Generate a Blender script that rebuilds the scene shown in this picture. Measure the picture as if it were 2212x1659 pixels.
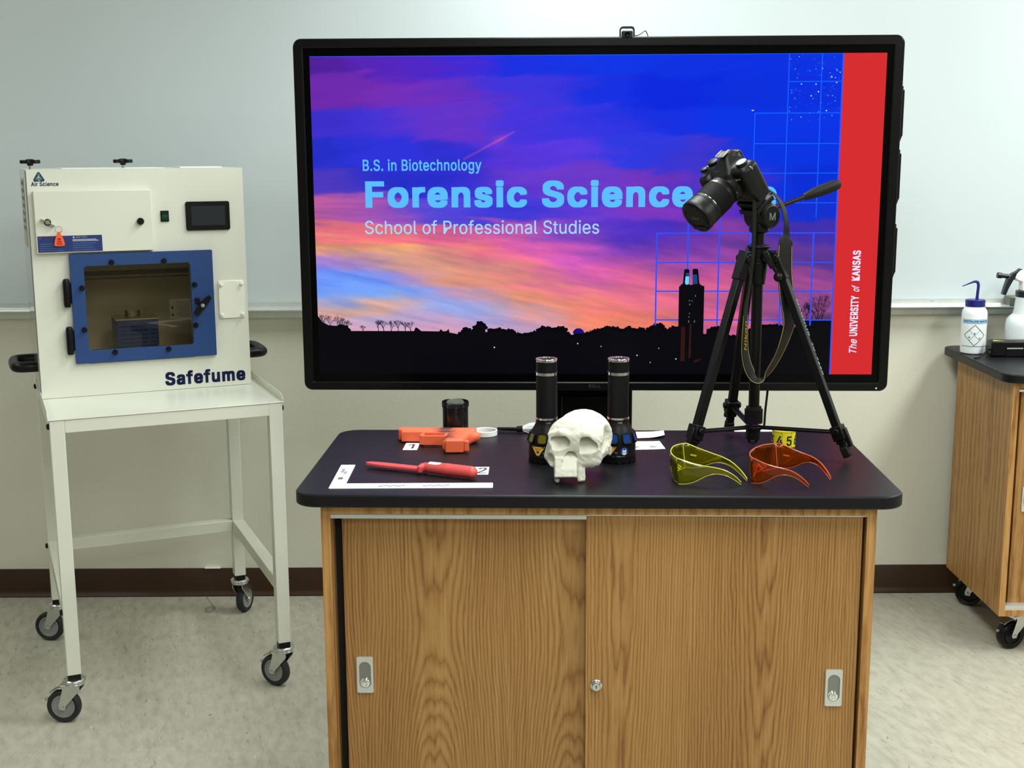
import bpy, bmesh, math, random
import numpy as np
from mathutils import Matrix, Vector

for o in list(bpy.data.objects):
    bpy.data.objects.remove(o, do_unlink=True)
SC = bpy.context.scene
COL = SC.collection
R = math.radians
PI = math.pi
random.seed(4)
rng = np.random.default_rng(7)

# ---------------------------------------------------------------- camera
CAM_PITCH, CAM_ROLL = 0.1796, -0.005
fw = Vector((0, math.cos(CAM_PITCH), -math.sin(CAM_PITCH)))
up0 = Vector((0, math.sin(CAM_PITCH), math.cos(CAM_PITCH)))
cx = math.cos(CAM_ROLL) * Vector((1, 0, 0)) + math.sin(CAM_ROLL) * up0
cu = -math.sin(CAM_ROLL) * Vector((1, 0, 0)) + math.cos(CAM_ROLL) * up0
cam_data = bpy.data.cameras.new('camera')
cam = bpy.data.objects.new('camera', cam_data)
COL.objects.link(cam)
cam.matrix_world = Matrix(((cx.x, cu.x, -fw.x, 0), (cx.y, cu.y, -fw.y, 0),
                           (cx.z, cu.z, -fw.z, 1.569), (0, 0, 0, 1)))
cam_data.sensor_fit = 'HORIZONTAL'
cam_data.sensor_width = 36.0
cam_data.lens = 36.0 * 2750.0 / 2212.0
cam_data.clip_start = 0.05
SC.camera = cam

# ---------------------------------------------------------------- colour management, world
SC.view_settings.view_transform = 'Standard'
SC.view_settings.look = 'None'
SC.view_settings.exposure = 0.0
SC.view_settings.gamma = 1.0
SC.view_settings.use_curve_mapping = False
W = bpy.data.worlds.new('world')
SC.world = W
W.use_nodes = True
W.node_tree.nodes['Background'].inputs[0].default_value = (0.9, 1.0, 0.95, 1)
W.node_tree.nodes['Background'].inputs[1].default_value = 0.02

# ---------------------------------------------------------------- the room's fluorescent troffers
LIGHT_COL = (0.95, 1.0, 0.96)
for ly, py_ in ((3.32, 0.95), (1.55, 0.88), (-0.6, 0.75), (-2.8, 0.3)):
    for lx, px_ in ((-2.75, 0.36), (0.25, 1.0), (2.5, 1.40)):
        ld = bpy.data.lights.new('ceiling_troffer_lamp', 'AREA')
        ld.shape = 'RECTANGLE'
        ld.size, ld.size_y = 0.6, 1.2
        ld.energy = 43.0 * py_ * px_
        ld.color = LIGHT_COL
        lo = bpy.data.objects.new('ceiling_troffer_lamp', ld)
        COL.objects.link(lo)
        lo.location = (lx, ly, 2.73)


# ================================================================ helpers
def lin(c):
    c = c / 255.0
    return c / 12.92 if c <= 0.04045 else ((c + 0.055) / 1.055) ** 2.4


def rgb(r, g, b):
    return (lin(r), lin(g), lin(b), 1.0)


def new_mat(name):
    m = bpy.data.materials.new(name)
    m.use_nodes = True
    nt = m.node_tree
    return m, nt, nt.nodes['Principled BSDF']


def pm(name, col, rough=0.5, metal=0.0, spec=0.5, bump=0.0, bscale=200.0, var=0.0, vscale=12.0, coat=0.0):
    """procedural principled material: colour with a noise variation and a noise bump"""
    m, nt, b = new_mat(name)
    b.inputs['Base Color'].default_value = col
    b.inputs['Roughness'].default_value = rough
    b.inputs['Metallic'].default_value = metal
    b.inputs['Specular IOR Level'].default_value = spec
    b.inputs['Coat Weight'].default_value = coat
    tc = nt.nodes.new('ShaderNodeTexCoord')
    if var > 0:
        n = nt.nodes.new('ShaderNodeTexNoise')
        n.inputs['Scale'].default_value = vscale
        n.inputs['Detail'].default_value = 4
        nt.links.new(tc.outputs['Object'], n.inputs['Vector'])
        mx = nt.nodes.new('ShaderNodeMix')
        mx.data_type = 'RGBA'
        k0, k1 = 1 - var, 1 + var
        mx.inputs[6].default_value = (col[0] * k0, col[1] * k0, col[2] * k0, 1)
        mx.inputs[7].default_value = (min(col[0] * k1, 1), min(col[1] * k1, 1), min(col[2] * k1, 1), 1)
        nt.links.new(n.outputs['Fac'], mx.inputs[0])
        nt.links.new(mx.outputs[2], b.inputs['Base Color'])
    if bump > 0:
        n = nt.nodes.new('ShaderNodeTexNoise')
        n.inputs['Scale'].default_value = bscale
        n.inputs['Detail'].default_value = 3
        nt.links.new(tc.outputs['Object'], n.inputs['Vector'])
        bp = nt.nodes.new('ShaderNodeBump')
        bp.inputs['Strength'].default_value = bump
        bp.inputs['Distance'].default_value = 0.002
        nt.links.new(n.outputs['Fac'], bp.inputs['Height'])
        nt.links.new(bp.outputs[0], b.inputs['Normal'])
    return m


def em(name, col, s=1.0):
    """a lit pixel area of a screen"""
    m, nt, b = new_mat(name)
    b.inputs['Base Color'].default_value = (0.001, 0.001, 0.0012, 1)
    b.inputs['Roughness'].default_value = 0.25
    b.inputs['Specular IOR Level'].default_value = 0.08
    b.inputs['Emission Color'].default_value = col
    b.inputs['Emission Strength'].default_value = s
    return m


def tinted(name, col, rough=0.03, gloss=1.0, body=0.0, bodycol=None):
    """clear coloured plastic or glass sheet: tinted see-through + fresnel gloss (+ a little body colour)"""
    m, nt, b = new_mat(name)
    out = nt.nodes['Material Output']
    tr = nt.nodes.new('ShaderNodeBsdfTransparent')
    tr.inputs[0].default_value = col
    gl = nt.nodes.new('ShaderNodeBsdfGlossy')
    gl.inputs['Roughness'].default_value = rough
    gl.inputs['Color'].default_value = (gloss, gloss, gloss, 1)
    fr = nt.nodes.new('ShaderNodeFresnel')
    fr.inputs[0].default_value = 1.49
    mx = nt.nodes.new('ShaderNodeMixShader')
    nt.links.new(fr.outputs[0], mx.inputs[0])
    src = tr.outputs[0]
    if body > 0:
        df = nt.nodes.new('ShaderNodeBsdfDiffuse')
        df.inputs[0].default_value = bodycol or col
        tl = nt.nodes.new('ShaderNodeBsdfTranslucent')
        tl.inputs[0].default_value = bodycol or col
        ad = nt.nodes.new('ShaderNodeMixShader')
        ad.inputs[0].default_value = 0.5
        nt.links.new(df.outputs[0], ad.inputs[1])
        nt.links.new(tl.outputs[0], ad.inputs[2])
        m2 = nt.nodes.new('ShaderNodeMixShader')
        m2.inputs[0].default_value = body
        nt.links.new(tr.outputs[0], m2.inputs[1])
        nt.links.new(ad.outputs[0], m2.inputs[2])
        src = m2.outputs[0]
    nt.links.new(src, mx.inputs[1])
    nt.links.new(gl.outputs[0], mx.inputs[2])
    nt.links.new(mx.outputs[0], out.inputs['Surface'])
    return m


def frame(z, hint=Vector((0, 0, 1))):
    """3x3 with third column along z"""
    z = Vector(z).normalized()
    h = Vector(hint)
    if abs(z.dot(h.normalized())) > 0.98:
        h = Vector((1, 0, 0))
    x = h.cross(z).normalized()
    y = z.cross(x)
    return Matrix((x, y, z)).transposed()


def T(x, y, z):
    return Matrix.Translation((x, y, z))


def RZ(a):
    return Matrix.Rotation(a, 4, 'Z')


# outlines of the sans lettering used on the signs and screens: character, advance, contours (x,y per 1000 em)
GLYPHS = {}
for _row in r"""
% 676 175,283 155,284 137,289 121,297 107,308 95,320 86,335 80,351 76,369 75,388 75,412 76,431 80,448 87,464 96,479 107,492 121,503 137,511 155,515 175,517 196,515 214,511 230,503 244,492 255,479 264,464 270,448 274,431 276,412 276,388 274,369 270,351 264,335 255,320 244,308 230,297 214,289 196,284;175,327 191,329 203,335 212,346 218,358 222,372 223,388 223,412 222,428 219,441 213,454 204,464 191,470 175,473 160,470 148,464 138,454 132,441 128,428 127,412 127,388 128,372 132,358 138,346 147,335 160,329;501,-10 481,-8 462,-3 446,5 432,15 421,28 412,43 406,59 402,77 400,95 400,120 402,138 406,156 412,172 421,187 433,200 447,210 463,218 481,223 501,225 522,223 540,218 556,210 570,200 581,187 590,172 596,156 600,138 601,120 601,95 600,77 596,59 589,43 580,28 569,15 555,5 540,-3 521,-8;501,35 517,37 529,43 538,53 544,66 548,80 549,95 549,120 548,135 544,149 538,162 529,172 517,178 501,180 486,178 473,172 464,162 458,149 454,135 453,120 453,95 454,80 458,66 464,53 473,43 485,37;132,0 482,509 540,509 191,0
- 453 337,244 337,188 114,188 114,244
. 188 95,-4 83,-3 73,1 63,9 55,18 51,29 50,41 51,53 55,64 63,73 73,81 83,85 95,87 107,85 118,81 128,73 135,64 140,53 141,41 140,29 135,18 128,9 118,1 107,-3
0 453 227,-7 191,-3 158,7 130,24 105,48 85,77 69,113 57,155 50,202 48,254 50,306 57,353 69,395 85,431 106,461 130,484 159,502 191,512 227,516 262,512 295,502 323,484 348,461 368,431 384,395 396,353 403,306 405,254 403,202 396,155 384,113 368,77 348,48 323,24 295,7 263,-3;227,50 250,52 271,60 290,74 306,92 320,116 330,144 338,176 342,213 344,254 342,295 338,332 330,365 320,393 306,416 290,435 271,449 250,457 227,460 203,457 182,449 163,435 147,416 134,393 123,365 115,332 111,295 109,254 111,213 115,176 123,144 134,116 147,92 163,74 182,60 203,52
1 453 76,0 76,55 391,55 391,0;276,509 276,0 212,0 212,448 209,448 86,358 86,427 198,509
2 453 64,0 64,47 234,229 282,282 294,298 303,312 311,327 316,341 319,356 320,371 319,389 315,405 308,419 298,431 287,441 273,449 258,455 241,458 224,460 205,458 188,454 172,447 159,438 148,427 139,413 132,398 128,381 127,362 66,362 68,391 75,418 86,442 102,464 121,482 143,496 168,507 196,513 225,516 254,513 281,507 306,497 328,482 346,465 361,445 372,423 379,398 381,372 380,354 377,336 371,318 363,299 351,280 336,259 267,180 153,60 153,57 389,57 389,0
3 453 218,-7 188,-5 159,1 133,10 108,22 88,38 70,57 57,79 48,104 44,132 109,132 112,115 118,100 126,87 137,76 150,66 165,59 182,54 200,51 219,50 239,51 258,55 275,61 291,69 304,80 315,93 323,108 328,125 329,145 328,163 323,180 316,196 306,211 292,223 275,234 254,241 229,246 201,248 157,248 157,299 288,448 288,452 70,452 70,509 372,509 372,461 211,278 211,289 247,290 279,286 308,276 333,262 354,244 371,222 383,198 391,173 393,145 390,116 383,90 370,66 354,45 333,27 309,12 281,2 251,-5
4 453 40,105 40,158 247,509 311,509 109,166 109,163 413,163 413,105;282,0 282,121 282,146 282,318 343,318 343,0
5 453 221,-7 192,-5 165,1 140,11 118,25 99,41 83,60 71,82 63,105 60,130 122,130 125,115 130,102 138,89 148,78 160,68 173,60 188,54 204,51 221,50 241,51 259,56 276,64 291,75 304,89 314,104 322,122 326,141 328,162 326,183 321,203 314,221 303,237 290,251 275,262 257,270 238,275 218,277 201,276 184,273 167,268 152,262 139,255 128,246 67,253 96,509 366,509 366,452 151,452 134,301 136,301 148,311 162,318 178,325 194,330 212,333 229,334 252,332 274,328 294,321 313,311 330,299 345,285 358,269 370,251 379,231 386,210 390,187 391,163 388,132 381,102 369,76 352,52 332,32 309,15 282,3 253,-4
6 453 226,-7 196,-4 168,3 142,15 119,31 100,51 84,74 73,101 66,130 64,162 65,187 71,212 80,239 93,268 112,302 137,340 252,509 322,509 151,261 145,261 151,270 157,279 165,288 174,295 184,302 196,307 208,311 221,313 235,314 265,312 291,305 316,295 337,280 355,262 370,240 380,215 387,187 389,157 387,127 379,98 368,73 352,50 333,30 310,14 284,3 257,-4;226,48 245,50 263,55 279,63 293,73 304,86 314,101 322,119 326,137 327,157 326,178 322,196 314,213 304,228 293,241 279,251 263,259 245,264 226,265 207,264 190,259 174,252 160,241 148,229 138,214 131,197 126,179 125,158 126,138 131,119 138,102 148,86 160,73 174,63 190,55 207,50
7 453 97,0 323,448 323,452 62,452 62,509 391,509 391,449 165,0
A 480 16,0 201,509 276,509 463,0 395,0 287,302 264,372 232,478 245,478 213,371 191,302 85,0;110,142 110,199 370,199 370,142
B 456 60,0 60,509 241,509 274,507 304,501 329,491 350,477 367,461 381,442 390,421 396,398 398,374 397,353 393,336 387,320 378,307 368,295 356,286 343,278 329,272 315,267 315,262 331,260 347,254 363,245 378,234 391,220 402,203 411,184 416,161 418,136 416,111 410,88 400,67 386,48 368,31 344,18 317,8 284,2 247,0;125,57 245,57 281,60 309,67 330,80 344,96 353,115 355,137 354,153 350,169 342,184 333,197 320,209 306,218 289,225 269,229 248,231 125,231;125,285 238,285 256,287 273,290 288,296 302,304 314,314 323,326 330,340 335,355 336,372 333,393 326,412 313,429 294,442 270,449 240,452 125,452
C 510 267,-7 225,-3 186,7 150,25 119,49 92,79 70,115 53,157 44,203 40,254 44,305 53,352 70,393 92,429 119,459 150,484 186,501 225,512 267,516 293,514 317,511 340,504 362,496 383,485 402,471 419,456 435,438 448,418 459,397 467,373 473,348 408,348 404,365 397,380 389,395 380,407 369,418 357,428 344,437 330,444 315,449 300,453 284,455 267,456 237,453 209,445 184,432 161,414 141,391 125,364 113,332 106,295 103,254 106,213 113,177 125,145 141,117 161,94 184,76 210,63 237,56 267,53 284,54 300,56 315,60 330,65 344,72 357,81 369,90 380,102 389,114 397,128 404,144 408,160 473,160 467,135 459,112 448,91 435,71 420,53 402,38 383,24 363,13 341,5 317,-2 293,-6
D 502 219,0 96,0 96,57 215,57 254,60 288,68 318,81 343,99 363,122 379,149 390,181 397,216 399,255 397,294 390,329 379,361 364,388 344,410 320,428 291,441 258,449 221,452 93,452 93,509 225,509 273,505 315,495 353,478 385,455 412,426 433,391 449,351 458,306 462,255 458,205 449,159 433,119 411,83 384,54 351,31 312,14 268,3;125,509 125,0 60,0 60,509
E 419 60,0 60,509 372,509 372,452 125,452 125,286 355,286 355,229 125,229 125,57 375,57 375,0
F 410 60,0 60,509 369,509 369,452 125,452 125,278 346,278 346,221 125,221 125,0
G 520 269,-7 225,-3 185,7 149,25 118,49 91,79 69,116 53,157 43,203 40,254 43,305 53,352 69,393 91,429 117,459 149,484 184,501 223,512 265,516 291,514 316,510 340,504 363,494 384,483 403,469 421,453 436,436 449,416 460,395 468,373 474,349 408,349 402,365 395,379 387,393 378,406 368,417 356,427 344,436 330,443 315,448 300,453 283,455 265,456 236,453 209,445 183,432 160,414 141,392 125,364 113,332 106,295 103,254 106,213 113,177 125,145 141,117 161,95 184,76 210,63 238,56 269,53 296,55 322,61 345,71 365,85 382,102 396,123 407,147 413,173 415,202 434,199 283,199 283,256 478,256 478,200 475,160 466,124 451,91 431,62 406,38 377,19 344,5 308,-4
H 517 60,0 60,509 125,509 125,289 392,289 392,509 457,509 457,0 392,0 392,232 125,232 125,0
I 301 31,0 31,57 118,57 118,452 31,452 31,509 269,509 269,452 183,452 183,57 269,57 269,0
K 467 104,145 104,216 139,261 174,303 212,344 364,509 448,509 231,276 228,276;60,0 60,509 125,509 125,334 124,225 125,193 125,0;372,0 188,259 228,309 449,0
L 393 60,0 60,509 125,509 125,57 361,57 361,0
M 628 60,0 60,509 152,509 277,187 287,159 299,123 311,84 322,49 307,49 318,83 330,121 342,158 352,187 476,509 568,509 568,0 504,0 504,291 504,327 505,369 506,413 507,457 513,457 498,409 482,363 467,322 456,291 342,0 286,0 170,291 159,321 145,361 129,408 112,457 119,457 120,416 121,372 122,328 122,291 122,0
N 524 60,0 60,509 136,509 343,183 363,151 388,107 414,55 405,54 401,108 399,157 399,195 399,509 463,509 463,0 387,0 202,290 177,331 148,381 108,452 119,454 122,384 124,328 125,291 125,0
O 533 267,-7 225,-3 186,7 150,25 119,49 92,79 70,115 53,157 44,203 40,254 44,305 53,352 70,393 92,429 119,459 150,484 186,501 225,512 267,516 309,512 348,501 384,484 415,459 442,429 464,393 480,352 490,305 493,254 490,203 480,157 464,115 442,79 415,49 384,25 348,7 309,-3;267,53 296,55 324,63 349,76 372,94 392,116 408,144 420,176 428,213 430,254 428,295 420,332 408,365 392,392 372,415 349,433 324,446 296,453 267,456 237,453 210,445 184,433 161,415 142,392 125,364 113,332 106,295 103,254 106,213 113,176 125,144 142,117 161,94 184,76 210,63 237,55
P 445 60,0 60,509 235,509 272,506 305,499 332,487 356,471 375,452 390,430 400,404 407,377 409,348 407,318 400,291 390,265 375,243 356,223 332,207 305,195 272,188 235,186 109,186 109,242 233,242 257,244 279,248 297,256 312,266 324,279 333,294 339,310 343,328 344,348 343,367 339,385 333,402 324,416 312,428 297,439 279,446 257,451 232,452 125,452 125,0
R 449 60,0 60,509 236,509 273,506 305,500 333,489 356,473 376,455 390,433 401,408 407,381 409,352 407,323 401,296 390,271 376,250 356,232 333,217 305,206 273,200 236,198 96,198 96,255 234,255 258,256 280,260 298,267 313,276 325,287 334,300 340,316 344,333 345,352 344,371 340,389 334,405 325,419 313,430 298,440 279,446 258,451 233,452 125,452 125,0;353,0 230,229 303,229 428,0
S 447 224,-9 188,-7 156,-1 128,9 102,23 81,40 64,60 51,83 42,109 38,137 104,137 108,118 114,102 123,88 136,76 150,66 166,59 185,53 204,50 224,49 246,50 267,54 286,60 303,69 317,79 329,92 338,106 344,122 346,139 344,154 340,168 332,179 322,189 310,197 296,205 245,222 184,239 145,253 112,269 86,289 67,313 56,341 52,372 54,400 62,425 75,448 92,468 113,484 138,498 165,508 195,514 227,516 259,514 289,508 316,498 340,484 360,468 377,449 390,427 398,403 401,378 337,378 332,402 320,421 302,437 280,449 254,456 225,459 204,457 185,454 167,448 152,440 139,430 129,418 121,405 117,391 115,376 117,359 122,345 131,334 142,324 155,315 169,308 212,293 264,279 312,264 328,256 344,248 359,238 372,226 384,213 395,198 402,180 407,161 408,139 406,112 399,87 386,64 370,43 349,25 323,11 294,0 261,-7
T 449 32,452 32,509 417,509 417,452 257,452 257,0 193,0 193,452
U 517 259,-8 220,-6 186,2 154,15 126,33 103,55 85,80 71,108 63,140 60,173 60,509 124,509 124,178 126,155 132,133 141,113 153,95 169,80 187,68 208,59 232,53 259,52 285,53 309,59 331,68 349,80 364,95 377,113 385,133 391,155 393,178 393,509 457,509 457,173 454,140 446,108 433,80 414,55 391,33 363,15 332,2 297,-6
V 480 204,0 16,509 84,509 192,206 215,137 248,31 235,31 267,138 290,206 395,509 463,509 278,0
W 686 155,0 16,509 82,509 163,196 175,145 187,94 197,40 189,40 200,94 211,145 224,196 306,509 380,509 462,196 474,145 486,94 497,40 488,40 499,94 510,145 523,196 603,509 670,509 530,0 455,0 368,323 351,391 336,475 350,475 335,395 318,323 230,0
Y 472 203,0 203,208 16,509 91,509 192,344 222,292 250,230 224,230 251,293 280,344 381,509 455,509 268,208 268,0
a 389 160,-9 137,-7 115,-3 94,5 76,15 60,29 48,45 38,63 32,84 30,108 32,128 36,146 43,161 53,174 64,184 78,193 92,200 108,206 125,211 178,220 234,227 247,229 257,231 265,235 271,240 274,246 276,255 276,257 275,272 272,285 267,297 260,307 251,315 240,322 227,327 212,330 196,331 178,330 163,327 149,322 137,316 127,309 118,301 110,292 104,283 100,274 41,291 51,313 64,331 79,346 95,358 114,368 133,375 153,380 173,383 194,384 239,379 255,375 271,369 286,360 300,350 312,336 322,320 330,301 335,278 337,251 337,0 277,0 277,52 272,52 252,25 242,16 229,8 215,1 199,-4 181,-7;170,45 192,47 211,51 228,59 242,68 254,80 263,93 270,108 274,122 276,138 276,190 259,182 231,176 200,171 175,168 134,159 122,153 112,147 103,139 97,130 93,118 92,105 93,93 96,82 102,72 109,64 119,57 130,52 142,48 156,46
c 396 207,-8 174,-5 144,3 117,16 93,35 72,58 56,85 44,116 37,150 34,187 37,225 44,260 56,291 72,318 93,341 117,360 144,374 174,382 207,384 226,384 243,381 260,377 276,371 291,364 305,356 318,346 330,335 340,322 349,308 356,293 362,277 303,262 290,289 270,311 242,325 207,330 184,328 163,321 145,310 130,296 118,278 108,258 102,236 98,212 96,187 98,163 102,139 108,117 118,97 130,80 145,66 163,55 184,49 207,46 243,52 271,66 292,89 304,117 363,102 357,86 350,70 341,56 331,43 319,32 306,21 292,12 277,5 261,-1 244,-5 226,-7
d 424 195,-8 165,-6 137,3 111,16 89,34 70,57 55,84 43,116 36,151 34,189 36,227 43,261 55,293 70,320 89,342 112,361 137,374 165,382 196,384 218,383 237,379 253,373 267,364 278,355 287,346 306,319 311,319 311,509 372,509 372,0 313,0 313,59 307,59 287,31 277,21 266,12 252,4 236,-3 217,-7;205,47 226,49 246,55 263,65 278,78 290,95 299,115 306,138 310,162 312,189 310,216 306,241 300,263 290,282 278,299 263,312 246,322 227,328 205,330 182,328 162,322 145,311 130,298 118,281 108,261 102,239 98,215 96,189 98,163 102,139 109,117 118,97 130,80 145,66 162,55 182,49
e 404 212,-8 177,-5 145,3 117,16 92,35 72,58 56,85 44,116 37,150 34,187 36,224 44,258 55,290 71,317 91,340 115,359 142,373 172,382 205,384 226,383 246,380 266,374 285,366 303,355 319,341 334,324 347,305 357,282 365,256 370,227 371,194 371,169 75,169 75,221 338,221 310,202 308,226 304,248 298,269 288,286 277,301 263,314 246,323 227,328 205,330 183,328 164,323 146,313 131,301 119,286 109,270 102,251 97,231 96,211 96,178 98,151 102,127 110,106 121,88 135,73 151,61 169,53 190,48 212,46 227,47 241,49 254,53 265,58 276,65 285,73 294,82 300,93 306,105 365,91 358,72 348,55 335,39 320,26 302,14 283,4 261,-3 237,-7
f 254 228,379 228,327 6,327 6,379;81,0 81,432 82,452 87,470 96,486 107,499 120,510 135,519 152,525 169,529 187,530 222,527 243,521 227,468 215,472 195,474 178,472 164,468 154,460 147,449 143,435 142,419 142,0
g 425 207,-151 180,-149 156,-146 134,-140 114,-132 97,-122 82,-110 70,-97 59,-84 51,-69 101,-41 122,-66 131,-74 142,-82 154,-88 169,-93 187,-96 207,-97 236,-95 261,-87 282,-75 298,-58 308,-34 311,-6 311,68 306,68 287,41 277,32 266,23 252,16 236,10 217,6 195,5 165,7 138,14 113,27 90,43 71,65 55,90 43,120 36,154 34,191 36,229 43,263 55,293 71,320 90,342 112,361 138,374 166,382 196,384 218,383 237,379 253,373 267,365 279,356 288,346 308,319 313,319 313,379 372,379 372,-9 370,-40 363,-67 350,-90 334,-109 314,-124 291,-136 265,-144 237,-149;205,59 227,61 246,66 264,75 278,87 290,103 300,121 307,142 311,166 312,193 311,219 307,242 300,264 291,283 279,299 264,312 247,322 227,328 205,330 182,328 163,322 145,312 130,298 118,282 109,262 102,241 98,218 96,193 98,167 102,144 109,123 118,104 131,88 145,76 163,66 183,61
h 410 114,227 114,0 53,0 53,509 114,509 114,287 102,287 116,319 132,344 152,362 175,374 200,382 227,384 252,383 275,377 295,369 313,356 328,340 341,321 350,298 355,271 357,240 357,0 296,0 296,235 293,263 286,286 273,304 256,318 235,326 210,329 192,328 176,324 161,317 147,308 136,297 126,283 119,266 115,248
i 167 53,0 53,379 114,379 114,0;84,443 73,444 63,448 54,455 47,463 43,472 41,483 43,494 47,504 54,512 63,518 73,522 84,524 95,522 105,518 114,512 121,504 125,494 126,483 125,472 121,463 114,455 105,448 95,444
k 381 110,137 110,212 121,212 284,379 360,379 184,199 177,199;53,0 53,509 114,509 114,0;294,0 148,186 191,229 372,0
l 189 139,-2 112,0 91,8 74,20 62,37 55,59 53,84 53,509 114,509 114,99 114,83 117,71 120,62 126,57 135,53 146,52 160,53 170,54 181,3 162,-1
m 610 53,0 53,379 112,379 112,295 108,295 114,314 122,331 132,346 144,358 158,368 172,376 187,382 203,385 219,386 245,383 268,375 287,361 303,342 314,320 321,295 312,295 318,312 326,329 337,343 350,356 364,366 381,375 398,381 417,385 437,386 458,385 478,380 497,372 514,361 529,346 541,328 550,307 555,283 557,255 557,0 496,0 496,254 493,279 485,298 473,313 456,323 438,329 419,330 402,329 387,326 374,320 363,312 353,302 345,290 340,277 336,263 335,247 335,0 274,0 274,260 272,280 265,297 253,311 238,322 220,328 199,330 185,329 171,326 158,320 145,312 135,302 126,289 119,274 115,257 114,238 114,0
n 410 114,227 114,0 53,0 53,379 112,379 112,287 102,287 116,319 132,344 152,362 175,374 200,382 227,384 252,383 275,377 295,369 313,356 328,340 341,321 350,298 355,271 357,240 357,0 296,0 296,235 293,263 286,286 273,304 256,318 235,326 210,329 192,328 176,324 161,317 147,308 136,297 126,283 119,266 115,248
o 415 207,-8 174,-5 144,3 117,16 93,35 72,58 56,85 44,116 37,150 34,187 37,225 44,260 56,291 72,318 93,341 117,360 144,374 174,382 207,384 241,382 271,374 299,360 323,341 343,318 359,291 371,260 379,225 381,187 379,150 371,116 359,85 343,58 323,35 299,16 271,3 241,-5;207,46 231,49 252,55 270,66 285,80 298,97 307,117 314,139 318,163 319,187 318,212 314,236 307,258 298,278 285,296 270,310 252,321 231,328 207,330 184,328 163,321 145,310 130,296 118,278 108,258 102,236 98,212 96,187 98,163 102,139 108,117 118,97 130,80 145,66 163,55 184,49
r 259 53,0 53,379 112,379 112,321 115,321 124,339 137,354 152,367 171,377 191,383 213,385 229,384 243,384 243,322 230,324 207,326 190,324 174,321 159,315 146,306 135,296 126,284 119,269 115,254 114,237 114,0
s 365 182,-8 157,-7 133,-3 112,3 93,12 76,24 62,38 50,54 41,73 36,94 94,107 101,87 111,72 124,60 141,52 160,47 181,45 206,47 227,53 244,62 258,74 265,88 268,103 266,115 262,126 254,136 243,144 229,150 212,155 149,170 118,180 92,192 72,208 58,227 50,249 47,274 49,295 55,314 65,332 79,347 95,360 115,370 137,378 161,383 187,384 212,383 234,379 254,372 271,363 286,352 299,339 309,324 318,308 324,290 268,277 262,291 254,304 243,316 228,325 210,331 187,333 166,331 147,326 131,317 119,305 111,292 109,277 110,264 115,253 124,243 136,235 152,229 172,223 229,209 261,200 287,187 306,171 320,153 328,131 331,107 329,85 323,65 312,47 298,31 281,18 260,6 236,-2 210,-7
t 227 204,379 204,327 6,327 6,379;65,471 126,471 126,98 127,83 130,70 136,61 144,55 156,51 170,50 185,51 202,54 213,2 192,-3 168,-4 138,-1 113,7 92,21 77,41 68,64 65,93
u 410 182,-5 158,-3 135,2 115,11 97,23 82,39 69,59 60,82 54,109 53,139 53,379 114,379 114,144 116,117 124,94 137,75 154,61 175,53 200,50 218,51 234,55 249,62 263,71 274,83 283,97 290,113 295,132 296,153 296,379 357,379 357,0 298,0 298,92 307,92 294,60 277,35 257,17 234,5 209,-3
y 389 47,-139 61,-86 71,-87 83,-89 94,-90 104,-89 113,-86 122,-81 130,-74 138,-64 145,-51 151,-36 163,-1 17,379 84,379 165,155 187,87 206,21 184,21 202,87 224,155 305,379 371,379 204,-58 196,-77 187,-93 177,-107 165,-119 153,-128 139,-136 125,-141 109,-144 91,-145 65,-143
""".strip().split('\n'):
    _c, _a, _o = _row.split(' ', 2)
    GLYPHS[_c] = (int(_a), [[tuple(int(t) / 1000 for t in p.split(',')) for p in c.split()] for c in _o.split(';')])
_gm, _txt = {}, {}


def glyph_mesh(ch):
    """filled flat mesh of one character"""
    if ch not in _gm:
        c = bpy.data.curves.new('t', 'CURVE')
        c.dimensions = '2D'
        c.fill_mode = 'BOTH'
        for con in GLYPHS[ch][1]:
            sp = c.splines.new('POLY')
            sp.points.add(len(con) - 1)
            for p, q in zip(sp.points, con):
                p.co = (q[0], q[1], 0, 1)
            sp.use_cyclic_u = True
        o = bpy.data.objects.new('t', c)
        COL.objects.link(o)
        dg = bpy.context.evaluated_depsgraph_get()
        dg.update()
        me = bpy.data.meshes.new_from_object(o.evaluated_get(dg))
        _gm[ch] = (np.array([tuple(p.co) for p in me.vertices]), [tuple(p.vertices) for p in me.polygons])
        bpy.data.objects.remove(o, do_unlink=True)
        bpy.data.meshes.remove(me)
        bpy.data.curves.remove(c)
    return _gm[ch]


def text_geo(s, bold=0.0, shear=0.0, spacing=1.0):
    """flat lettering; bold thickens the strokes by laying shifted copies over each other"""
    key = (s, bold, shear, spacing)
    if key not in _txt:
        sh = [(0, 0)] + ([(bold * a, bold * 0.75 * b) for a in (-1, -0.5, 0, 0.5, 1) for b in (-1, -0.5, 0, 0.5, 1) if max(abs(a), abs(b)) == 1] if bold > 0 else [])
        V_, F_, x, n = [], [], 0.0, 0
        for ch in s:
            if ch == ' ':
                x += 0.20 + bold
                continue
            gv, gf = glyph_mesh(ch)
            for dx, dy in sh:
                V_.append(gv + np.array([x + dx, dy, 0]))
                F_ += [tuple(n + i for i in q) for q in gf]
                n += len(gv)
            x += (GLYPHS[ch][0] / 1000 + 1.7 * bold) * spacing
        v = np.concatenate(V_)
        v[:, 0] += shear * v[:, 1]
        _txt[key] = (v, F_)
    return _txt[key]


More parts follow.
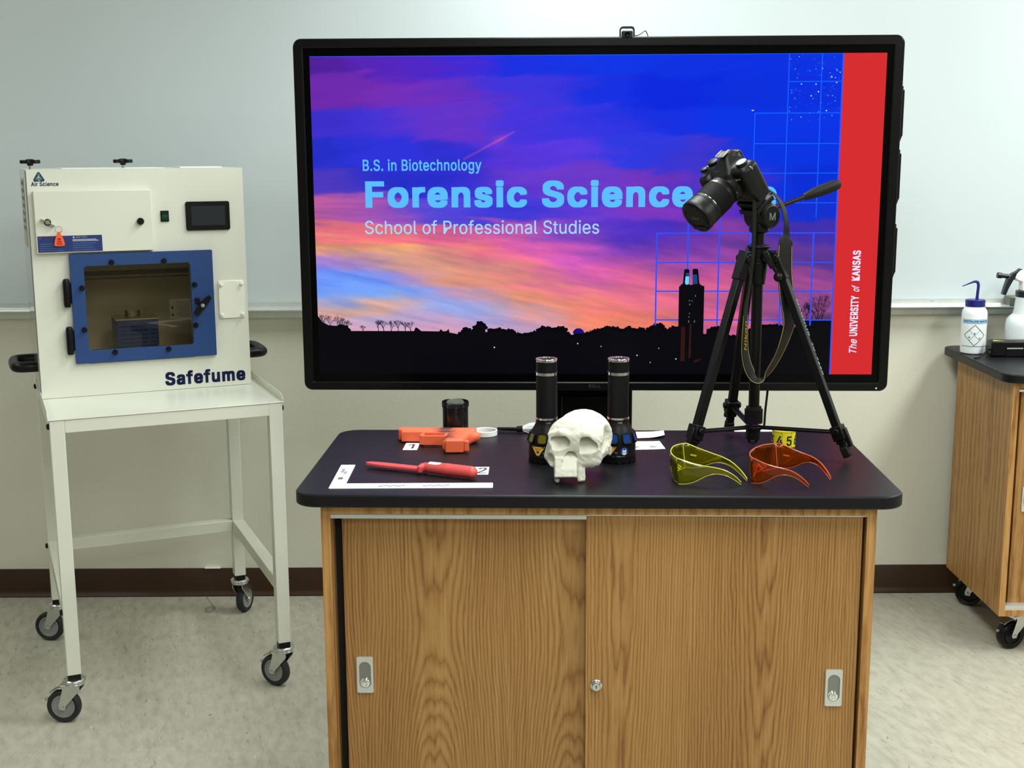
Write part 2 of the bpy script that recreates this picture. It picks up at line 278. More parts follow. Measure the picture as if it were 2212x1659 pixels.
class MB:
    """collects solids into ONE mesh"""

    def __init__(s):
        s.v, s.f, s.m, s.M = [], [], [], Matrix.Identity(4)
        s.k = 0

    def add(s, vs, fs, M=None):
        n = len(s.v)
        A = s.M if M is None else s.M @ M
        s.v += [tuple(A @ Vector(p)) for p in vs]
        for q in fs:
            s.f.append(tuple(n + i for i in q))
            s.m.append(s.k)
        return s

    def mat(s, k):
        s.k = k
        return s

    def box(s, x0, x1, y0, y1, z0, z1, M=None):
        v = [(x, y, z) for x in (x0, x1) for y in (y0, y1) for z in (z0, z1)]
        f = [(0, 1, 3, 2), (4, 6, 7, 5), (0, 4, 5, 1), (2, 3, 7, 6), (0, 2, 6, 4), (1, 5, 7, 3)]
        return s.add(v, f, M)

    def lathe(s, prof, M=None, seg=32, a0=0.0, a1=2 * PI, caps=True):
        """prof: (r, z) bottom to top, about local z"""
        full = abs(a1 - a0) > 2 * PI - 1e-6
        n = seg if full else seg + 1
        v, f = [], []
        for r, z in prof:
            for i in range(n):
                a = a0 + (a1 - a0) * i / seg
                v.append((r * math.cos(a), r * math.sin(a), z))
        for j in range(len(prof) - 1):
            for i in range(seg):
                i2 = (i + 1) % n
                f.append((j * n + i, j * n + i2, (j + 1) * n + i2, (j + 1) * n + i))
        if full and caps:
            if prof[0][0] > 1e-6:
                f.append(tuple(range(n))[::-1])
            if prof[-1][0] > 1e-6:
                f.append(tuple((len(prof) - 1) * n + i for i in range(n)))
        return s.add(v, f, M)

    def cyl(s, p0, p1, r0, r1=None, seg=20, hint=(0, 0, 1)):
        p0, p1 = Vector(p0), Vector(p1)
        d = p1 - p0
        M = Matrix.Translation(p0) @ frame(d, hint).to_4x4()
        return s.lathe([(r0, 0), (r0 if r1 is None else r1, d.length)], M, seg)

    def bar(s, p0, p1, w, h, hint=(0, 0, 1), w1=None, h1=None):
        """rectangular bar from p0 to p1"""
        p0, p1 = Vector(p0), Vector(p1)
        d = p1 - p0
        M = Matrix.Translation(p0) @ frame(d, hint).to_4x4()
        w1 = w if w1 is None else w1
        h1 = h if h1 is None else h1
        v = [(sx * a / 2, sy * b / 2, z) for (a, b, z) in ((w, h, 0), (w1, h1, d.length))
             for sx, sy in ((-1, -1), (1, -1), (1, 1), (-1, 1))]
        f = [(3, 2, 1, 0), (4, 5, 6, 7)] + [(i, (i + 1) % 4, 4 + (i + 1) % 4, 4 + i) for i in range(4)]
        return s.add(v, f, M)

    def tube(s, pts, r, seg=10, closed=False, rr=None):
        P = [Vector(p) for p in pts]
        n = len(P)
        v, f = [], []
        nrm = None
        for i, p in enumerate(P):
            if closed:
                t = (P[(i + 1) % n] - P[i - 1]).normalized()
            else:
                t = (P[min(i + 1, n - 1)] - P[max(i - 1, 0)]).normalized()
            if nrm is None:
                nrm = frame(t).col[0].copy()
            nrm = (nrm - t * nrm.dot(t)).normalized()
            b = t.cross(nrm)
            rad = rr[i] if rr else r
            for k in range(seg):
                a = 2 * PI * k / seg
                v.append(tuple(p + nrm * (rad * math.cos(a)) + b * (rad * math.sin(a))))
        for i in range(n if closed else n - 1):
            j = (i + 1) % n
            for k in range(seg):
                k2 = (k + 1) % seg
                f.append((i * seg + k, i * seg + k2, j * seg + k2, j * seg + k))
        if not closed:
            f.append(tuple(range(seg))[::-1])
            f.append(tuple((n - 1) * seg + k for k in range(seg)))
        return s.add(v, f)

    def prism(s, poly, z0, z1, M=None):
        """poly counter-clockwise in local xy, extruded z0..z1"""
        n = len(poly)
        v = [(x, y, z0) for x, y in poly] + [(x, y, z1) for x, y in poly]
        f = [tuple(range(n))[::-1], tuple(range(n, 2 * n))]
        f += [(i, (i + 1) % n, n + (i + 1) % n, n + i) for i in range(n)]
        return s.add(v, f, M)

    def ring(s, outer, inner, z0, z1, M=None):
        """prism between two loops of equal length"""
        n = len(outer)
        v = [(x, y, z) for z in (z0, z1) for L in (outer, inner) for x, y in L]
        f = []
        for i in range(n):
            j = (i + 1) % n
            f += [(i, j, 2 * n + j, 2 * n + i), (n + j, n + i, 3 * n + i, 3 * n + j),
                  (2 * n + i, 2 * n + j, 3 * n + j, 3 * n + i), (j, i, n + i, n + j)]
        return s.add(v, f, M)

    def flat(s, poly, M=None, z=0.0):
        return s.add([(x, y, z) for x, y in poly], [tuple(range(len(poly)))], M)

    def text(s, body, M, w=None, h=None, bold=0.0, shear=0.0, spacing=1.0, align='L', capref=None):
        """flat lettering in local xy of M; w = width, h = capital height"""
        v, f = text_geo(body, bold, shear, spacing)
        if not len(v):
            return s
        rv, _ = text_geo(capref or 'E', bold, 0, 1)
        ch = rv[:, 1].max() - rv[:, 1].min()
        x0, x1 = v[:, 0].min(), v[:, 0].max()
        sy = h / ch if h else w / (x1 - x0)
        sx = w / (x1 - x0) if w else sy
        off = {'L': 0, 'C': -(x1 - x0) * sx / 2, 'R': -(x1 - x0) * sx}[align]
        base = rv[:, 1].min()
        return s.add([((p[0] - x0) * sx + off, (p[1] - base) * sy, 0) for p in v], f, M)

    def build(s, name, mats, parent=None, bevel=0.0, seg=2, angle=35, world=False, smooth=True):
        me = bpy.data.meshes.new(name)
        vs = s.v
        if world and parent is not None:
            I = parent.matrix_basis.inverted()
            if parent.parent:
                I = (parent.parent.matrix_basis @ parent.matrix_basis).inverted()
            vs = [tuple(I @ Vector(p)) for p in vs]
        me.from_pydata(vs, [], s.f)
        if not isinstance(mats, (list, tuple)):
            mats = [mats]
        for m in mats:
            me.materials.append(m)
        me.polygons.foreach_set('material_index', s.m)
        me.update()
        if smooth:
            me.shade_smooth()
            me.set_sharp_from_angle(angle=R(angle))
        o = bpy.data.objects.new(name, me)
        COL.objects.link(o)
        if parent is not None:
            o.parent = parent
        if bevel > 0:
            b = o.modifiers.new('bevel', 'BEVEL')
            b.width = bevel
            b.segments = seg
            b.limit_method = 'ANGLE'
            b.angle_limit = R(40)
            b.harden_normals = False
        return o


def surfnet(f, lo, hi, n):
    """naive surface nets of a signed distance field f(x,y,z arrays)"""
    lo, hi = np.array(lo, float), np.array(hi, float)
    h = (hi - lo).max() / n
    dims = np.ceil((hi - lo) / h).astype(int) + 1
    ax = [lo[i] + h * np.arange(dims[i]) for i in range(3)]
    V = f(*np.meshgrid(*ax, indexing='ij'))
    S = V < 0
    c = np.zeros(dims - 1, int)
    for i in (0, 1):
        for j in (0, 1):
            for k in (0, 1):
                c += S[i:dims[0] - 1 + i, j:dims[1] - 1 + j, k:dims[2] - 1 + k]
    mask = (c > 0) & (c < 8)
    idx = -np.ones(dims - 1, int)
    cells = np.argwhere(mask)
    idx[mask] = np.arange(len(cells))
    acc = np.zeros((len(cells), 3))
    cnt = np.zeros(len(cells))
    cor = [(i, j, k) for i in (0, 1) for j in (0, 1) for k in (0, 1)]
    for a in cor:
        for d in range(3):
            if a[d] == 0:
                b = list(a)
                b[d] = 1
                va = V[tuple((cells + a).T)]
                vb = V[tuple((cells + b).T)]
                cr = (va < 0) != (vb < 0)
                t = np.where(cr, va / np.where(cr, va - vb, 1), 0)
                p = cells + np.array(a, float)
                p[:, d] += t
                acc += np.where(cr[:, None], p, 0)
                cnt += cr
    P = lo + h * acc / cnt[:, None]
    quads = []
    for d in range(3):
        sl0 = [slice(None)] * 3
        sl1 = [slice(None)] * 3
        sl0[d] = slice(0, -1)
        sl1[d] = slice(1, None)
        A, B = S[tuple(sl0)], S[tuple(sl1)]
        e = np.argwhere(A != B)
        u, w = (d + 1) % 3, (d + 2) % 3
        ok = (e[:, u] > 0) & (e[:, w] > 0) & (e[:, u] < dims[u] - 1) & (e[:, w] < dims[w] - 1)
        e = e[ok]
        ins = A[tuple(e.T)]
        q = []
        for du, dw in ((-1, -1), (0, -1), (0, 0), (-1, 0)):
            cc = e.copy()
            cc[:, u] += du
            cc[:, w] += dw
            q.append(idx[tuple(cc.T)])
        q = np.stack(q, 1)
        q[~ins] = q[~ins][:, ::-1]
        quads.append(q)
    Q = np.concatenate(quads)
    return P, [tuple(int(i) for i in r) for r in Q if min(r) >= 0]


def smin(a, b, k):
    h = np.clip(0.5 + 0.5 * (b - a) / k, 0, 1)
    return b * (1 - h) + a * h - k * h * (1 - h)


def smax(a, b, k):
    return -smin(-a, -b, k)


def s_ell(c, r):
    def g(x, y, z):
        k0 = np.sqrt(((x - c[0]) / r[0]) ** 2 + ((y - c[1]) / r[1]) ** 2 + ((z - c[2]) / r[2]) ** 2)
        k1 = np.sqrt(((x - c[0]) / r[0] ** 2) ** 2 + ((y - c[1]) / r[1] ** 2) ** 2 + ((z - c[2]) / r[2] ** 2) ** 2)
        return k0 * (k0 - 1) / np.maximum(k1, 1e-9)
    return g


def s_box(c, b, r, rot=None):
    def g(x, y, z):
        X, Y, Z = x - c[0], y - c[1], z - c[2]
        if rot is not None:
            X, Y, Z = (rot[0][0] * X + rot[1][0] * Y + rot[2][0] * Z, rot[0][1] * X + rot[1][1] * Y + rot[2][1] * Z,
                       rot[0][2] * X + rot[1][2] * Y + rot[2][2] * Z)
        qx, qy, qz = np.abs(X) - b[0] + r, np.abs(Y) - b[1] + r, np.abs(Z) - b[2] + r
        o = np.sqrt(np.maximum(qx, 0) ** 2 + np.maximum(qy, 0) ** 2 + np.maximum(qz, 0) ** 2)
        return o + np.minimum(np.maximum(qx, np.maximum(qy, qz)), 0) - r
    return g


def s_cap(a, b, ra, rb=None):
    rb = ra if rb is None else rb

    def g(x, y, z):
        d = [b[i] - a[i] for i in range(3)]
        L = sum(t * t for t in d)
        t = np.clip(((x - a[0]) * d[0] + (y - a[1]) * d[1] + (z - a[2]) * d[2]) / L, 0, 1)
        return np.sqrt((x - a[0] - t * d[0]) ** 2 + (y - a[1] - t * d[1]) ** 2 + (z - a[2] - t * d[2]) ** 2) - (ra + (rb - ra) * t)
    return g


def rrect(x0, x1, y0, y1, r, n=6):
    """rounded rectangle, counter-clockwise"""
    p = []
    for cx_, cy_, a in ((x1 - r, y0 + r, -90), (x1 - r, y1 - r, 0), (x0 + r, y1 - r, 90), (x0 + r, y0 + r, 180)):
        for i in range(n + 1):
            t = R(a + 90 * i / n)
            p.append((cx_ + r * math.cos(t), cy_ + r * math.sin(t)))
    return p


def circ(r, n=24, x=0, y=0):
    return [(x + r * math.cos(2 * PI * i / n), y + r * math.sin(2 * PI * i / n)) for i in range(n)]


def spline(pts, n=8, closed=False):
    """Catmull-Rom through points of any dimension"""
    P = [np.array(p, float) for p in pts]
    N = len(P)
    out = []
    for i in range(N if closed else N - 1):
        p1, p2 = P[i], P[(i + 1) % N]
        p0 = P[i - 1] if (closed or i > 0) else 2 * p1 - p2
        p3 = P[(i + 2) % N] if (closed or i + 2 < N) else 2 * p2 - p1
        for k in range(n):
            t = k / n
            out.append(tuple(0.5 * (2 * p1 + (p2 - p0) * t + (2 * p0 - 5 * p1 + 4 * p2 - p3) * t * t + (3 * p1 - p0 - 3 * p2 + p3) * t ** 3)))
    if not closed:
        out.append(tuple(P[-1]))
    return out


def tag(o, label, cat, group=None):
    o['label'] = label
    o['category'] = cat
    if group:
        o['group'] = group
    return o


def thing(name, label, cat, loc=(0, 0, 0), rz=0.0, group=None, mat3=None):
    o = bpy.data.objects.new(name, None)
    COL.objects.link(o)
    o.empty_display_size = 0.05
    if mat3 is not None:
        o.matrix_basis = Matrix.Translation(loc) @ mat3.to_4x4()
    else:
        o.location = loc
        o.rotation_euler = (0, 0, rz)
        o.matrix_basis = Matrix.Translation(loc) @ RZ(rz)
    return tag(o, label, cat, group)


def struct(o):
    o['kind'] = 'structure'
    return o


def copy_tree(o, parent=None):
    c = o.copy()
    COL.objects.link(c)
    if parent is not None:
        c.parent = parent
    for ch in list(o.children):
        copy_tree(ch, c)
    return c


# front face frame: local x right, local y up (world z), normal towards -y of the thing
FRONT = Matrix(((1, 0, 0, 0), (0, 0, -1, 0), (0, 1, 0, 0), (0, 0, 0, 1)))


def front(x, y, z):
    """frame on a face looking to -y at (x, y, z): local xy = (x, z), local z = -y"""
    return T(x, y, z) @ FRONT


# ================================================================ shared materials
def wood_mat(name, seed, tone=1.0, lines=170.0):
    m, nt, b = new_mat(name)
    N, L = nt.nodes, nt.links
    tc = N.new('ShaderNodeTexCoord')

    def noise(scale, detail, off=0.0, dist=0.0):
        mp = N.new('ShaderNodeMapping')
        mp.inputs['Scale'].default_value = scale
        mp.inputs['Location'].default_value = (seed * 1.7 + off, seed * 0.9, seed * 2.3 - off)
        L.new(tc.outputs['Object'], mp.inputs[0])
        n = N.new('ShaderNodeTexNoise')
        n.inputs['Scale'].default_value = 1.0
        n.inputs['Detail'].default_value = detail
        n.inputs['Roughness'].default_value = 0.45
        n.inputs['Distortion'].default_value = dist
        L.new(mp.outputs[0], n.inputs['Vector'])
        return n.outputs['Fac']

    def math_(op, a, b_=None, c=None):
        n = N.new('ShaderNodeMath')
        n.operation = op
        for i, q in enumerate((a, b_, c)):
            if q is None:
                continue
            if isinstance(q, (int, float)):
                n.inputs[i].default_value = q
            else:
                L.new(q, n.inputs[i])
        return n.outputs[0]
    sp = N.new('ShaderNodeSeparateXYZ')
    L.new(tc.outputs['Object'], sp.inputs[0])
    across = math_('ADD', sp.outputs[0], sp.outputs[1])
    jit = noise((7, 7, 0.8), 2, 3.0)
    jit2 = noise((70, 70, 12), 2, 21.0)
    X = math_('ADD', across, math_('MULTIPLY_ADD', jit, 0.030, seed * 0.37))
    u = math_('PINGPONG', X, 0.145)
    u = math_('ADD', u, -0.010)
    d = math_('MULTIPLY', math_('SUBTRACT', noise((1.2, 1.2, 0.85), 1.5, 31.0), 0.42), 0.24)
    rad = math_('SQRT', math_('ADD', math_('MULTIPLY', u, u), math_('MULTIPLY', d, d)))
    f = math_('MULTIPLY_ADD', rad, lines, math_('MULTIPLY', jit2, 1.1))
    fr = math_('FRACT', f)
    ramp = N.new('ShaderNodeValToRGB')
    r = ramp.color_ramp
    r.elements[0].position = 0.0
    r.elements[0].color = (0.05, 0.05, 0.05, 1)
    r.elements[1].position = 1.0
    r.elements[1].color = (0.1, 0.1, 0.1, 1)
    for p, c in ((0.14, 0.6), (0.38, 1.0), (0.60, 0.95), (0.84, 0.5)):
        e = r.elements.new(p)
        e.color = (c, c, c, 1)
    L.new(fr, ramp.inputs[0])
    fib = noise((900, 900, 16), 2, 5.0)
    fib2 = noise((260, 260, 3.2), 3, 9.0)
    band = noise((7, 7, 0.7), 2, 13.0)
    v = math_('MULTIPLY_ADD', ramp.outputs[0], 0.34, math_('MULTIPLY_ADD', fib, 0.28, math_('MULTIPLY', fib2, 0.50)))
    v = math_('MULTIPLY_ADD', band, 0.34, math_('ADD', v, -0.14))
    cr = N.new('ShaderNodeValToRGB')
    q = cr.color_ramp
    t = tone
    q.elements[0].position = 0.26
    q.elements[0].color = (0.172 * t, 0.068 * t, 0.017 * t, 1)
    q.elements[1].position = 0.95
    q.elements[1].color = (0.60 * t, 0.345 * t, 0.125 * t, 1)
    e = q.elements.new(0.50)
    e.color = (0.35 * t, 0.163 * t, 0.045 * t, 1)
    e = q.elements.new(0.70)
    e.color = (0.475 * t, 0.246 * t, 0.078 * t, 1)
    L.new(v, cr.inputs[0])
    L.new(cr.outputs[0], b.inputs['Base Color'])
    b.inputs['Roughness'].default_value = 0.42
    b.inputs['Specular IOR Level'].default_value = 0.35
    return m


M_white = pm('white_powder_coat', rgb(220, 221, 208), 0.32, bump=0.03, bscale=350)
M_black = pm('black_plastic', (0.003, 0.003, 0.0034, 1), 0.36, spec=0.25, var=0.1)
M_matte = pm('matte_black_rubber', (0.0035, 0.0035, 0.0038, 1), 0.62, spec=0.2, bump=0.05, bscale=500)
M_satin = pm('satin_black_metal', (0.003, 0.003, 0.0034, 1), 0.33, spec=0.22)
M_zinc = pm('zinc_plated_steel', (0.62, 0.64, 0.62, 1), 0.24, 1.0, var=0.12, vscale=60)
M_chrome = pm('chrome', (0.80, 0.80, 0.80, 1), 0.10, 1.0)
M_alu = pm('brushed_aluminium', (0.66, 0.68, 0.66, 1), 0.40, 0.65, var=0.06, vscale=30)
M_tyre = pm('dark_grey_tyre', (0.022, 0.022, 0.023, 1), 0.55, spec=0.3, bump=0.03)
M_hub = pm('grey_wheel_hub', rgb(140, 143, 140), 0.4)
M_paper = pm('white_paper', rgb(238, 240, 240), 0.6)
M_ink = pm('dark_ink', rgb(38, 24, 48), 0.6)
M_oak = wood_mat('oak_veneer', 3.1, 0.74)
M_oak2 = wood_mat('oak_veneer_right_door', 8.4, 0.77)
M_oak_side = wood_mat('oak_side_panel', 5.7, 0.78, 34.0)
M_oak_edge = wood_mat('oak_edge_band', 1.3, 0.94, 40.0)
M_void = pm('interior_shade', (0.006, 0.005, 0.004, 1), 0.8)  # near-black colour stands in for shade inside the case and openings

# ================================================================ the room
XL, XR, YB, YF, ZC = -4.2, 4.2, 4.395, -4.2, 2.78
m_wall, nt, b = new_mat('beige_painted_wall')
b.inputs['Base Color'].default_value = rgb(220, 218, 202)
b.inputs['Roughness'].default_value = 0.55
tc = nt.nodes.new('ShaderNodeTexCoord')
n1 = nt.nodes.new('ShaderNodeTexNoise')
n1.inputs['Scale'].default_value = 90
n1.inputs['Detail'].default_value = 4
nt.links.new(tc.outputs['Object'], n1.inputs['Vector'])
bp = nt.nodes.new('ShaderNodeBump')
bp.inputs['Strength'].default_value = 0.12
bp.inputs['Distance'].default_value = 0.004
nt.links.new(n1.outputs['Fac'], bp.inputs['Height'])
nt.links.new(bp.outputs[0], b.inputs['Normal'])
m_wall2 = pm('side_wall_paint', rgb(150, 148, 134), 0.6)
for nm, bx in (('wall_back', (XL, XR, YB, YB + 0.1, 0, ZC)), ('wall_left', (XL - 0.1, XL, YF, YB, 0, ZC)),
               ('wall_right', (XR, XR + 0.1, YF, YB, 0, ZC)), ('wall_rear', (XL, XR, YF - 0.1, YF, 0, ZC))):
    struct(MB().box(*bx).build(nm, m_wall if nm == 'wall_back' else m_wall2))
struct(MB().box(XL, XR, YF, YB, ZC, ZC + 0.1).build('ceiling', pm('ceiling_tile', rgb(190, 192, 188), 0.8, bump=0.1, bscale=120)))

# vinyl composition tile floor with flecks
m_floor, nt, b = new_mat('vinyl_tile_floor')
N, L = nt.nodes, nt.links
tc = N.new('ShaderNodeTexCoord')


def nmap(scale, rot=0.0, loc=(0, 0, 0)):
    mp = N.new('ShaderNodeMapping')
    if rot:
        mp.vector_type = 'TEXTURE'
        scale = (1 / scale[0], 1 / scale[1], 1)
    mp.inputs['Scale'].default_value = scale
    mp.inputs['Rotation'].default_value = (0, 0, rot)
    mp.inputs['Location'].default_value = loc
    L.new(tc.outputs['Object'], mp.inputs[0])
    return mp.outputs[0]


def nz(vec, sc, det, rough=0.5):
    n = N.new('ShaderNodeTexNoise')
    n.inputs['Scale'].default_value = sc
    n.inputs['Detail'].default_value = det
    n.inputs['Roughness'].default_value = rough
    L.new(vec, n.inputs['Vector'])
    return n.outputs['Fac']


def rampn(src, *st):
    r = N.new('ShaderNodeValToRGB')
    e = r.color_ramp.elements
    e[0].position, e[0].color = st[0]
    e[1].position, e[1].color = st[-1]
    for p, c in st[1:-1]:
        q = e.new(p)
        q.color = c
    L.new(src, r.inputs[0])
    return r.outputs[0]


def mixc(fac, a, b_, mode='MIX'):
    m = N.new('ShaderNodeMix')
    m.data_type = 'RGBA'
    m.blend_type = mode
    for i, q in ((0, fac), (6, a), (7, b_)):
        if isinstance(q, (int, float, tuple)):
            m.inputs[i].default_value = q
        else:
            L.new(q, m.inputs[i])
    return m.outputs[2]


G = lambda g: (g, g, g, 1)
vein = nz(nmap((42, 15, 1), R(16)), 1.0, 5, 0.55)
base = rampn(vein, (0.28, rgb(160, 156, 141)), (0.50, rgb(175, 171, 156)), (0.74, rgb(185, 182, 168)))
fl = nz(nmap((90, 20, 1), R(18), (3, 7, 0)), 1.0, 2, 0.5)
base = mixc(rampn(fl, (0.62, G(0)), (0.74, G(0.75))), base, rgb(144, 133, 117))
fl2 = nz(nmap((80, 24, 1), R(-14), (13, 1, 0)), 1.0, 1, 0.5)
base = mixc(rampn(fl2, (0.735, G(0)), (0.79, G(0.7))), base, rgb(112, 92, 78))
fl3 = nz(nmap((85, 26, 1), R(20), (23, 11, 0)), 1.0, 1, 0.5)
base = mixc(rampn(fl3, (0.745, G(0)), (0.80, G(0.7))), base, rgb(210, 209, 197))
br = N.new('ShaderNodeTexBrick')
br.offset = 0.0
br.inputs['Scale'].default_value = 1.0
br.inputs['Mortar Size'].default_value = 0.0009
br.inputs['Mortar Smooth'].default_value = 0.2
br.inputs['Brick Width'].default_value = 0.305
br.inputs['Row Height'].default_value = 0.305
br.inputs['Color1'].default_value = G(0.98)
br.inputs['Color2'].default_value = G(1.0)
br.inputs['Mortar'].default_value = G(0.80)
L.new(nmap((1, 1, 1), 0, (0.06, 0.185, 0)), br.inputs['Vector'])
base = mixc(1.0, base, br.outputs[0], 'MULTIPLY')
L.new(base, b.inputs['Base Color'])
b.inputs['Roughness'].default_value = 0.42
b.inputs['Specular IOR Level'].default_value = 0.35
struct(MB().box(XL, XR, YF, YB, -0.08, 0).build('floor', m_floor))

M_baseb = pm('brown_rubber_baseboard', rgb(56, 36, 20), 0.42, spec=0.3, var=0.12, vscale=8)
bb = MB()
prof = [(0, 0), (-0.014, 0), (-0.014, 0.004), (-0.007, 0.013), (-0.004, 0.022), (-0.004, 0.100), (-0.002, 0.103), (0, 0.103)]
vv = [(x, YB + a, z) for x in (XL, XR) for a, z in prof]
k = len(prof)
bb.add(vv, [(i, i + 1, k + i + 1, k + i) for i in range(k - 1)])
struct(bb.build('baseboard_back', M_baseb))
# a sliver of peeling caulk on the baseboard top, left of the lab table
tag(MB().box(-1.108, -1.052, YB - 0.008, YB - 0.001, 0.103, 0.107).build('caulk_strip', M_paper),
    'thin white strip on the brown baseboard top behind the cart', 'strip')

# whiteboard with its aluminium tray
wb = thing('whiteboard', 'wide white marker board on the back wall behind everything, with aluminium tray', 'whiteboard', (0, YB, 0))
m_wb = pm('whiteboard_enamel', rgb(198, 207, 210), 0.22, spec=0.35, var=0.02, vscale=3)
MB().box(-3.2, 3.2, -0.016, -0.002, 1.060, 2.30).build('panel', m_wb, wb)
MB().box(-3.22, 3.22, -0.020, -0.002, 2.30, 2.34).build('frame_rail', M_alu, wb)
tr = MB()
tp = [(-0.002, 1.066), (-0.0165, 1.066), (-0.0165, 1.050), (-0.022, 1.047), (-0.062, 1.046), (-0.066, 1.050), (-0.070, 1.050), (-0.072, 1.044),
      (-0.070, 1.040), (-0.030, 1.036), (-0.024, 1.030), (-0.022, 1.014), (-0.019, 1.011), (-0.002, 1.011)]
k = len(tp)
tr.add([(x, a, z) for x in (-3.2, 3.2) for a, z in tp], [(i, i + 1, k + i + 1, k + i) for i in range(k - 1)])
tr.build('marker_tray', M_alu, wb)
for sx in (1.455,):
    for sz, sy in ((1.060, -0.0165), (1.024, -0.0235)):
        MB().lathe([(0.0045, 0), (0.0040, 0.002), (0.0015, 0.003)], front(sx, sy, sz), 12).build('screw', M_zinc, wb)
tb = MB()
tb.box(1.700, 1.735, -0.075, -0.017, 1.046, 1.078)
tb.build('tray_end_bracket', pm('grey_bracket', rgb(120, 120, 110), 0.4, 0.6), wb, bevel=0.004)

# ================================================================ the large display on its rolling stand
dsp = thing('display', 'large black flat panel display showing a sunset title slide behind the lab table', 'display',
            (0.22855, 3.50076, 0), -0.0338)
DM = T(0, 0, 1.39304) @ Matrix.Rotation(0.0095, 4, 'X') @ Matrix.Rotation(0.0011, 4, 'Y')
M_bez = pm('display_bezel', (0.0028, 0.0030, 0.0033, 1), 0.30, spec=0.2)
M_glass_border = pm('display_glass_border', (0.001, 0.001, 0.0012, 1), 0.16, spec=0.1)


def dmb():
    m = MB()
    m.M = DM.copy()
    return m


def swap(poly):           # (u, v) loop -> frame that looks at -y
    return poly


DF = DM @ FRONT           # local xy = (u, v), z = towards the viewer
bz = MB()
bz.M = DF
bz.ring(rrect(-0.8125, 0.8130, -0.479, 0.4785, 0.022, 6), rrect(-0.785, 0.7855, -0.4545, 0.453, 0.002, 6), -0.010, 0.008)
bz.prism(rrect(-0.8125, 0.8130, -0.479, 0.4785, 0.022, 6), -0.052, -0.010)
bz.prism(rrect(-0.55, 0.55, -0.40, 0.40, 0.02, 4), -0.085, -0.052)
bz.build('bezel', M_bez, dsp, bevel=0.004, seg=3)
g = MB()
g.M = DF
g.ring(rrect(-0.786, 0.7865, -0.4555, 0.454, 0.002, 2), rrect(-0.7694, 0.7694, -0.4328, 0.4328, 0.0005, 2), -0.002, 0.001)
g.build('glass_border', M_glass_border, dsp)
tx = MB()
tx.M = DF
tx.text('DELL', T(0.0035, -0.4705, 0.0086), w=0.033, h=0.0095, bold=0.02, align='C')
tx.build('maker_mark', pm('grey_print', rgb(92, 92, 90), 0.4), dsp)
tx = MB()
tx.M = DF
tx.lathe([(0.0022, 0), (0.0016, 0.001)], T(0.7823, -0.4705, 0.0080), 10)
tx.build('power_light', em('power_led', rgb(250, 250, 255), 1.2), dsp)

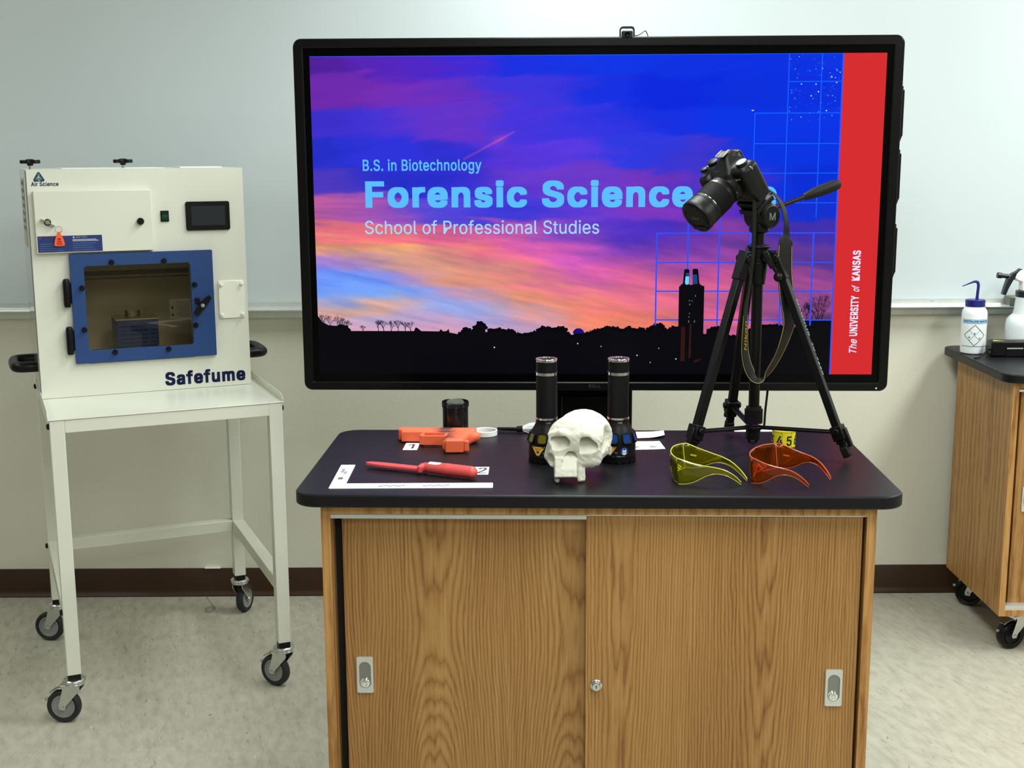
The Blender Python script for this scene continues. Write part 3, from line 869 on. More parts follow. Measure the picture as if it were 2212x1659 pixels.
# ---- the slide: a lit picture (colour control points -> smooth field + streaky clouds)
CTRL = '''
-0.75 0.425 80 30 150|-0.55 0.425 85 35 190|-0.37 0.425 62 40 215|-0.18 0.425 20 45 225|0.0 0.425 0 50 230|0.25 0.425 0 45 225|0.5 0.425 0 45 225|0.64 0.425 0 52 226
-0.74 0.335 108 40 172|-0.55 0.335 116 45 185|-0.40 0.335 98 45 195|-0.2 0.335 62 50 220|0.0 0.335 12 45 225|0.25 0.335 0 36 222|0.5 0.335 0 45 222
-0.75 0.25 60 45 202|-0.62 0.25 65 50 216|-0.46 0.25 98 50 205|-0.37 0.25 102 50 200|-0.18 0.25 70 50 220|0.0 0.25 50 50 225|0.2 0.25 16 45 225|0.42 0.25 0 50 230|0.62 0.25 0 50 230
-0.75 0.176 35 45 196|-0.62 0.176 45 50 222|-0.43 0.176 45 45 206|-0.24 0.176 86 50 215|-0.06 0.176 88 55 225|0.14 0.176 40 55 225|0.27 0.176 62 50 205|0.5 0.176 0 50 225
-0.74 0.09 75 55 190|-0.56 0.09 35 45 200|-0.37 0.09 50 45 210|-0.24 0.09 100 55 205|0.0 0.09 106 55 200|0.2 0.09 110 50 185|0.38 0.09 50 50 210|0.58 0.09 0 45 215
-0.74 0.03 182 90 158|-0.62 0.03 150 80 190|-0.43 0.03 80 70 220|-0.24 0.03 60 55 216|-0.06 0.03 86 55 210|0.14 0.03 126 55 190|0.32 0.03 100 45 190|0.58 0.03 12 45 205
-0.74 -0.047 226 112 128|-0.62 -0.047 230 112 128|-0.43 -0.047 215 96 140|-0.24 -0.047 200 90 170|-0.06 -0.047 130 70 200|0.08 -0.047 70 45 200|0.2 -0.047 80 50 185|0.32 -0.047 130 60 160|0.58 -0.047 62 45 170
-0.75 -0.093 222 152 110|-0.56 -0.093 232 172 108|-0.43 -0.093 226 140 130|-0.30 -0.093 226 110 130|-0.18 -0.093 216 95 170|-0.06 -0.093 190 85 180|0.08 -0.093 112 60 190|0.2 -0.093 112 55 170|0.5 -0.093 100 55 150
-0.76 -0.125 150 120 222|-0.67 -0.125 170 130 200|-0.55 -0.122 222 160 140|-0.37 -0.125 226 160 130|-0.24 -0.125 230 120 140|-0.06 -0.125 200 90 190|0.08 -0.125 180 80 175|0.2 -0.125 170 80 160|0.32 -0.125 150 70 160|0.58 -0.125 90 55 150
-0.75 -0.163 100 148 250|-0.62 -0.163 118 150 250|-0.49 -0.163 205 150 195|-0.36 -0.163 236 162 120|-0.24 -0.163 240 140 130|-0.11 -0.163 236 120 150|0.02 -0.163 220 100 170|0.16 -0.163 212 100 140|0.32 -0.163 190 85 145|0.5 -0.163 150 70 140
-0.75 -0.214 120 160 250|-0.62 -0.214 108 166 255|-0.49 -0.214 120 166 255|-0.38 -0.214 185 160 220|-0.26 -0.214 230 155 150|-0.14 -0.214 240 150 110|0.02 -0.214 236 120 150|0.16 -0.214 226 110 140|0.32 -0.214 200 95 140|0.5 -0.214 150 75 140
-0.75 -0.246 216 165 148|-0.64 -0.244 226 165 128|-0.55 -0.246 222 160 140|-0.46 -0.246 140 175 250|-0.29 -0.246 130 170 250|-0.18 -0.246 222 150 132|-0.06 -0.246 246 140 110|0.08 -0.246 240 124 124|0.32 -0.246 206 95 140|0.5 -0.246 150 80 140
-0.74 -0.28 190 150 180|-0.62 -0.277 165 170 220|-0.49 -0.277 190 160 200|-0.37 -0.277 170 165 220|-0.24 -0.277 160 165 225|-0.11 -0.277 220 150 150|0.02 -0.277 240 130 100|0.14 -0.277 236 120 110|0.32 -0.277 210 100 140|0.5 -0.277 150 75 130
-0.62 -0.302 230 170 190|-0.37 -0.302 226 165 190|-0.18 -0.302 206 165 205|0.0 -0.302 240 136 110|0.32 -0.302 216 100 150|0.6 -0.302 60 40 80'''
cp = np.array([[float(q) for q in e.split()] for row in CTRL.strip().split('\n') for e in row.split('|')])


def vnoise(x, y, seed):
    """smooth value noise"""
    r_ = np.random.default_rng(seed).random((128, 128))
    xi, yi = np.floor(x).astype(int), np.floor(y).astype(int)
    fx, fy = x - xi, y - yi
    fx, fy = fx * fx * (3 - 2 * fx), fy * fy * (3 - 2 * fy)
    g_ = lambda a, b_: r_[a % 128, b_ % 128]
    return (g_(xi, yi) * (1 - fx) + g_(xi + 1, yi) * fx) * (1 - fy) + (g_(xi, yi + 1) * (1 - fx) + g_(xi + 1, yi + 1) * fx) * fy - 0.5


def fbm(x, y, seed, o=4):
    return sum(vnoise(x * 2 ** k, y * 2 ** k, seed + k) * 0.55 ** k for k in range(o))


NU, NV = 380, 220
us = np.linspace(-0.7694, 0.6545, NU)
vs_ = np.linspace(-0.34, 0.4328, NV)
U, V = np.meshgrid(us, vs_, indexing='ij')
slope = -0.20 + 0.34 * np.clip((V + 0.08) / 0.22, 0, 1)
rotu = U
rotv = V - slope * U
dv = fbm(rotu * 4, rotv * 20, 11) * 0.027 + fbm(U * 9, rotv * 45, 21) * 0.016
du = fbm(U * 5, V * 14, 31) * 0.12 + fbm(U * 3, V * 30, 71) * 0.06
Uw, Vw = U + du, V + dv
num = np.zeros(U.shape + (3,))
den = np.zeros(U.shape)
for p in cp:
    w = np.exp(-((Uw - p[0]) / 0.098) ** 2 - ((Vw - p[1]) / 0.023) ** 2) + 1e-5 * np.exp(-((Uw - p[0]) / 0.25) ** 2 - ((Vw - p[1]) / 0.08) ** 2)
    num += w[..., None] * p[2:5]
    den += w
C8 = num / den[..., None]
st = fbm(rotu * 5, rotv * 48, 41) * 0.17 + fbm(U * 16, rotv * 110, 51, 3) * 0.07
amt = np.clip((0.30 - V) / 0.35, 0.25, 1.0)
C8 = C8 * (1 + (st * amt)[..., None] * np.array([1.15, 0.75, 0.40]))
# condensation trail
tt = ((U + 0.359) * 0.1385 + (V - 0.158) * 0.0733) / (0.1385 ** 2 + 0.0733 ** 2)
dd = np.abs(-(U + 0.359) * 0.468 + (V - 0.158) * 0.884)
tr_ = np.exp(-(dd / 0.0022) ** 2) * ((tt > 0) & (tt < 1)) * 0.8 + np.exp(-((dd) / 0.012) ** 2) * np.exp(-((tt - 0.72) / 0.14) ** 2) * 0.45
C8 = C8 + tr_[..., None] * np.array([95, 25, -25])
C8 = np.clip(C8, 0, 255) / 255.0
CL = np.where(C8 <= 0.04045, C8 / 12.92, ((C8 + 0.055) / 1.055) ** 2.4)

scr = MB()
scr.M = DF
gv = np.stack([U, V, np.zeros_like(U)], -1).reshape(-1, 3)
gf = []
for i in range(NU - 1):
    for j in range(NV - 1):
        a = i * NV + j
        gf.append((a, a + NV, a + NV + 1, a + 1))
scr.add(gv.tolist(), gf)
NPIC = len(scr.v)
# dark foreground land and skyline
scr.mat(1)
scr.flat([(-0.7694, -0.4328), (0.6545, -0.4328), (0.6545, -0.338), (-0.7694, -0.338)], z=0.0)
SKY = [(-0.7694, -0.27), (-0.757, -0.287), (-0.74, -0.296), (-0.69, -0.300), (-0.677, -0.312), (-0.5, -0.312), (-0.498, -0.302), (-0.492, -0.303), (-0.482, -0.311), (-0.487, -0.312),
       (-0.43, -0.313), (-0.427, -0.306), (-0.42, -0.313), (-0.41, -0.312), (-0.403, -0.304), (-0.404, -0.316), (-0.381, -0.32), (-0.377, -0.316), (-0.36, -0.303), (-0.339, -0.311), (-0.335, -0.3),
       (-0.324, -0.29), (-0.304, -0.291), (-0.301, -0.316), (-0.292, -0.309), (-0.261, -0.305), (-0.229, -0.308), (-0.21, -0.32), (-0.168, -0.318), (-0.158, -0.308), (-0.14, -0.302), (-0.08, -0.304),
       (-0.071, -0.32), (-0.014, -0.318), (0.002, -0.308), (0.042, -0.301), (0.073, -0.308), (0.098, -0.3), (0.143, -0.308), (0.168, -0.295), (0.184, -0.292), (0.198, -0.305), (0.206, -0.308), (0.216, -0.3),
       (0.233, -0.3), (0.302, -0.318), (0.31, -0.319), (0.323, -0.301), (0.346, -0.3), (0.38, -0.326), (0.397, -0.323), (0.429, -0.305), (0.466, -0.296), (0.506, -0.293), (0.523, -0.301), (0.557, -0.3),
       (0.559, -0.279), (0.6545, -0.279)]
su = np.arange(-0.7694, 0.6545, 0.0022)
sv = np.interp(su, [p[0] for p in SKY], [p[1] for p in SKY])
smooth_ = ((su > -0.68) & (su < -0.385)) | (su > 0.55) | (su < -0.72)
sv = sv + np.where(smooth_, 0, fbm(su * 60, su * 0 + 5.3, 66, 2) * 0.007)
n = len(su)
scr.add([(float(a), -0.345, 0.0006) for a in su] + [(float(a), float(b_), 0.0006) for a, b_ in zip(su, sv)],
        [(i, i + 1, n + i + 1, n + i) for i in range(n - 1)])


for i in range(0, n, 2):
    if smooth_[i]:
        continue
    for _ in range(2):
        r_ = random.uniform(0.0018, 0.0055)
        scr.flat(circ(r_, 9, float(su[i]) + random.uniform(-0.003, 0.003), float(sv[i]) - r_ * 0.55 + random.uniform(-0.002, 0.0025)), z=0.0006)


def twig(x, y, a, l, w, d):
    x2, y2 = x + l * math.cos(a), y + l * math.sin(a)
    if x2 > 0.652 or x2 < -0.769:
        return
    nx, ny = -math.sin(a) * w, math.cos(a) * w
    scr.add([(x - nx, y - ny, 0.0007), (x + nx, y + ny, 0.0007), (x2 + nx * 0.6, y2 + ny * 0.6, 0.0007), (x2 - nx * 0.6, y2 - ny * 0.6, 0.0007)], [(0, 3, 2, 1)])
    if d > 0:
        for _ in range(3):
            twig(x2, y2, a + random.uniform(-0.75, 0.75), l * random.uniform(0.6, 0.85), w * 0.62, d - 1)


for x, y, l in ((-0.75, -0.30, 0.012), (-0.735, -0.30, 0.011), (-0.715, -0.305, 0.012), (-0.70, -0.306, 0.009), (-0.69, -0.308, 0.009), (-0.645, -0.315, 0.006), (-0.60, -0.313, 0.010),
                (-0.585, -0.313, 0.010), (-0.565, -0.313, 0.010), (-0.545, -0.313, 0.010), (-0.525, -0.313, 0.009), (-0.51, -0.313, 0.009),
                (0.625, -0.28, 0.022), (0.612, -0.28, 0.019), (0.598, -0.28, 0.016), (0.585, -0.28, 0.013), (0.618, -0.28, 0.024), (0.57, -0.28, 0.010)):
    for k_ in range(2):
        twig(x, y, PI / 2 + random.uniform(-0.35, 0.35), l, 0.0009, 4)
# bell tower
TW = [(0.233, -0.345), (0.302, -0.345), (0.302, -0.187), (0.293, -0.184), (0.288, -0.179), (0.284, -0.142), (0.281, -0.139), (0.271, -0.139), (0.269, -0.142), (0.2695, -0.183), (0.261, -0.183),
      (0.260, -0.143), (0.258, -0.140), (0.248, -0.140), (0.246, -0.142), (0.243, -0.179), (0.238, -0.183), (0.2325, -0.189)]
scr.flat(TW, z=0.0014)
# glow of the lit belfry, window slits, lower piers, distant lights
scr.mat(2)
scr.flat([(0.2485, -0.178), (0.252, -0.183), (0.2595, -0.181), (0.2595, -0.160), (0.250, -0.160)], z=0.0018)
scr.mat(3)
scr.flat([(0.250, -0.160), (0.2595, -0.160), (0.2595, -0.150), (0.251, -0.150)], z=0.0018)
scr.flat([(0.270, -0.181), (0.283, -0.181), (0.281, -0.155), (0.270, -0.155)], z=0.0018)
scr.mat(4)
scr.flat([(0.240, -0.397), (0.252, -0.397), (0.252, -0.30), (0.241, -0.30)], z=0.0018)
scr.flat([(0.262, -0.388), (0.269, -0.388), (0.269, -0.29), (0.264, -0.29)], z=0.0018)
scr.flat([(0.278, -0.402), (0.298, -0.392), (0.298, -0.388), (0.278, -0.394)], z=0.0018)
scr.mat(5)
for a, b_, s in ((0.278, -0.213, 0.003), (0.262, -0.226, 0.0025), (0.269, -0.227, 0.002), (0.263, -0.237, 0.003), (0.2615, -0.272, 0.002), (0.261, -0.284, 0.004), (0.277, -0.284, 0.004), (0.263, -0.262, 0.002)):
    scr.flat([(a - 0.0012, b_ - s), (a + 0.0012, b_ - s), (a + 0.0012, b_ + s * 0.6), (a - 0.0012, b_ + s * 0.6)], z=0.0018)
scr.mat(6)
for a, b_, s in ((-0.277, -0.358, 0.0022), (0.228, -0.39, 0.002), (0.18, -0.36, 0.0015), (0.157, -0.40, 0.0015), (-0.045, -0.347, 0.002), (0.02, -0.355, 0.0016), (0.12, -0.38, 0.002)):
    scr.flat(circ(s, 8, a, b_), z=0.0012)
scr.mat(7)
scr.flat([(-0.0591, -0.319), (-0.027, -0.319), (-0.029, -0.311), (-0.036, -0.305), (-0.0425, -0.304), (-0.050, -0.305), (-0.057, -0.311)], z=0.0009)


# drawing grids
def ln(a, b_, w, z=0.0010):
    a, b_ = Vector((*a, 0)), Vector((*b_, 0))
    d = (b_ - a).normalized()
    nn = Vector((-d.y, d.x, 0)) * w / 2
    scr.flat([tuple((a - nn)[:2]), tuple((b_ - nn)[:2]), tuple((b_ + nn)[:2]), tuple((a + nn)[:2])], z=z)


scr.mat(8)
for u_ in (0.1695, 0.2544, 0.3393, 0.4247, 0.5099, 0.5944):
    ln((u_, -0.0417 if u_ < 0.2 or u_ > 0.4 else 0.02), (u_, -0.296), 0.0042)
for k_, v_ in enumerate((-0.0417, -0.1218, -0.2008, -0.2805)):
    ln((0.1695, v_), (0.6525, v_), 0.0036, 0.0011)
scr.mat(9)
ln((0.4258, 0.2777), (0.4258, 0.0), 0.0030)
ln((0.5121, 0.4326), (0.5121, 0.0), 0.0030)
ln((0.5990, 0.4326), (0.5990, 0.0), 0.0030)
for v_, u_ in ((0.3597, 0.5121), (0.2777, 0.4258), (0.1974, 0.4258), (0.1188, 0.4258), (0.0396, 0.4258)):
    ln((u_, v_), (0.6525, v_), 0.0028, 0.0011)
ln((-0.769, 0.4318), (0.654, 0.4318), 0.0016)
# star specks
for _ in range(95):
    a, b_ = random.uniform(0.515, 0.648), random.choice((random.uniform(0.28, 0.43), random.uniform(0.25, 0.43)))
    scr.mat(random.choice((9, 9, 10, 10, 6)))
    scr.flat(circ(random.uniform(0.0009, 0.0022), 7, a, b_), z=0.0012)
scr.mat(6)
scr.flat([(0.416, 0.2865), (0.423, 0.2865), (0.4215, 0.2835), (0.4175, 0.2835)], z=0.0012)
# red banner and its bright edge
scr.mat(11)
scr.flat([(0.6545, -0.4328), (0.7694, -0.4328), (0.7694, 0.4328), (0.6545, 0.4328)], z=0.0)
scr.mat(8)
ln((0.6540, -0.4328), (0.6540, 0.4328), 0.0040, 0.0012)
# lettering
scr.mat(12)
scr.text('B.S. in Biotechnology', T(-0.6327, 0.1288, 0.0016), w=0.3237, h=0.0302, bold=0.014)
scr.text('Forensic Science', T(-0.6276, 0.0295, 0.0016), w=0.8926, h=0.0712, bold=0.036)
scr.text('e', T(0.4330, 0.0285, 0.0012), w=0.058, h=0.0712, bold=0.036)
scr.mat(13)
scr.text('School of Professional Studies', T(-0.6308, -0.0425, 0.0016), w=0.6425, h=0.0358, bold=0.003)
scr.mat(14)
sh = -0.0022
for (s_, v0, v1, bo, sr, hh) in (('The', -0.372, -0.3335, 0.012, 0.28, 0.0205), ('UNIVERSITY', -0.3250, -0.2135, 0.03, 0, 0.0215), ('of', -0.2020, -0.1840, 0.012, 0.35, 0.020), ('KANSAS', -0.1720, -0.0895, 0.03, 0, 0.0215)):
    u_ = 0.7245
    scr.text(s_, T(u_, v0, 0.0016) @ RZ(PI / 2), w=v1 - v0, h=hh, bold=bo, shear=sr)

m_pic, nt, b = new_mat('slide_picture')
at = nt.nodes.new('ShaderNodeAttribute')
at.attribute_name = 'slide'
b.inputs['Base Color'].default_value = (0.001, 0.001, 0.0012, 1)
b.inputs['Roughness'].default_value = 0.25
b.inputs['Specular IOR Level'].default_value = 0.08
nt.links.new(at.outputs['Color'], b.inputs['Emission Color'])
b.inputs['Emission Strength'].default_value = 1.0
so = scr.build('screen', [m_pic, em('slide_land', rgb(5, 5, 11)), em('slide_belfry_glow', rgb(105, 215, 255)), em('slide_belfry_dim', rgb(22, 70, 130)), em('slide_pier', rgb(48, 20, 18)),
                          em('slide_window', rgb(110, 108, 125)), em('slide_light', rgb(190, 210, 235)), em('slide_dome', rgb(20, 15, 110)), em('slide_grid', rgb(42, 82, 252)),
                          em('slide_grid_high', rgb(14, 92, 255)), em('slide_star', rgb(70, 130, 255)), em('slide_red', rgb(214, 42, 46)), em('slide_title', rgb(92, 190, 255)),
                          em('slide_subtitle', rgb(160, 218, 255)), em('slide_banner_text', rgb(225, 232, 255))], dsp, smooth=False)
ca = so.data.color_attributes.new('slide', 'FLOAT_COLOR', 'POINT')
full = np.zeros((len(so.data.vertices), 4), np.float32)
full[:, 3] = 1
full[:NPIC, :3] = CL.reshape(-1, 3)
ca.data.foreach_set('color', full.ravel())

sd = MB()
sd.box(-0.103, 0.114, 0.10, 0.16, 0.10, 1.30)
sd.box(-0.090, 0.100, 0.085, 0.10, 0.5, 0.88)
sd.box(-0.26, 0.26, 0.080, 0.10, 1.15, 1.60)
sd.build('stand_column', M_satin, dsp, bevel=0.004)
sd = MB()
for s_ in (-1, 1):
    sd.box(0.30 * s_ - 0.03, 0.30 * s_ + 0.03, -0.20, 0.48, 0.075, 0.115)
sd.box(-0.30, 0.30, 0.10, 0.16, 0.075, 0.115)
for s_ in (-1, 1):
    for yy in (-0.18, 0.46):
        sd.cyl((0.30 * s_ - 0.012, yy, 0.0375), (0.30 * s_ + 0.012, yy, 0.0375), 0.0375)
        sd.box(0.30 * s_ - 0.02, 0.30 * s_ + 0.02, yy - 0.014, yy + 0.014, 0.04, 0.08)
sd.build('stand_base', M_satin, dsp, bevel=0.003)
MB().tube(spline([(0.489, 0.03, 0.925), (0.486, 0.02, 0.90), (0.481, 0.015, 0.85), (0.478, 0.02, 0.78), (0.46, 0.06, 0.5), (0.35, 0.12, 0.25), (0.25, 0.13, 0.117)], 6), 0.0032).build('power_cable', M_black, dsp)

# webcam on the display's top edge
wc = thing('webcam', 'small black webcam clipped to the top edge of the display', 'webcam', (0, 0, 0))
wc.matrix_basis = Matrix.Translation((0.22855, 3.50076, 0)) @ RZ(-0.0338) @ T(0.082, 0, 1.39304 + 0.4785)
wc.location, wc.rotation_euler = wc.matrix_basis.to_translation(), (0, 0, -0.0338)
w_ = MB()
w_.M = T(0, -0.005, 0.0) @ FRONT
w_.ring(rrect(-0.0200, 0.0200, -0.010, 0.0265, 0.010, 6), rrect(-0.0165, 0.0165, -0.0035, 0.0215, 0.006, 6), -0.018, 0.006)
w_.build('housing_frame', M_black, wc, bevel=0.0012)
w_ = MB()
w_.M = T(0, -0.005, 0.0) @ FRONT
w_.prism(rrect(-0.0145, 0.0145, -0.004, 0.0145, 0.004, 5), -0.014, 0.010)
w_.build('camera_head', M_black, wc, bevel=0.0015)
MB().lathe([(0.007, 0), (0.007, 0.002), (0.0055, 0.0022), (0.0, 0.001)], T(0, -0.015, 0.005) @ FRONT, 20).build('lens', M_glass_border, wc)
MB().box(-0.012, 0.012, -0.001, 0.045, 0.0005, 0.004).build('clip', M_black, wc)
MB().tube(spline([(0.019, 0.0, 0.003), (0.028, 0.012, 0.004), (0.038, 0.02, 0.009), (0.047, 0.025, 0.016), (0.052, 0.028, 0.016), (0.058, 0.040, 0.006), (0.062, 0.056, -0.01)], 6), 0.0012, 8).build('cable', M_black, wc)

# styluses held on the display's right side
pen_proto = None
for k_, (v1, v0, lb) in enumerate(((0.3476, 0.2026, 'black stylus on the right side of the display, topmost of three'),
                                   (0.1781, 0.0353, 'black stylus on the right side of the display, middle of three'),
                                   (-0.0207, -0.1641, 'black stylus on the right side of the display, lowest of three'))):
    if pen_proto is None:
        pn = thing('stylus_pen', lb, 'stylus', group='styluses on the display side')
        pm_ = MB()
        pm_.M = T(0.0055, 0, 0)
        pm_.prism([(-0.0050, -0.008), (0.0055, -0.006), (0.0055, 0.006), (-0.0050, 0.008)], 0.013, 0.135)
        pm_.build('barrel', M_satin, pn, bevel=0.002)
        pm_ = MB()
        pm_.M = T(0.0055, 0, 0)
        pm_.lathe([(0.0015, 0), (0.0020, 0.004), (0.0052, 0.013)], None, 12)
        pm_.build('tip', M_matte, pn)
        pm_ = MB()
        pm_.M = T(0.0050, 0, 0)
        pm_.lathe([(0.0035, 0.135), (0.0035, 0.144), (0.002, 0.145)], None, 12)
        pm_.build('end_cap', M_black, pn)
        pen_proto = pn
    else:
        pn = copy_tree(pen_proto)
        pn['label'] = lb
    pn.location = Matrix.Translation((0.22855, 3.50076, 0)) @ RZ(-0.0338) @ DM @ Vector((0.8132, 0.018, v0))
    pn.rotation_euler = (0.0095, 0, -0.0338)


# ================================================================ casters
M_brake = pm('zinc_brake_lever', (0.42, 0.44, 0.43, 1), 0.28, 1.0)


def caster(parent, x, y, head, hub_mat, tyre_mat, rw=0.048, width=0.026, ztop=0.130, off=0.034, brake=True, stem=True, solid=False):
    """swivel caster: fork (part) with tyre, wheel_hub, axle_bolt, brake_lever, stem_cap (sub-parts)"""
    A = T(x, y, 0) @ RZ(head)             # local +x = trailing direction
    f = MB()
    f.M = A
    zt = ztop
    f.lathe([(0.029, zt - 0.011), (0.031, zt - 0.007), (0.031, zt - 0.003), (0.027, zt)], T(0, 0, 0), 28)
    f.lathe([(0.025, zt - 0.018), (0.0285, zt - 0.016), (0.0285, zt - 0.0115)], T(0, 0, 0), 28)
    f.box(-0.014, 0.040, -width / 2 - 0.006, width / 2 + 0.006, zt - 0.0195, zt - 0.0165)
    for s_ in (-1, 1):
        M = A.inverted() @ (A @ T(0, s_ * (width / 2 + 0.0045), 0) @ FRONT)
        pl = [(off - 0.008, rw - 0.008), (off + 0.008, rw - 0.008), (off + 0.011, rw), (off + 0.009, rw + 0.010), (0.030, zt - 0.030), (0.036, zt - 0.018), (-0.020, zt - 0.018), (-0.020, zt - 0.030), (off - 0.011, rw + 0.004)]
        f.prism(pl, -0.0013, 0.0013, M)
    fk = f.build('caster', M_zinc, parent, bevel=0.0012)
    wm = A @ T(off, 0, rw) @ Matrix.Rotation(PI / 2, 4, 'X')
    t_ = MB()
    t_.M = wm
    h = width / 2
    ri = rw * 0.70
    t_.lathe([(ri, -h * 0.75), (rw * 0.90, -h), (rw * 0.97, -h * 0.75), (rw, -h * 0.3), (rw, h * 0.3), (rw * 0.97, h * 0.75), (rw * 0.90, h), (ri, h * 0.75), (ri, -h * 0.75)], None, 40, caps=False)
    t_.build('tyre', tyre_mat, fk)
    t_ = MB()
    t_.M = wm
    for s_ in (-1, 1):
        t_.lathe([(0.004, s_ * h * 0.55), (ri * 0.86, s_ * h * 0.62), (ri * 0.88, s_ * h * 0.86), (ri * 0.96, s_ * h * 0.90), (ri, s_ * h * 0.74), (ri * 0.9, 0)], None, 36, caps=False)
    t_.build('wheel_hub', hub_mat, fk)
    t_ = MB()
    t_.M = wm
    for s_ in (-1, 1):
        t_.lathe([(0.0062, 0), (0.0062, 0.003), (0.004, 0.0045), (0.0, 0.0048)][::1], T(0, 0, s_ * (h + 0.006)) @ (Matrix.Identity(4) if s_ > 0 else Matrix.Rotation(PI, 4, 'X')), 6)
    t_.lathe([(0.004, -h - 0.006), (0.004, h + 0.006)], None, 8)
    t_.build('axle_bolt', M_zinc, fk)
    if brake:
        t_ = MB()
        t_.M = A
        arc = [(off + (rw + 0.004 + 0.0015 * k_) * math.cos(a), rw + (rw + 0.004 + 0.0015 * k_) * math.sin(a)) for k_ in (0, 2) for a in (R(92), R(76), R(60), R(48))]
        pl = arc[:4] + arc[4:][::-1]
        t_.prism(pl[::-1], -0.012, 0.012, FRONT)
        t_.box(off + 0.044, off + 0.054, -0.004, 0.004, rw + 0.014, rw + 0.022)
        t_.build('brake_lever', M_brake, fk, bevel=0.001)
    if stem:
        t_ = MB()
        t_.M = A @ RZ(-head)
        t_.box(-0.017, 0.017, -0.017, 0.017, zt - 0.004, zt + 0.014)
        t_.build('stem_cap', M_black, fk, bevel=0.001)
    return fk


# ================================================================ mobile lab cabinets
m_top = pm('black_epoxy_top', (0.0055, 0.0057, 0.0076, 1), 0.40, spec=0.22, bump=0.05, bscale=420, var=0.18, vscale=9)


def lab_cabinet(label, loc, rz, hx, y0, y1, zt, c0, c1, cf, cbk, split, oak_l, oak_r, cas, corner=0.050, lock=True, group=None):
    r = thing('lab_cabinet', label, 'cabinet', loc, rz, group)
    tmb = MB()
    tmb.prism(rrect(hx[0], hx[1], y0, y1, corner, 10), zt - 0.027, zt)
    tmb.build('countertop', m_top, r, bevel=0.004, seg=3)
    zb = 0.128
    z1 = zt - 0.0272
    th = 0.019
    for nm, a, b_ in (('side_panel', c0, c0 + th), ('side_panel', c1 - th, c1)):
        s_ = MB()
        s_.box(a, b_, cf + 0.0012, cbk, zb, z1)
        s_.build(nm, M_oak_side, r, bevel=0.0008)
        s_ = MB()
        s_.box(a, b_, cf, cf + 0.0011, zb, z1)
        s_.build('edge_band', M_oak_edge, r)
    s_ = MB()
    s_.box(c0 + th, c1 - th, cf, cf + 0.03, z1 - 0.019, z1)
    s_.build('top_rail', M_oak_edge, r)
    s_ = MB()
    s_.box(c0 + th, c1 - th, cf, cbk, zb, zb + 0.019)
    s_.build('bottom_panel', M_oak_edge, r)
    s_ = MB()
    s_.box(c0 + th, c1 - th, cbk - 0.008, cbk, zb + 0.019, z1)
    s_.box(c0 + th, c1 - th, cf + 0.055, cf + 0.058, zb + 0.019, z1)  # dark sheet close behind the doors, painting the interior shade into the gaps
    s_.build('back_and_shade_sheets', M_void, r)
    # aluminium tracks
    s_ = MB()
    zk = z1 - 0.019
    s_.box(c0 + th, split, cf + 0.003, cf + 0.018, zk - 0.0105, zk)
    s_.box(c0 + th, c1 - th, cf + 0.003, cf + 0.045, zk - 0.003, zk)
    s_.build('door_track', M_alu, r)
    s_ = MB()
    s_.box(c0 + th, c1 - th, cf + 0.004, cf + 0.045, zb + 0.019, zb + 0.034)
    s_.build('lower_track', M_alu, r)
    dz0, dz1 = zb + 0.022, zk - 0.004

    def flush_pull(door, px, pz, y):
        F = front(px, y, pz)
        q = MB()
        q.M = F
        st_ = []
        for i in range(28):
            a = 2 * PI * i / 28 + PI / 28
            st_.append((0.0125 * math.cos(a), 0.0125 * math.sin(a) + (0.0165 if math.sin(a) > 0 else -0.0165)))
        k_ = []
        for (sx, sy) in st_:
            d_ = max(abs(sx) / 0.0172, abs(sy) / 0.0395)
            k_.append((sx / d_, sy / d_))
        q.ring(k_, st_, 0.0002, 0.0042)
        h_ = q.build('flush_pull', M_alu, door)
        q = MB()
        q.M = F
        q.flat(st_, z=0.0006)
        q.build('pull_recess', pm('pull_recess', (0.30, 0.31, 0.30, 1), 0.42, 1.0), h_)
        q = MB()
        q.M = F @ T(0, -0.019, 0.0004)
        q.lathe([(0.0117, 0), (0.0112, 0.002), (0.0085, 0.0046), (0.0045, 0.0052), (0.0035, 0.0045), (0.003, 0.0046), (0, 0.0046)], None, 24)
        q.build('pull_cap', M_chrome, h_)

    d1 = MB()
    d1.box(c0 + th + 0.018, split + 0.025, cf + 0.030, cf + 0.048, dz0, dz1 - 0.006)
    dl = d1.build('sliding_door', oak_l, r, bevel=0.0008)
    d2 = MB()
    d2.box(split, c1 - th - 0.006, cf + 0.009, cf + 0.027, dz0, dz1)
    dr = d2.build('sliding_door', oak_r, r, bevel=0.0008)
    flush_pull(dl, c0 + 0.077, zt - 0.402, cf + 0.030)
    flush_pull(dr, c1 - 0.070, zt - 0.413, cf + 0.009)
    if lock:
        q = MB()
        q.M = front(split + 0.022, cf + 0.009, zt - 0.412)
        q.lathe([(0.0125, 0), (0.0125, 0.003), (0.0105, 0.0045), (0.0085, 0.0048), (0.0085, 0.012), (0.0078, 0.0132), (0, 0.0132)], None, 28)
        lk = q.build('door_lock', M_zinc, dr)
        q = MB()
        q.M = front(split + 0.022, cf + 0.009 - 0.0134, zt - 0.412)
        q.flat(circ(0.0016, 10, 0, 0.0018))
        q.flat([(-0.0008, -0.004), (0.0008, -0.004), (0.0008, 0.001), (-0.0008, 0.001)])
        q.build('keyhole', M_void, lk)
    for (x, y, h) in cas:
        caster(r, x, y, h, M_black, M_black, rw=0.046, width=0.034, ztop=zb, off=0.036, stem=False)
    return r


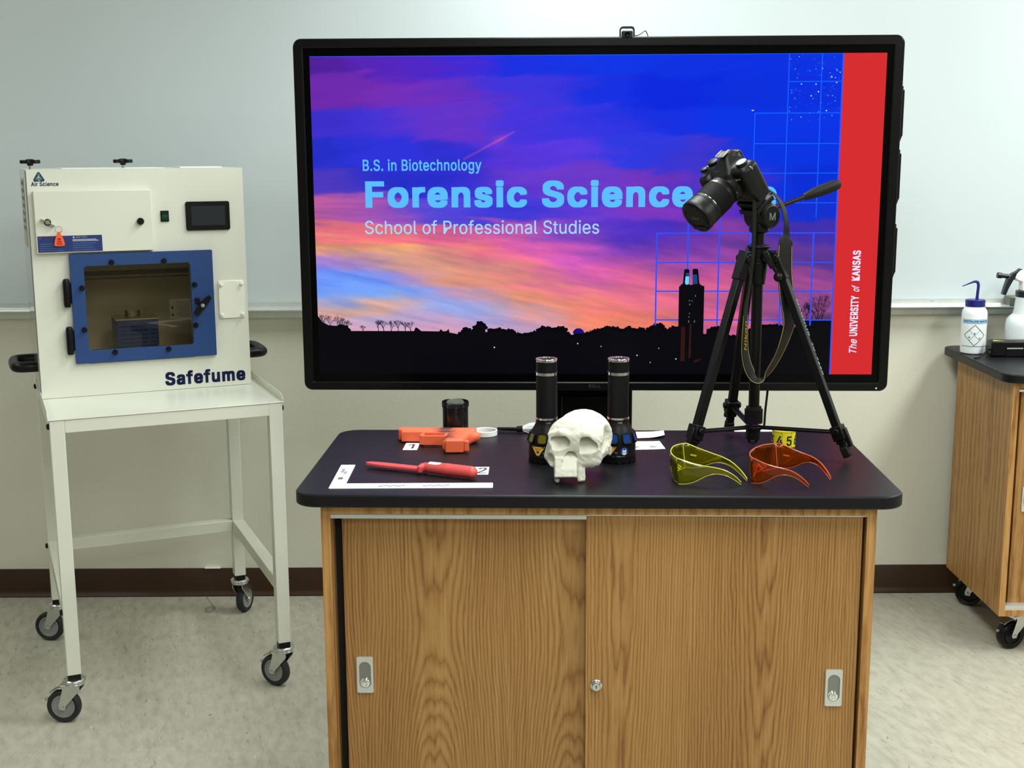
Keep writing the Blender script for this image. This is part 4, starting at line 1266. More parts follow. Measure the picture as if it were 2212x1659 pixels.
lab_cabinet('oak lab cabinet with black top in the foreground, holding the skull and tripod', (0.1783, 2.7449, 0), -0.033,
            (-0.610, 0.610), -0.305, 0.305, 0.900, -0.557, 0.557, -0.280, 0.262, -0.021, M_oak, M_oak2,
            ((-0.47, -0.21, 2.6), (0.47, -0.21, 0.4), (-0.47, 0.19, 2.9), (0.47, 0.19, 0.2)), group=None)
lab_cabinet('oak lab cabinet at the right edge, holding the wash bottle, its casters showing', (2.10, 4.08, 0), 0.0,
            (-0.606, 0.606), -0.300, 0.305, 0.902, -0.575, 0.575, -0.275, 0.215, -0.02, M_oak_side, M_oak2,
            ((-0.475, -0.20, PI + 0.35), (0.47, -0.21, 0.4), (-0.47, 0.165, PI - 0.5), (0.47, 0.15, 0.2)))

# ================================================================ white steel cart
CO = Vector((-1.2285, 3.3583, 0))
CYAW = 0.4009
cart = thing('steel_cart', 'white steel cart on four casters carrying the fume chamber', 'cart', CO, CYAW)
LW, LD = 0.592, 0.665
hl = 0.019
for (x, y) in ((0, 0), (LW, 0), (LW, LD), (0, LD)):
    MB().box(x - hl, x + hl, y - hl, y + hl, 0.145, 0.868).build('leg', M_white, cart, bevel=0.002)
for nm, bx in (('apron', (hl, LW - hl, -hl, hl, 0.832, 0.868)), ('apron', (hl, LW - hl, LD - hl, LD + hl, 0.832, 0.868)),
               ('apron', (-hl, hl, hl, LD - hl, 0.832, 0.868)), ('apron', (LW - hl, LW + hl, hl, LD - hl, 0.832, 0.868)),
               ('stretcher', (hl, LW - hl, LD - hl, LD + hl, 0.306, 0.344)), ('stretcher', (-hl, hl, hl, LD - hl, 0.306, 0.344)),
               ('stretcher', (LW - hl, LW + hl, hl, LD - hl, 0.306, 0.344))):
    MB().box(*bx).build(nm, M_white, cart, bevel=0.002)
ty = MB()
tx0, tx1, ty0, ty1, tz = -0.0235, 0.6155, -0.0215, LD + 0.0215, 0.8685
ty.box(tx0, tx1, ty0, ty1, tz, tz + 0.003)
for xa, xb in ((tx0, tx0 + 0.0025), (tx1 - 0.0025, tx1)):
    ty.prism([(ty0 + 0.004, tz), (ty1, tz), (ty1, tz + 0.024), (ty0 + 0.030, tz + 0.024), (ty0 + 0.004, tz + 0.010)], xa, xb,
             Matrix(((0, 0, 1, 0), (1, 0, 0, 0), (0, 1, 0, 0), (0, 0, 0, 1))))
ty.box(tx0, tx1, ty1 - 0.0025, ty1, tz, tz + 0.024)
ty.build('tray_top', M_white, cart, bevel=0.001)
for (x, y, z, s_) in ((-hl, 0.0, 0.850, -1), (-hl, LD, 0.850, -1), (-hl, LD, 0.325, -1), (-hl, 0.0, 0.325, -1), (LW + hl, 0.0, 0.850, 1), (LW + hl, LD, 0.850, 1), (LW + hl, 0, 0.325, 1), (LW + hl, LD, 0.325, 1)):
    MB().lathe([(0.0085, 0), (0.0085, 0.004), (0.006, 0.007), (0, 0.008)], T(x, y, z) @ Matrix.Rotation(s_ * PI / 2, 4, 'Y'), 16).build('bolt_cap', M_black, cart)
for (x, y, wh, bk) in ((0, 0, 176, 1), (LW, 0, 152, 1), (LW, LD, 76, 0), (0, LD, 172, 0)):
    caster(cart, x, y, R(wh) - CYAW, M_hub, M_tyre, brake=bool(bk))

# ================================================================ fume chamber
CHO = CO + RZ(CYAW) @ Vector((-0.019, 0.300, 0.8725))
ch = thing('fume_chamber', 'white fuming chamber with blue framed window door on the steel cart', 'chamber', CHO, CYAW)
BW, BD, BH = 0.607, 0.375, 0.657
m_in = pm('white_chamber_lining', rgb(190, 180, 150), 0.5)
b_ = MB()
b_.box(0, BW, 0, 0.012, 0, 0.095)
b_.box(0, BW, 0, 0.012, 0.385, BH)
b_.box(0, 0.135, 0, 0.012, 0.095, 0.385)
b_.box(0.437, BW, 0, 0.012, 0.095, 0.385)
b_.box(0, BW, BD - 0.012, BD, 0, BH)
b_.box(0, BW, 0.012, BD - 0.012, 0, 0.014)
b_.box(0, BW, 0.012, BD - 0.012, BH - 0.012, BH)
b_.box(BW - 0.012, BW, 0.012, BD - 0.012, 0.014, BH - 0.012)
b_.box(0, 0.012, 0.012, 0.045, 0.014, BH - 0.012)
b_.box(0, 0.012, BD - 0.045, BD - 0.012, 0.014, BH - 0.012)
b_.box(0, 0.012, 0.045, BD - 0.045, 0.014, 0.04)
b_.box(0, 0.012, 0.045, BD - 0.045, BH - 0.05, BH - 0.012)
b_.box(0.012, BW - 0.012, BD * 0.62, BD * 0.62 + 0.004, 0.42, BH - 0.012)
b_.build('cabinet_body', M_white, ch)
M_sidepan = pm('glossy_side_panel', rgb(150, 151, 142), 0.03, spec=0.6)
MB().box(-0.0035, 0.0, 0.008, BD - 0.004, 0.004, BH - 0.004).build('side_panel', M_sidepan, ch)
lb_ = MB()
lb_.M = T(-0.0040, 0, 0) @ Matrix(((0, 0, -1, 0), (-1, 0, 0, 0), (0, 1, 0, 0), (0, 0, 0, 1)))
lb_.flat([(-0.30, 0.43), (-0.12, 0.43), (-0.12, 0.63), (-0.30, 0.63)])
lb_.mat(1)
for i in range(7):
    lb_.flat([(-0.28, 0.61 - i * 0.022), (-0.14, 0.61 - i * 0.022), (-0.14, 0.622 - i * 0.022), (-0.28, 0.622 - i * 0.022)], z=0.0003)
lb_.build('side_label', [pm('tan_label', rgb(182, 172, 140), 0.5), pm('label_print', rgb(96, 84, 68), 0.5)], ch)
# access panel
ap = MB()
ap.box(0.014, 0.335, -0.020, -0.0004, 0.422, 0.597)
apo = ap.build('access_panel', M_white, ch, bevel=0.0015)
nl = MB()
nl.M = front(0.014, -0.0204, 0.4225)
nl.flat([(0.003, 0.002), (0.178, 0.002), (0.178, 0.048), (0.003, 0.048)])
nl.mat(1)
nl.flat([(0.0075, 0.0415), (0.0125, 0.0415), (0.010, 0.0462)], z=0.0003)
nl.text('DANGER', T(0.015, 0.0418, 0.0003), w=0.028, h=0.0042, bold=0.02)
nl.mat(2)
nl.text('NOTICE', T(0.107, 0.0413, 0.0003), w=0.030, h=0.0048, bold=0.02)
nl.flat([(0.097, 0.0412), (0.104, 0.0412), (0.1005, 0.0465)], z=0.0003)
nl.flat([(0.097, 0.0355), (0.162, 0.0355), (0.162, 0.0372), (0.097, 0.0372)], z=0.0003)
nl.flat([(0.097, 0.0320), (0.168, 0.0320), (0.168, 0.0337), (0.097, 0.0337)], z=0.0003)
nl.mat(3)
for i in range(4):
    for xa, xb in ((0.008, 0.072 - 0.004 * (i % 2)), (0.097, 0.160 - 0.006 * (i % 3))):
        nl.flat([(xa, 0.006 + i * 0.0062), (xb, 0.006 + i * 0.0062), (xb, 0.0078 + i * 0.0062), (xa, 0.0078 + i * 0.0062)], z=0.0003)
nl.build('notice_label', [pm('blue_label', rgb(26, 48, 112), 0.4), pm('red_print', rgb(170, 60, 62), 0.5), pm('white_print', rgb(200, 205, 205), 0.5), pm('pale_print', rgb(70, 96, 150), 0.5)], apo, smooth=False)
q = MB()
q.lathe([(0.0095, 0), (0.0095, 0.004), (0.0075, 0.0055), (0.0068, 0.0045)], front(0.047, -0.0204, 0.5095), 24)
q.build('lock_bezel', M_black, apo)
q = MB()
q.lathe([(0.0066, 0), (0.0066, 0.0046), (0, 0.0046)], front(0.047, -0.0204, 0.5095), 24)
q.build('lock_cylinder', M_chrome, apo)
MB().lathe([(0.010, 0), (0.010, 0.010), (0.0075, 0.013), (0, 0.013)], front(0.301, -0.0202, 0.5065), 24).build('knob', M_black, apo)

# switch and touch screen
q = MB()
q.box(0.3615, 0.3855, -0.004, -0.0004, 0.5025, 0.5345)
sw = q.build('rocker_switch', M_black, ch, bevel=0.0012)
q = MB()
q.prism([(-0.0044, 0.5065), (-0.0044, 0.5305), (-0.0095, 0.5305), (-0.0060, 0.5170), (-0.0065, 0.5065)], 0.3645, 0.3825, Matrix(((0, 0, 1, 0), (1, 0, 0, 0), (0, 1, 0, 0), (0, 0, 0, 1))))
q.build('rocker', tinted('green_rocker', rgb(20, 120, 80), 0.08, body=0.75, bodycol=rgb(14, 92, 62)), sw)
q = MB()
q.M = FRONT
q.prism(rrect(0.434, 0.563, 0.4745, 0.5595, 0.006, 4), 0.0004, 0.007)
tsn = q.build('touchscreen', M_black, ch, bevel=0.0015)
q = MB()
q.M = FRONT
q.flat([(0.450, 0.489), (0.549, 0.489), (0.549, 0.546), (0.450, 0.546)], z=0.0073)
q.build('screen_glass', pm('grey_screen_glass', (0.02, 0.023, 0.03, 1), 0.18, spec=0.6), tsn)

# blue framed door
M_blue = pm('blue_door_frame', rgb(26, 62, 118), 0.42, bump=0.02)
q = MB()
q.M = FRONT
q.ring(rrect(0.099, 0.504, 0.0985, 0.4165, 0.003, 6), rrect(0.137, 0.437, 0.136, 0.381, 0.008, 6), 0.003, 0.016)
door = q.build('door', M_blue, ch, bevel=0.001)
q = MB()
q.M = FRONT
q.prism(rrect(0.1355, 0.4385, 0.1345, 0.3825, 0.008, 6), 0.009, 0.0135)
q.build('window_pane', tinted('bronze_acrylic', (0.90, 0.85, 0.74, 1), 0.02, gloss=0.6), door)
q = MB()
q.M = FRONT @ T(0, 0, 0.0139)
q.flat([(0.372, 0.216), (0.4355, 0.216), (0.4355, 0.275), (0.372, 0.275)])
q.mat(1)
for i in range(8):
    q.flat([(0.392, 0.222 + i * 0.006), (0.431, 0.222 + i * 0.006), (0.431, 0.2232 + i * 0.006), (0.392, 0.2232 + i * 0.006)], z=0.0002)
q.flat([(0.376, 0.224), (0.385, 0.224), (0.3805, 0.234)], z=0.0002)
q.flat([(0.376, 0.246), (0.385, 0.246), (0.3805, 0.256)], z=0.0002)
q.build('window_label', [tinted('clear_sticker', (0.8, 0.8, 0.8, 1), 0.3, 0.3, 0.10, rgb(200, 190, 160)), tinted('sticker_print', (0.25, 0.25, 0.22, 1), 0.3, 0.3)], door, smooth=False)
for (x, z) in ((0.214, 0.3905), (0.362, 0.3895), (0.128, 0.3195), (0.1275, 0.198), (0.209, 0.1275), (0.362, 0.1275), (0.447, 0.3155), (0.445, 0.194)):
    MB().lathe([(0.006, 0), (0.0075, 0.003), (0.0075, 0.010), (0.0055, 0.013), (0, 0.013)], front(x, -0.0162, z), 16).build('thumb_screw', M_black, door)
q = MB()
q.M = front(0.466, -0.016, 0.2535)
q.lathe([(0.010, 0), (0.010, 0.012)], T(0, 0, 0), 20)
q.M = front(0.466, -0.029, 0.2535) @ RZ(R(-39))
q.prism([(-0.0075, -0.034), (0.0065, -0.036), (0.0085, -0.028), (0.010, 0.0), (0.0085, 0.030), (0.006, 0.036), (-0.003, 0.036), (-0.0075, 0.020), (-0.010, 0.0)], -0.004, 0.006)
q.M = front(0.452, -0.017, 0.268)
q.box(-0.006, 0.008, -0.010, 0.008, 0, 0.010)
lt = q.build('latch_handle', M_black, door, bevel=0.0015)
q = MB()
q.lathe([(0.0058, 0), (0.0058, 0.001), (0, 0.0016)], front(0.466, -0.0352, 0.2535), 16)
q.build('latch_bolt', M_hub, lt)
for z in (0.305, 0.167):
    q = MB()
    q.box(0.078, 0.0985, -0.014, -0.0004, z - 0.030, z + 0.030)
    q.lathe([(0.008, -0.040), (0.010, -0.032), (0.010, 0.034), (0.0075, 0.042)], T(0.086, -0.017, z), 16)
    q.build('hinge', M_black, ch, bevel=0.002)
# blanking plate at the right
M_cream = pm('cream_plastic', rgb(236, 236, 222), 0.38)
q = MB()
q.M = FRONT
q.prism(rrect(0.519, 0.5965, 0.2075, 0.3215, 0.004, 4), 0.0004, 0.006)
pt = q.build('blanking_plate', M_cream, ch, bevel=0.0015)
for (x, z) in ((0.527, 0.310), (0.588, 0.311), (0.5265, 0.2175), (0.588, 0.2185)):
    MB().lathe([(0.0055, 0), (0.0055, 0.006), (0.0035, 0.009), (0, 0.0095)], front(x, -0.0062, z), 16).build('nut', M_cream, pt)
# star knobs on top
for x in (0.016, 0.272):
    q = MB()
    q.M = T(x, 0.070, BH)
    q.lathe([(0.0045, 0.0), (0.0045, 0.014)], None, 12)
    kb = q.build('knob_stud', M_zinc, ch)
    q = MB()
    q.M = T(x, 0.070, BH)
    lob = []
    for i in range(72):
        a = 2 * PI * i / 72
        lob.append(((0.0248 + 0.0030 * math.cos(6 * a)) * math.cos(a), (0.0248 + 0.0030 * math.cos(6 * a)) * math.sin(a)))
    q.prism(lob, 0.016, 0.0265)
    q.lathe([(0.008, 0.010), (0.0095, 0.018)], None, 20)
    q.lathe([(0.013, 0.0264), (0.009, 0.0285), (0, 0.029)], None, 24)
    q.build('star_knob', M_black, kb, bevel=0.0025, seg=3)
q = MB()
q.box(0.44, 0.565, 0.10, 0.24, BH + 0.0002, BH + 0.003)
q.box(0.10, 0.39, 0.05, 0.30, BH + 0.0002, BH + 0.0016)
q.build('lid_plate', M_paper, ch)
# side handles
for s_, x in ((-1, -0.0038), (1, BW + 0.0002)):
    q = MB()
    pts = [(x, 0.075, 0.085), (x + s_ * 0.030, 0.075, 0.085), (x + s_ * 0.052, 0.084, 0.085), (x + s_ * 0.060, 0.110, 0.085), (x + s_ * 0.060, 0.205, 0.085), (x + s_ * 0.052, 0.232, 0.085), (x + s_ * 0.030, 0.240, 0.085), (x, 0.240, 0.085)]
    P_ = spline(pts, 5)
    q.tube(P_, 0.0155, 14)
    q.build('side_handle', M_black, ch)

# lettering and emblem
M_navy = pm('navy_print', rgb(28, 40, 104), 0.4)
q = MB()
q.M = front(0, -0.0006, 0)
q.text('Safefume', T(0.350, 0.0135, 0), w=0.240, h=0.0400, bold=0.037, spacing=1.0)
q.build('model_lettering', M_navy, ch)
q = MB()
q.M = front(0, -0.0006, 0)
q.text('Air Science', T(0.0115, 0.6105, 0), w=0.0730, h=0.0112, bold=0.018)
tri = [(0.0330 + 0.0165 * math.cos(a) * 1.02, 0.6335 + 0.0165 * math.sin(a)) for a in (R(90), R(210), R(330))]


def round_tri(tr_, r_):
    out = []
    c_ = (sum(p[0] for p in tr_) / 3, sum(p[1] for p in tr_) / 3)
    for i in range(3):
        p, a0 = tr_[i], 90 + 120 * i
        bx = (p[0] + (c_[0] - p[0]) * 0.27, p[1] + (c_[1] - p[1]) * 0.27)
        for j in range(7):
            a = R(a0 - 60 + 20 * j)
            out.append((bx[0] + r_ * math.cos(a), bx[1] + r_ * math.sin(a)))
    return out


q.flat(round_tri(tri, 0.0042), z=0.0)
q.mat(1)
for (x, y, r_) in ((0.033, 0.6425, 0.0028), (0.0275, 0.6315, 0.0028), (0.0385, 0.6315, 0.0028), (0.0335, 0.6275, 0.0036)):
    q.flat(circ(r_, 14, x, y), z=0.0002)
for (p, p2) in (((0.033, 0.6425), (0.0275, 0.6315)), ((0.033, 0.6425), (0.0385, 0.6315)), ((0.0275, 0.6315), (0.0335, 0.6275))):
    d_ = Vector((p2[0] - p[0], p2[1] - p[1], 0)).normalized()
    n_ = Vector((-d_.y, d_.x, 0)) * 0.0011
    q.flat([(p[0] - n_.x, p[1] - n_.y), (p2[0] - n_.x, p2[1] - n_.y), (p2[0] + n_.x, p2[1] + n_.y), (p[0] + n_.x, p[1] + n_.y)], z=0.00025)
q.mat(2)
q.flat([(0.0322, 0.6385), (0.0352, 0.6335), (0.0305, 0.6328)], z=0.0003)
q.build('maker_emblem', [M_navy, pm('green_print', rgb(88, 150, 92), 0.4), M_paper], ch)
# a shelf rail seen through the window, inside
q = MB()
q.box(0.013, BW - 0.013, 0.200, 0.212, 0.333, 0.347)
q.box(0.013, BW - 0.013, 0.200, 0.206, 0.322, 0.326)
q.build('inner_rail', pm('dark_rail', (0.05, 0.05, 0.05, 1), 0.25, 0.8), ch)

# key with orange tag in the chamber's lock
kt = thing('key_tag', 'key in the chamber lock with ring and hanging orange tag', 'key', CHO, CYAW)
q = MB()
q.M = front(0.047, -0.028, 0.5095) @ RZ(R(-30))
q.prism(rrect(-0.020, 0.022, -0.0012, 0.0012, 0.0006, 3), -0.007, 0.007)
q.build('key', M_zinc, kt)
q = MB()
q.M = front(0.0745, -0.034, 0.4890)
q.tube([(0.0092 * math.cos(2 * PI * i / 32), 0.0092 * math.sin(2 * PI * i / 32), 0) for i in range(32)], 0.0008, 6, True)
q.build('key_ring', M_zinc, kt)
q = MB()
q.M = front(0.0745, -0.034, 0.4520)
pl = spline([(0.0035, 0.0300), (0.0050, 0.024), (0.0105, 0.012), (0.0138, -0.002), (0.0130, -0.008), (0.0, -0.0095), (-0.0130, -0.008), (-0.0138, -0.002), (-0.0105, 0.012), (-0.0050, 0.024), (-0.0035, 0.0300), (0, 0.0312)], 4, True)
q.prism(pl[::-1] if False else [p for p in pl][::-1], -0.0015, 0.0015)
tg = q.build('tag', pm('orange_tag', rgb(250, 92, 42), 0.4), kt, bevel=0.0006)
q = MB()
q.M = front(0.0745, -0.0362, 0.4520)
q.flat([(0.005 * math.cos(2 * PI * i / 16), 0.0105 + 0.0026 * math.sin(2 * PI * i / 16)) for i in range(16)])
q.flat([(-0.0055, 0.003), (0.0055, 0.003), (0.0055, 0.0055), (-0.0055, 0.0055)])
for i in range(4):
    q.flat([(-0.007, -0.006 + i * 0.0021), (0.007, -0.006 + i * 0.0021), (0.007, -0.0052 + i * 0.0021), (-0.007, -0.0052 + i * 0.0021)])
q.build('tag_print', pm('tag_print', rgb(120, 40, 22), 0.5), tg)

# equipment inside the chamber
DVO = CO + RZ(CYAW) @ Vector((0.213, 0.42, 0.887))
dv_ = thing('hot_plate', 'dark blue hot plate unit inside the fume chamber behind the tinted window', 'hot plate', DVO, CYAW)
M_dblue = pm('dark_blue_case', rgb(40, 74, 150), 0.4)
q = MB()
q.box(0, 0.120, 0, 0.13, 0.0, 0.106)
q.build('base_case', M_dblue, dv_, bevel=0.002)
q = MB()
q.box(-0.002, 0.122, -0.002, 0.132, 0.1065, 0.1875)
bs = q.build('heater_case', M_dblue, dv_, bevel=0.002)
q = MB()
q.M = front(0, -0.0023, 0)
for r_ in range(5):
    for c_ in range(15):
        if 10 < c_ < 12:
            continue
        q.flat(circ(0.0027, 6, 0.010 + c_ * 0.0074 + (r_ % 2) * 0.0037, 0.118 + r_ * 0.0125))
q.build('vent_holes', M_void, bs)
MB().box(-0.004, 0.124, -0.004, 0.134, 0.188, 0.191).build('top_plate', pm('pale_metal_plate', (0.6, 0.6, 0.55, 1), 0.4, 0.6), dv_)
q = MB()
q.M = front(0, -0.0005, 0)
q.text('TURBO-PLATE', T(0.034, 0.074, 0), w=0.050, h=0.005, bold=0.02)
q.flat([(0.004, 0.075), (0.020, 0.075), (0.020, 0.078), (0.004, 0.078)])
q.flat([(0.022, 0.050), (0.044, 0.050), (0.044, 0.053), (0.022, 0.053)])
q.flat([(0.095, 0.068), (0.102, 0.068), (0.102, 0.080), (0.095, 0.080)])
q.flat([(0.106, 0.068), (0.113, 0.068), (0.113, 0.080), (0.106, 0.080)])
q.build('case_print', pm('case_print', rgb(180, 185, 200), 0.5), dv_)
MB().lathe([(0.005, 0), (0.005, 0.004), (0, 0.005)], front(0.057, -0.0003, 0.055), 14).build('indicator', pm('red_indicator', rgb(150, 40, 40), 0.3), dv_)
q = MB()
q.lathe([(0.0, 0.0), (0.021, 0.0), (0.023, 0.003), (0.023, 0.018), (0.0215, 0.018), (0.0215, 0.003), (0, 0.0025)], None, 28)
gd = q.build('glass_dish', tinted('clear_glass', (0.93, 0.95, 0.94, 1), 0.02, body=0.12, bodycol=rgb(220, 220, 215)), None)
gd.location = DVO + RZ(CYAW) @ Vector((0.054, 0.060, 0.1915))
tag(gd, 'round clear glass dish on top of the blue hot plate', 'dish')

# ================================================================ things on the lab table (top at z = 0.900)
ZT = 0.9005

# ---- training pistol: lies on its side, muzzle left, grip towards the viewer
M_orange = pm('orange_rubber', rgb(235, 102, 64), 0.5, bump=0.08, bscale=180)
m_or2, nt, b = new_mat('orange_rubber_dusted')
tcn = nt.nodes.new('ShaderNodeTexCoord')
nn = nt.nodes.new('ShaderNodeTexNoise')
nn.inputs['Scale'].default_value = 28
nn.inputs['Detail'].default_value = 5
nt.links.new(tcn.outputs['Object'], nn.inputs['Vector'])
sp = nt.nodes.new('ShaderNodeSeparateXYZ')
nt.links.new(tcn.outputs['Object'], sp.inputs[0])
# dark fingerprint powder brushed over the middle of the upward face
mr = nt.nodes.new('ShaderNodeMapRange')
mr.inputs['From Min'].default_value = 0.055
mr.inputs['From Max'].default_value = 0.0
ab = nt.nodes.new('ShaderNodeMath')
ab.operation = 'SUBTRACT'
nt.links.new(sp.outputs[0], ab.inputs[0])
ab.inputs[1].default_value = 0.115
ab2 = nt.nodes.new('ShaderNodeMath')
ab2.operation = 'ABSOLUTE'
nt.links.new(ab.outputs[0], ab2.inputs[0])
nt.links.new(ab2.outputs[0], mr.inputs['Value'])
zr = nt.nodes.new('ShaderNodeMapRange')
zr.inputs['From Min'].default_value = 0.0235
zr.inputs['From Max'].default_value = 0.0275
nt.links.new(sp.outputs[2], zr.inputs['Value'])
mu = nt.nodes.new('ShaderNodeMath')
mu.operation = 'MULTIPLY'
nt.links.new(mr.outputs[0], mu.inputs[0])
nt.links.new(zr.outputs[0], mu.inputs[1])
mu2 = nt.nodes.new('ShaderNodeMath')
mu2.operation = 'MULTIPLY'
nt.links.new(mu.outputs[0], mu2.inputs[0])
nt.links.new(nn.outputs['Fac'], mu2.inputs[1])
rp = nt.nodes.new('ShaderNodeValToRGB')
rp.color_ramp.elements[0].position = 0.15
rp.color_ramp.elements[0].color = rgb(235, 102, 64)
rp.color_ramp.elements[1].position = 0.42
rp.color_ramp.elements[1].color = rgb(92, 48, 34)
nt.links.new(mu2.outputs[0], rp.inputs[0])
nt.links.new(rp.outputs[0], b.inputs['Base Color'])
b.inputs['Roughness'].default_value = 0.5

pistol = thing('training_pistol', 'orange training pistol lying on its side beside the number 1 card', 'training pistol', (-0.268, 2.965, ZT), -0.06)
# local: x from muzzle to rear, -y towards the viewer (grip), z up; 28 mm thick
q = MB()
q.prism([(0.006, -0.030), (0.182, -0.030), (0.184, -0.026), (0.184, 0.0), (0.006, 0.0), (0.0, -0.006), (0.0, -0.024)], 0.001, 0.028)
q.prism([(0.150, -0.004), (0.182, -0.004), (0.182, 0.003), (0.150, 0.003)], 0.009, 0.019)
q.build('slide', m_or2, pistol, bevel=0.004, seg=3)
q = MB()
q.prism([(0.010, -0.048), (0.060, -0.048), (0.072, -0.052), (0.120, -0.052), (0.186, -0.044), (0.188, -0.031), (0.186, -0.0295), (0.012, -0.0295)], 0.002, 0.027)
q.build('receiver', m_or2, pistol, bevel=0.003, seg=3)
q = MB()
q.ring([(0.060, -0.051), (0.058, -0.078), (0.064, -0.085), (0.116, -0.085), (0.122, -0.078), (0.122, -0.051)],
       [(0.067, -0.0505), (0.066, -0.074), (0.069, -0.077), (0.112, -0.077), (0.115, -0.074), (0.115, -0.0505)], 0.004, 0.025)
q.build('trigger_guard', M_orange, pistol, bevel=0.0025)
q = MB()
q.prism([(0.088, -0.0505), (0.094, -0.0505), (0.091, -0.070), (0.086, -0.071)], 0.012, 0.018)
q.build('trigger', M_orange, pistol, bevel=0.001)
gf_ = lambda x, y, z: smin(s_box((0.146, -0.090, 0.0155), (0.026, 0.052, 0.0155), 0.010, rot=((0.996, 0.087, 0), (-0.087, 0.996, 0), (0, 0, 1)))(x, y, z),
                           s_cap((0.170, -0.050, 0.0145), (0.184, -0.040, 0.0145), 0.0125)(x, y, z), 0.014)
P, F = surfnet(gf_, (0.105, -0.155, -0.004), (0.21, -0.015, 0.036), 70)
MB().add(P, F).build('grip', m_or2, pistol, angle=60)
q = MB()
q.M = Matrix.Translation((0.1505, -0.1415, 0)) @ RZ(R(5))
q.prism(rrect(-0.0255, 0.0165, -0.008, 0.0005, 0.003, 4), 0.0008, 0.0305)
q.prism(rrect(0.0170, 0.0285, -0.006, 0.002, 0.003, 4), 0.0025, 0.0285)
q.build('magazine_base', M_orange, pistol, bevel=0.003, seg=3)

# ---- red training knife
M_red = pm('red_rubber', rgb(212, 76, 75), 0.42, bump=0.05, bscale=150)
kn_dir = Vector((-0.074 + 0.318, 2.574 - 2.684, 0))
knife = thing('training_knife', 'red rubber training knife lying in front of the pistol beside the number 2 card', 'training knife', (-0.318, 2.684, ZT), math.atan2(kn_dir.y, kn_dir.x))
# local x from tip to handle end
q = MB()
top = spline([(0.0, 0.0), (0.010, 0.0085), (0.040, 0.0125), (0.090, 0.0135), (0.140, 0.0135)], 5)
bot = spline([(0.140, -0.0085), (0.090, -0.0095), (0.040, -0.0095), (0.008, -0.0050), (0.0, 0.0)], 5)
q.prism(list(bot) + list(top)[1:-1] + [(0.140, 0.0135)], 0.005, 0.0115)
q.build('blade', M_red, knife, bevel=0.0025, seg=3)
hf = lambda x, y, z: smin(smin(s_cap((0.158, 0.0015, 0.0140), (0.200, 0.0, 0.0140), 0.0118, 0.0128)(x, y, z), s_cap((0.200, 0, 0.0140), (0.256, -0.001, 0.0140), 0.0128, 0.0125)(x, y, z), 0.0015),
                          smin(s_box((0.139, 0.0015, 0.0115), (0.0050, 0.0185, 0.0085), 0.004)(x, y, z), s_cap((0.138, 0.002, 0.0115), (0.160, 0.0015, 0.014), 0.008)(x, y, z), 0.006), 0.006)
P, F = surfnet(hf, (0.12, -0.03, -0.004), (0.28, 0.03, 0.034), 90)
P[:, 2] = np.maximum(P[:, 2], 0.0)
hd = MB().add(P, F).build('handle', M_red, knife, angle=60)
# pale patch on top of the handle near the guard
sel = [f_ for f_ in F if all(0.155 < P[i][0] < 0.186 and -0.0075 < P[i][1] < 0.004 and P[i][2] > 0.018 for i in f_)]
q = MB()
q.add([(p[0], p[1], p[2]) for p in P + np.array([0, -0.0003, 0.0006])], sel)
q.build('pale_patch', pm('pale_pink', rgb(245, 205, 208), 0.5), knife)

# ---- number cards
for dig, lb, (x, y, rz, w, h) in (('1', 'small white card with a handwritten 1 in front of the pistol', (-0.2335, 2.8755, -0.035, 0.033, 0.071)),
                                  ('2', 'small white card with a handwritten 2 behind the red knife handle', (-0.0735, 2.6435, -0.02, 0.046, 0.066))):
    cd = thing('number_card', lb, 'card', (x, y, ZT), rz, 'number cards on the lab table')
    MB().box(-w / 2, w / 2, -h / 2, h / 2, 0.0002, 0.0008).build('card', M_paper, cd)
    q = MB()
    if dig == '1':
        s1 = [(-0.008, 0.012), (0.001, 0.020), (0.004, 0.022), (0.004, 0.0), (0.0035, -0.022)]
    else:
        s1 = spline([(0.002, 0.012), (0.006, 0.021), (0.013, 0.022), (0.016, 0.014), (0.012, 0.002), (0.004, -0.012), (0.000, -0.018), (0.003, -0.0205), (0.010, -0.020), (0.018, -0.0205)], 5)
    P_ = [Vector((*p, 0.0011)) for p in s1]
    vs = []
    for i, p in enumerate(P_):
        d_ = (P_[min(i + 1, len(P_) - 1)] - P_[max(i - 1, 0)]).normalized()
        n_ = Vector((-d_.y, d_.x, 0)) * 0.0025
        vs += [tuple(p - n_), tuple(p + n_)]
    q.add(vs, [(2 * i, 2 * i + 2, 2 * i + 3, 2 * i + 1) for i in range(len(P_) - 1)])
    q.build('numeral', M_ink, cd)

# ---- L-shaped photo scale
rl = thing('scale_ruler', 'white L-shaped forensic photo scale ruler at the front left of the lab table', 'ruler', (-0.373, 2.501, ZT), 0.0)
q = MB()
q.prism([(0.0015, 0.0), (0.331, 0.0), (0.333, 0.002), (0.333, 0.036), (0.331, 0.038), (0.031, 0.038), (0.031, 0.195), (0.029, 0.197), (0.002, 0.197), (0.0, 0.195), (0.0, 0.0015)], 0.0002, 0.0016)
q.build('plate', pm('white_scale_plastic', rgb(238, 242, 242), 0.35), rl)
q = MB()
Z_ = 0.0018
for i in range(33):
    h_ = 0.007 if i % 5 == 0 else 0.004
    q.flat([(0.034 + i * 0.009 - 0.0002, 0.0375 - h_), (0.034 + i * 0.009 + 0.0002, 0.0375 - h_), (0.034 + i * 0.009 + 0.0002, 0.0375), (0.034 + i * 0.009 - 0.0002, 0.0375)], z=Z_)
for x0 in (0.100, 0.190):
    for i in range(6):
        q.flat([(x0 + i * 0.009, 0.012 + 0.005 * (i % 2)), (x0 + i * 0.009 + 0.009, 0.012 + 0.005 * (i % 2)), (x0 + i * 0.009 + 0.009, 0.017 + 0.005 * (i % 2)), (x0 + i * 0.009, 0.017 + 0.005 * (i % 2))], z=Z_)
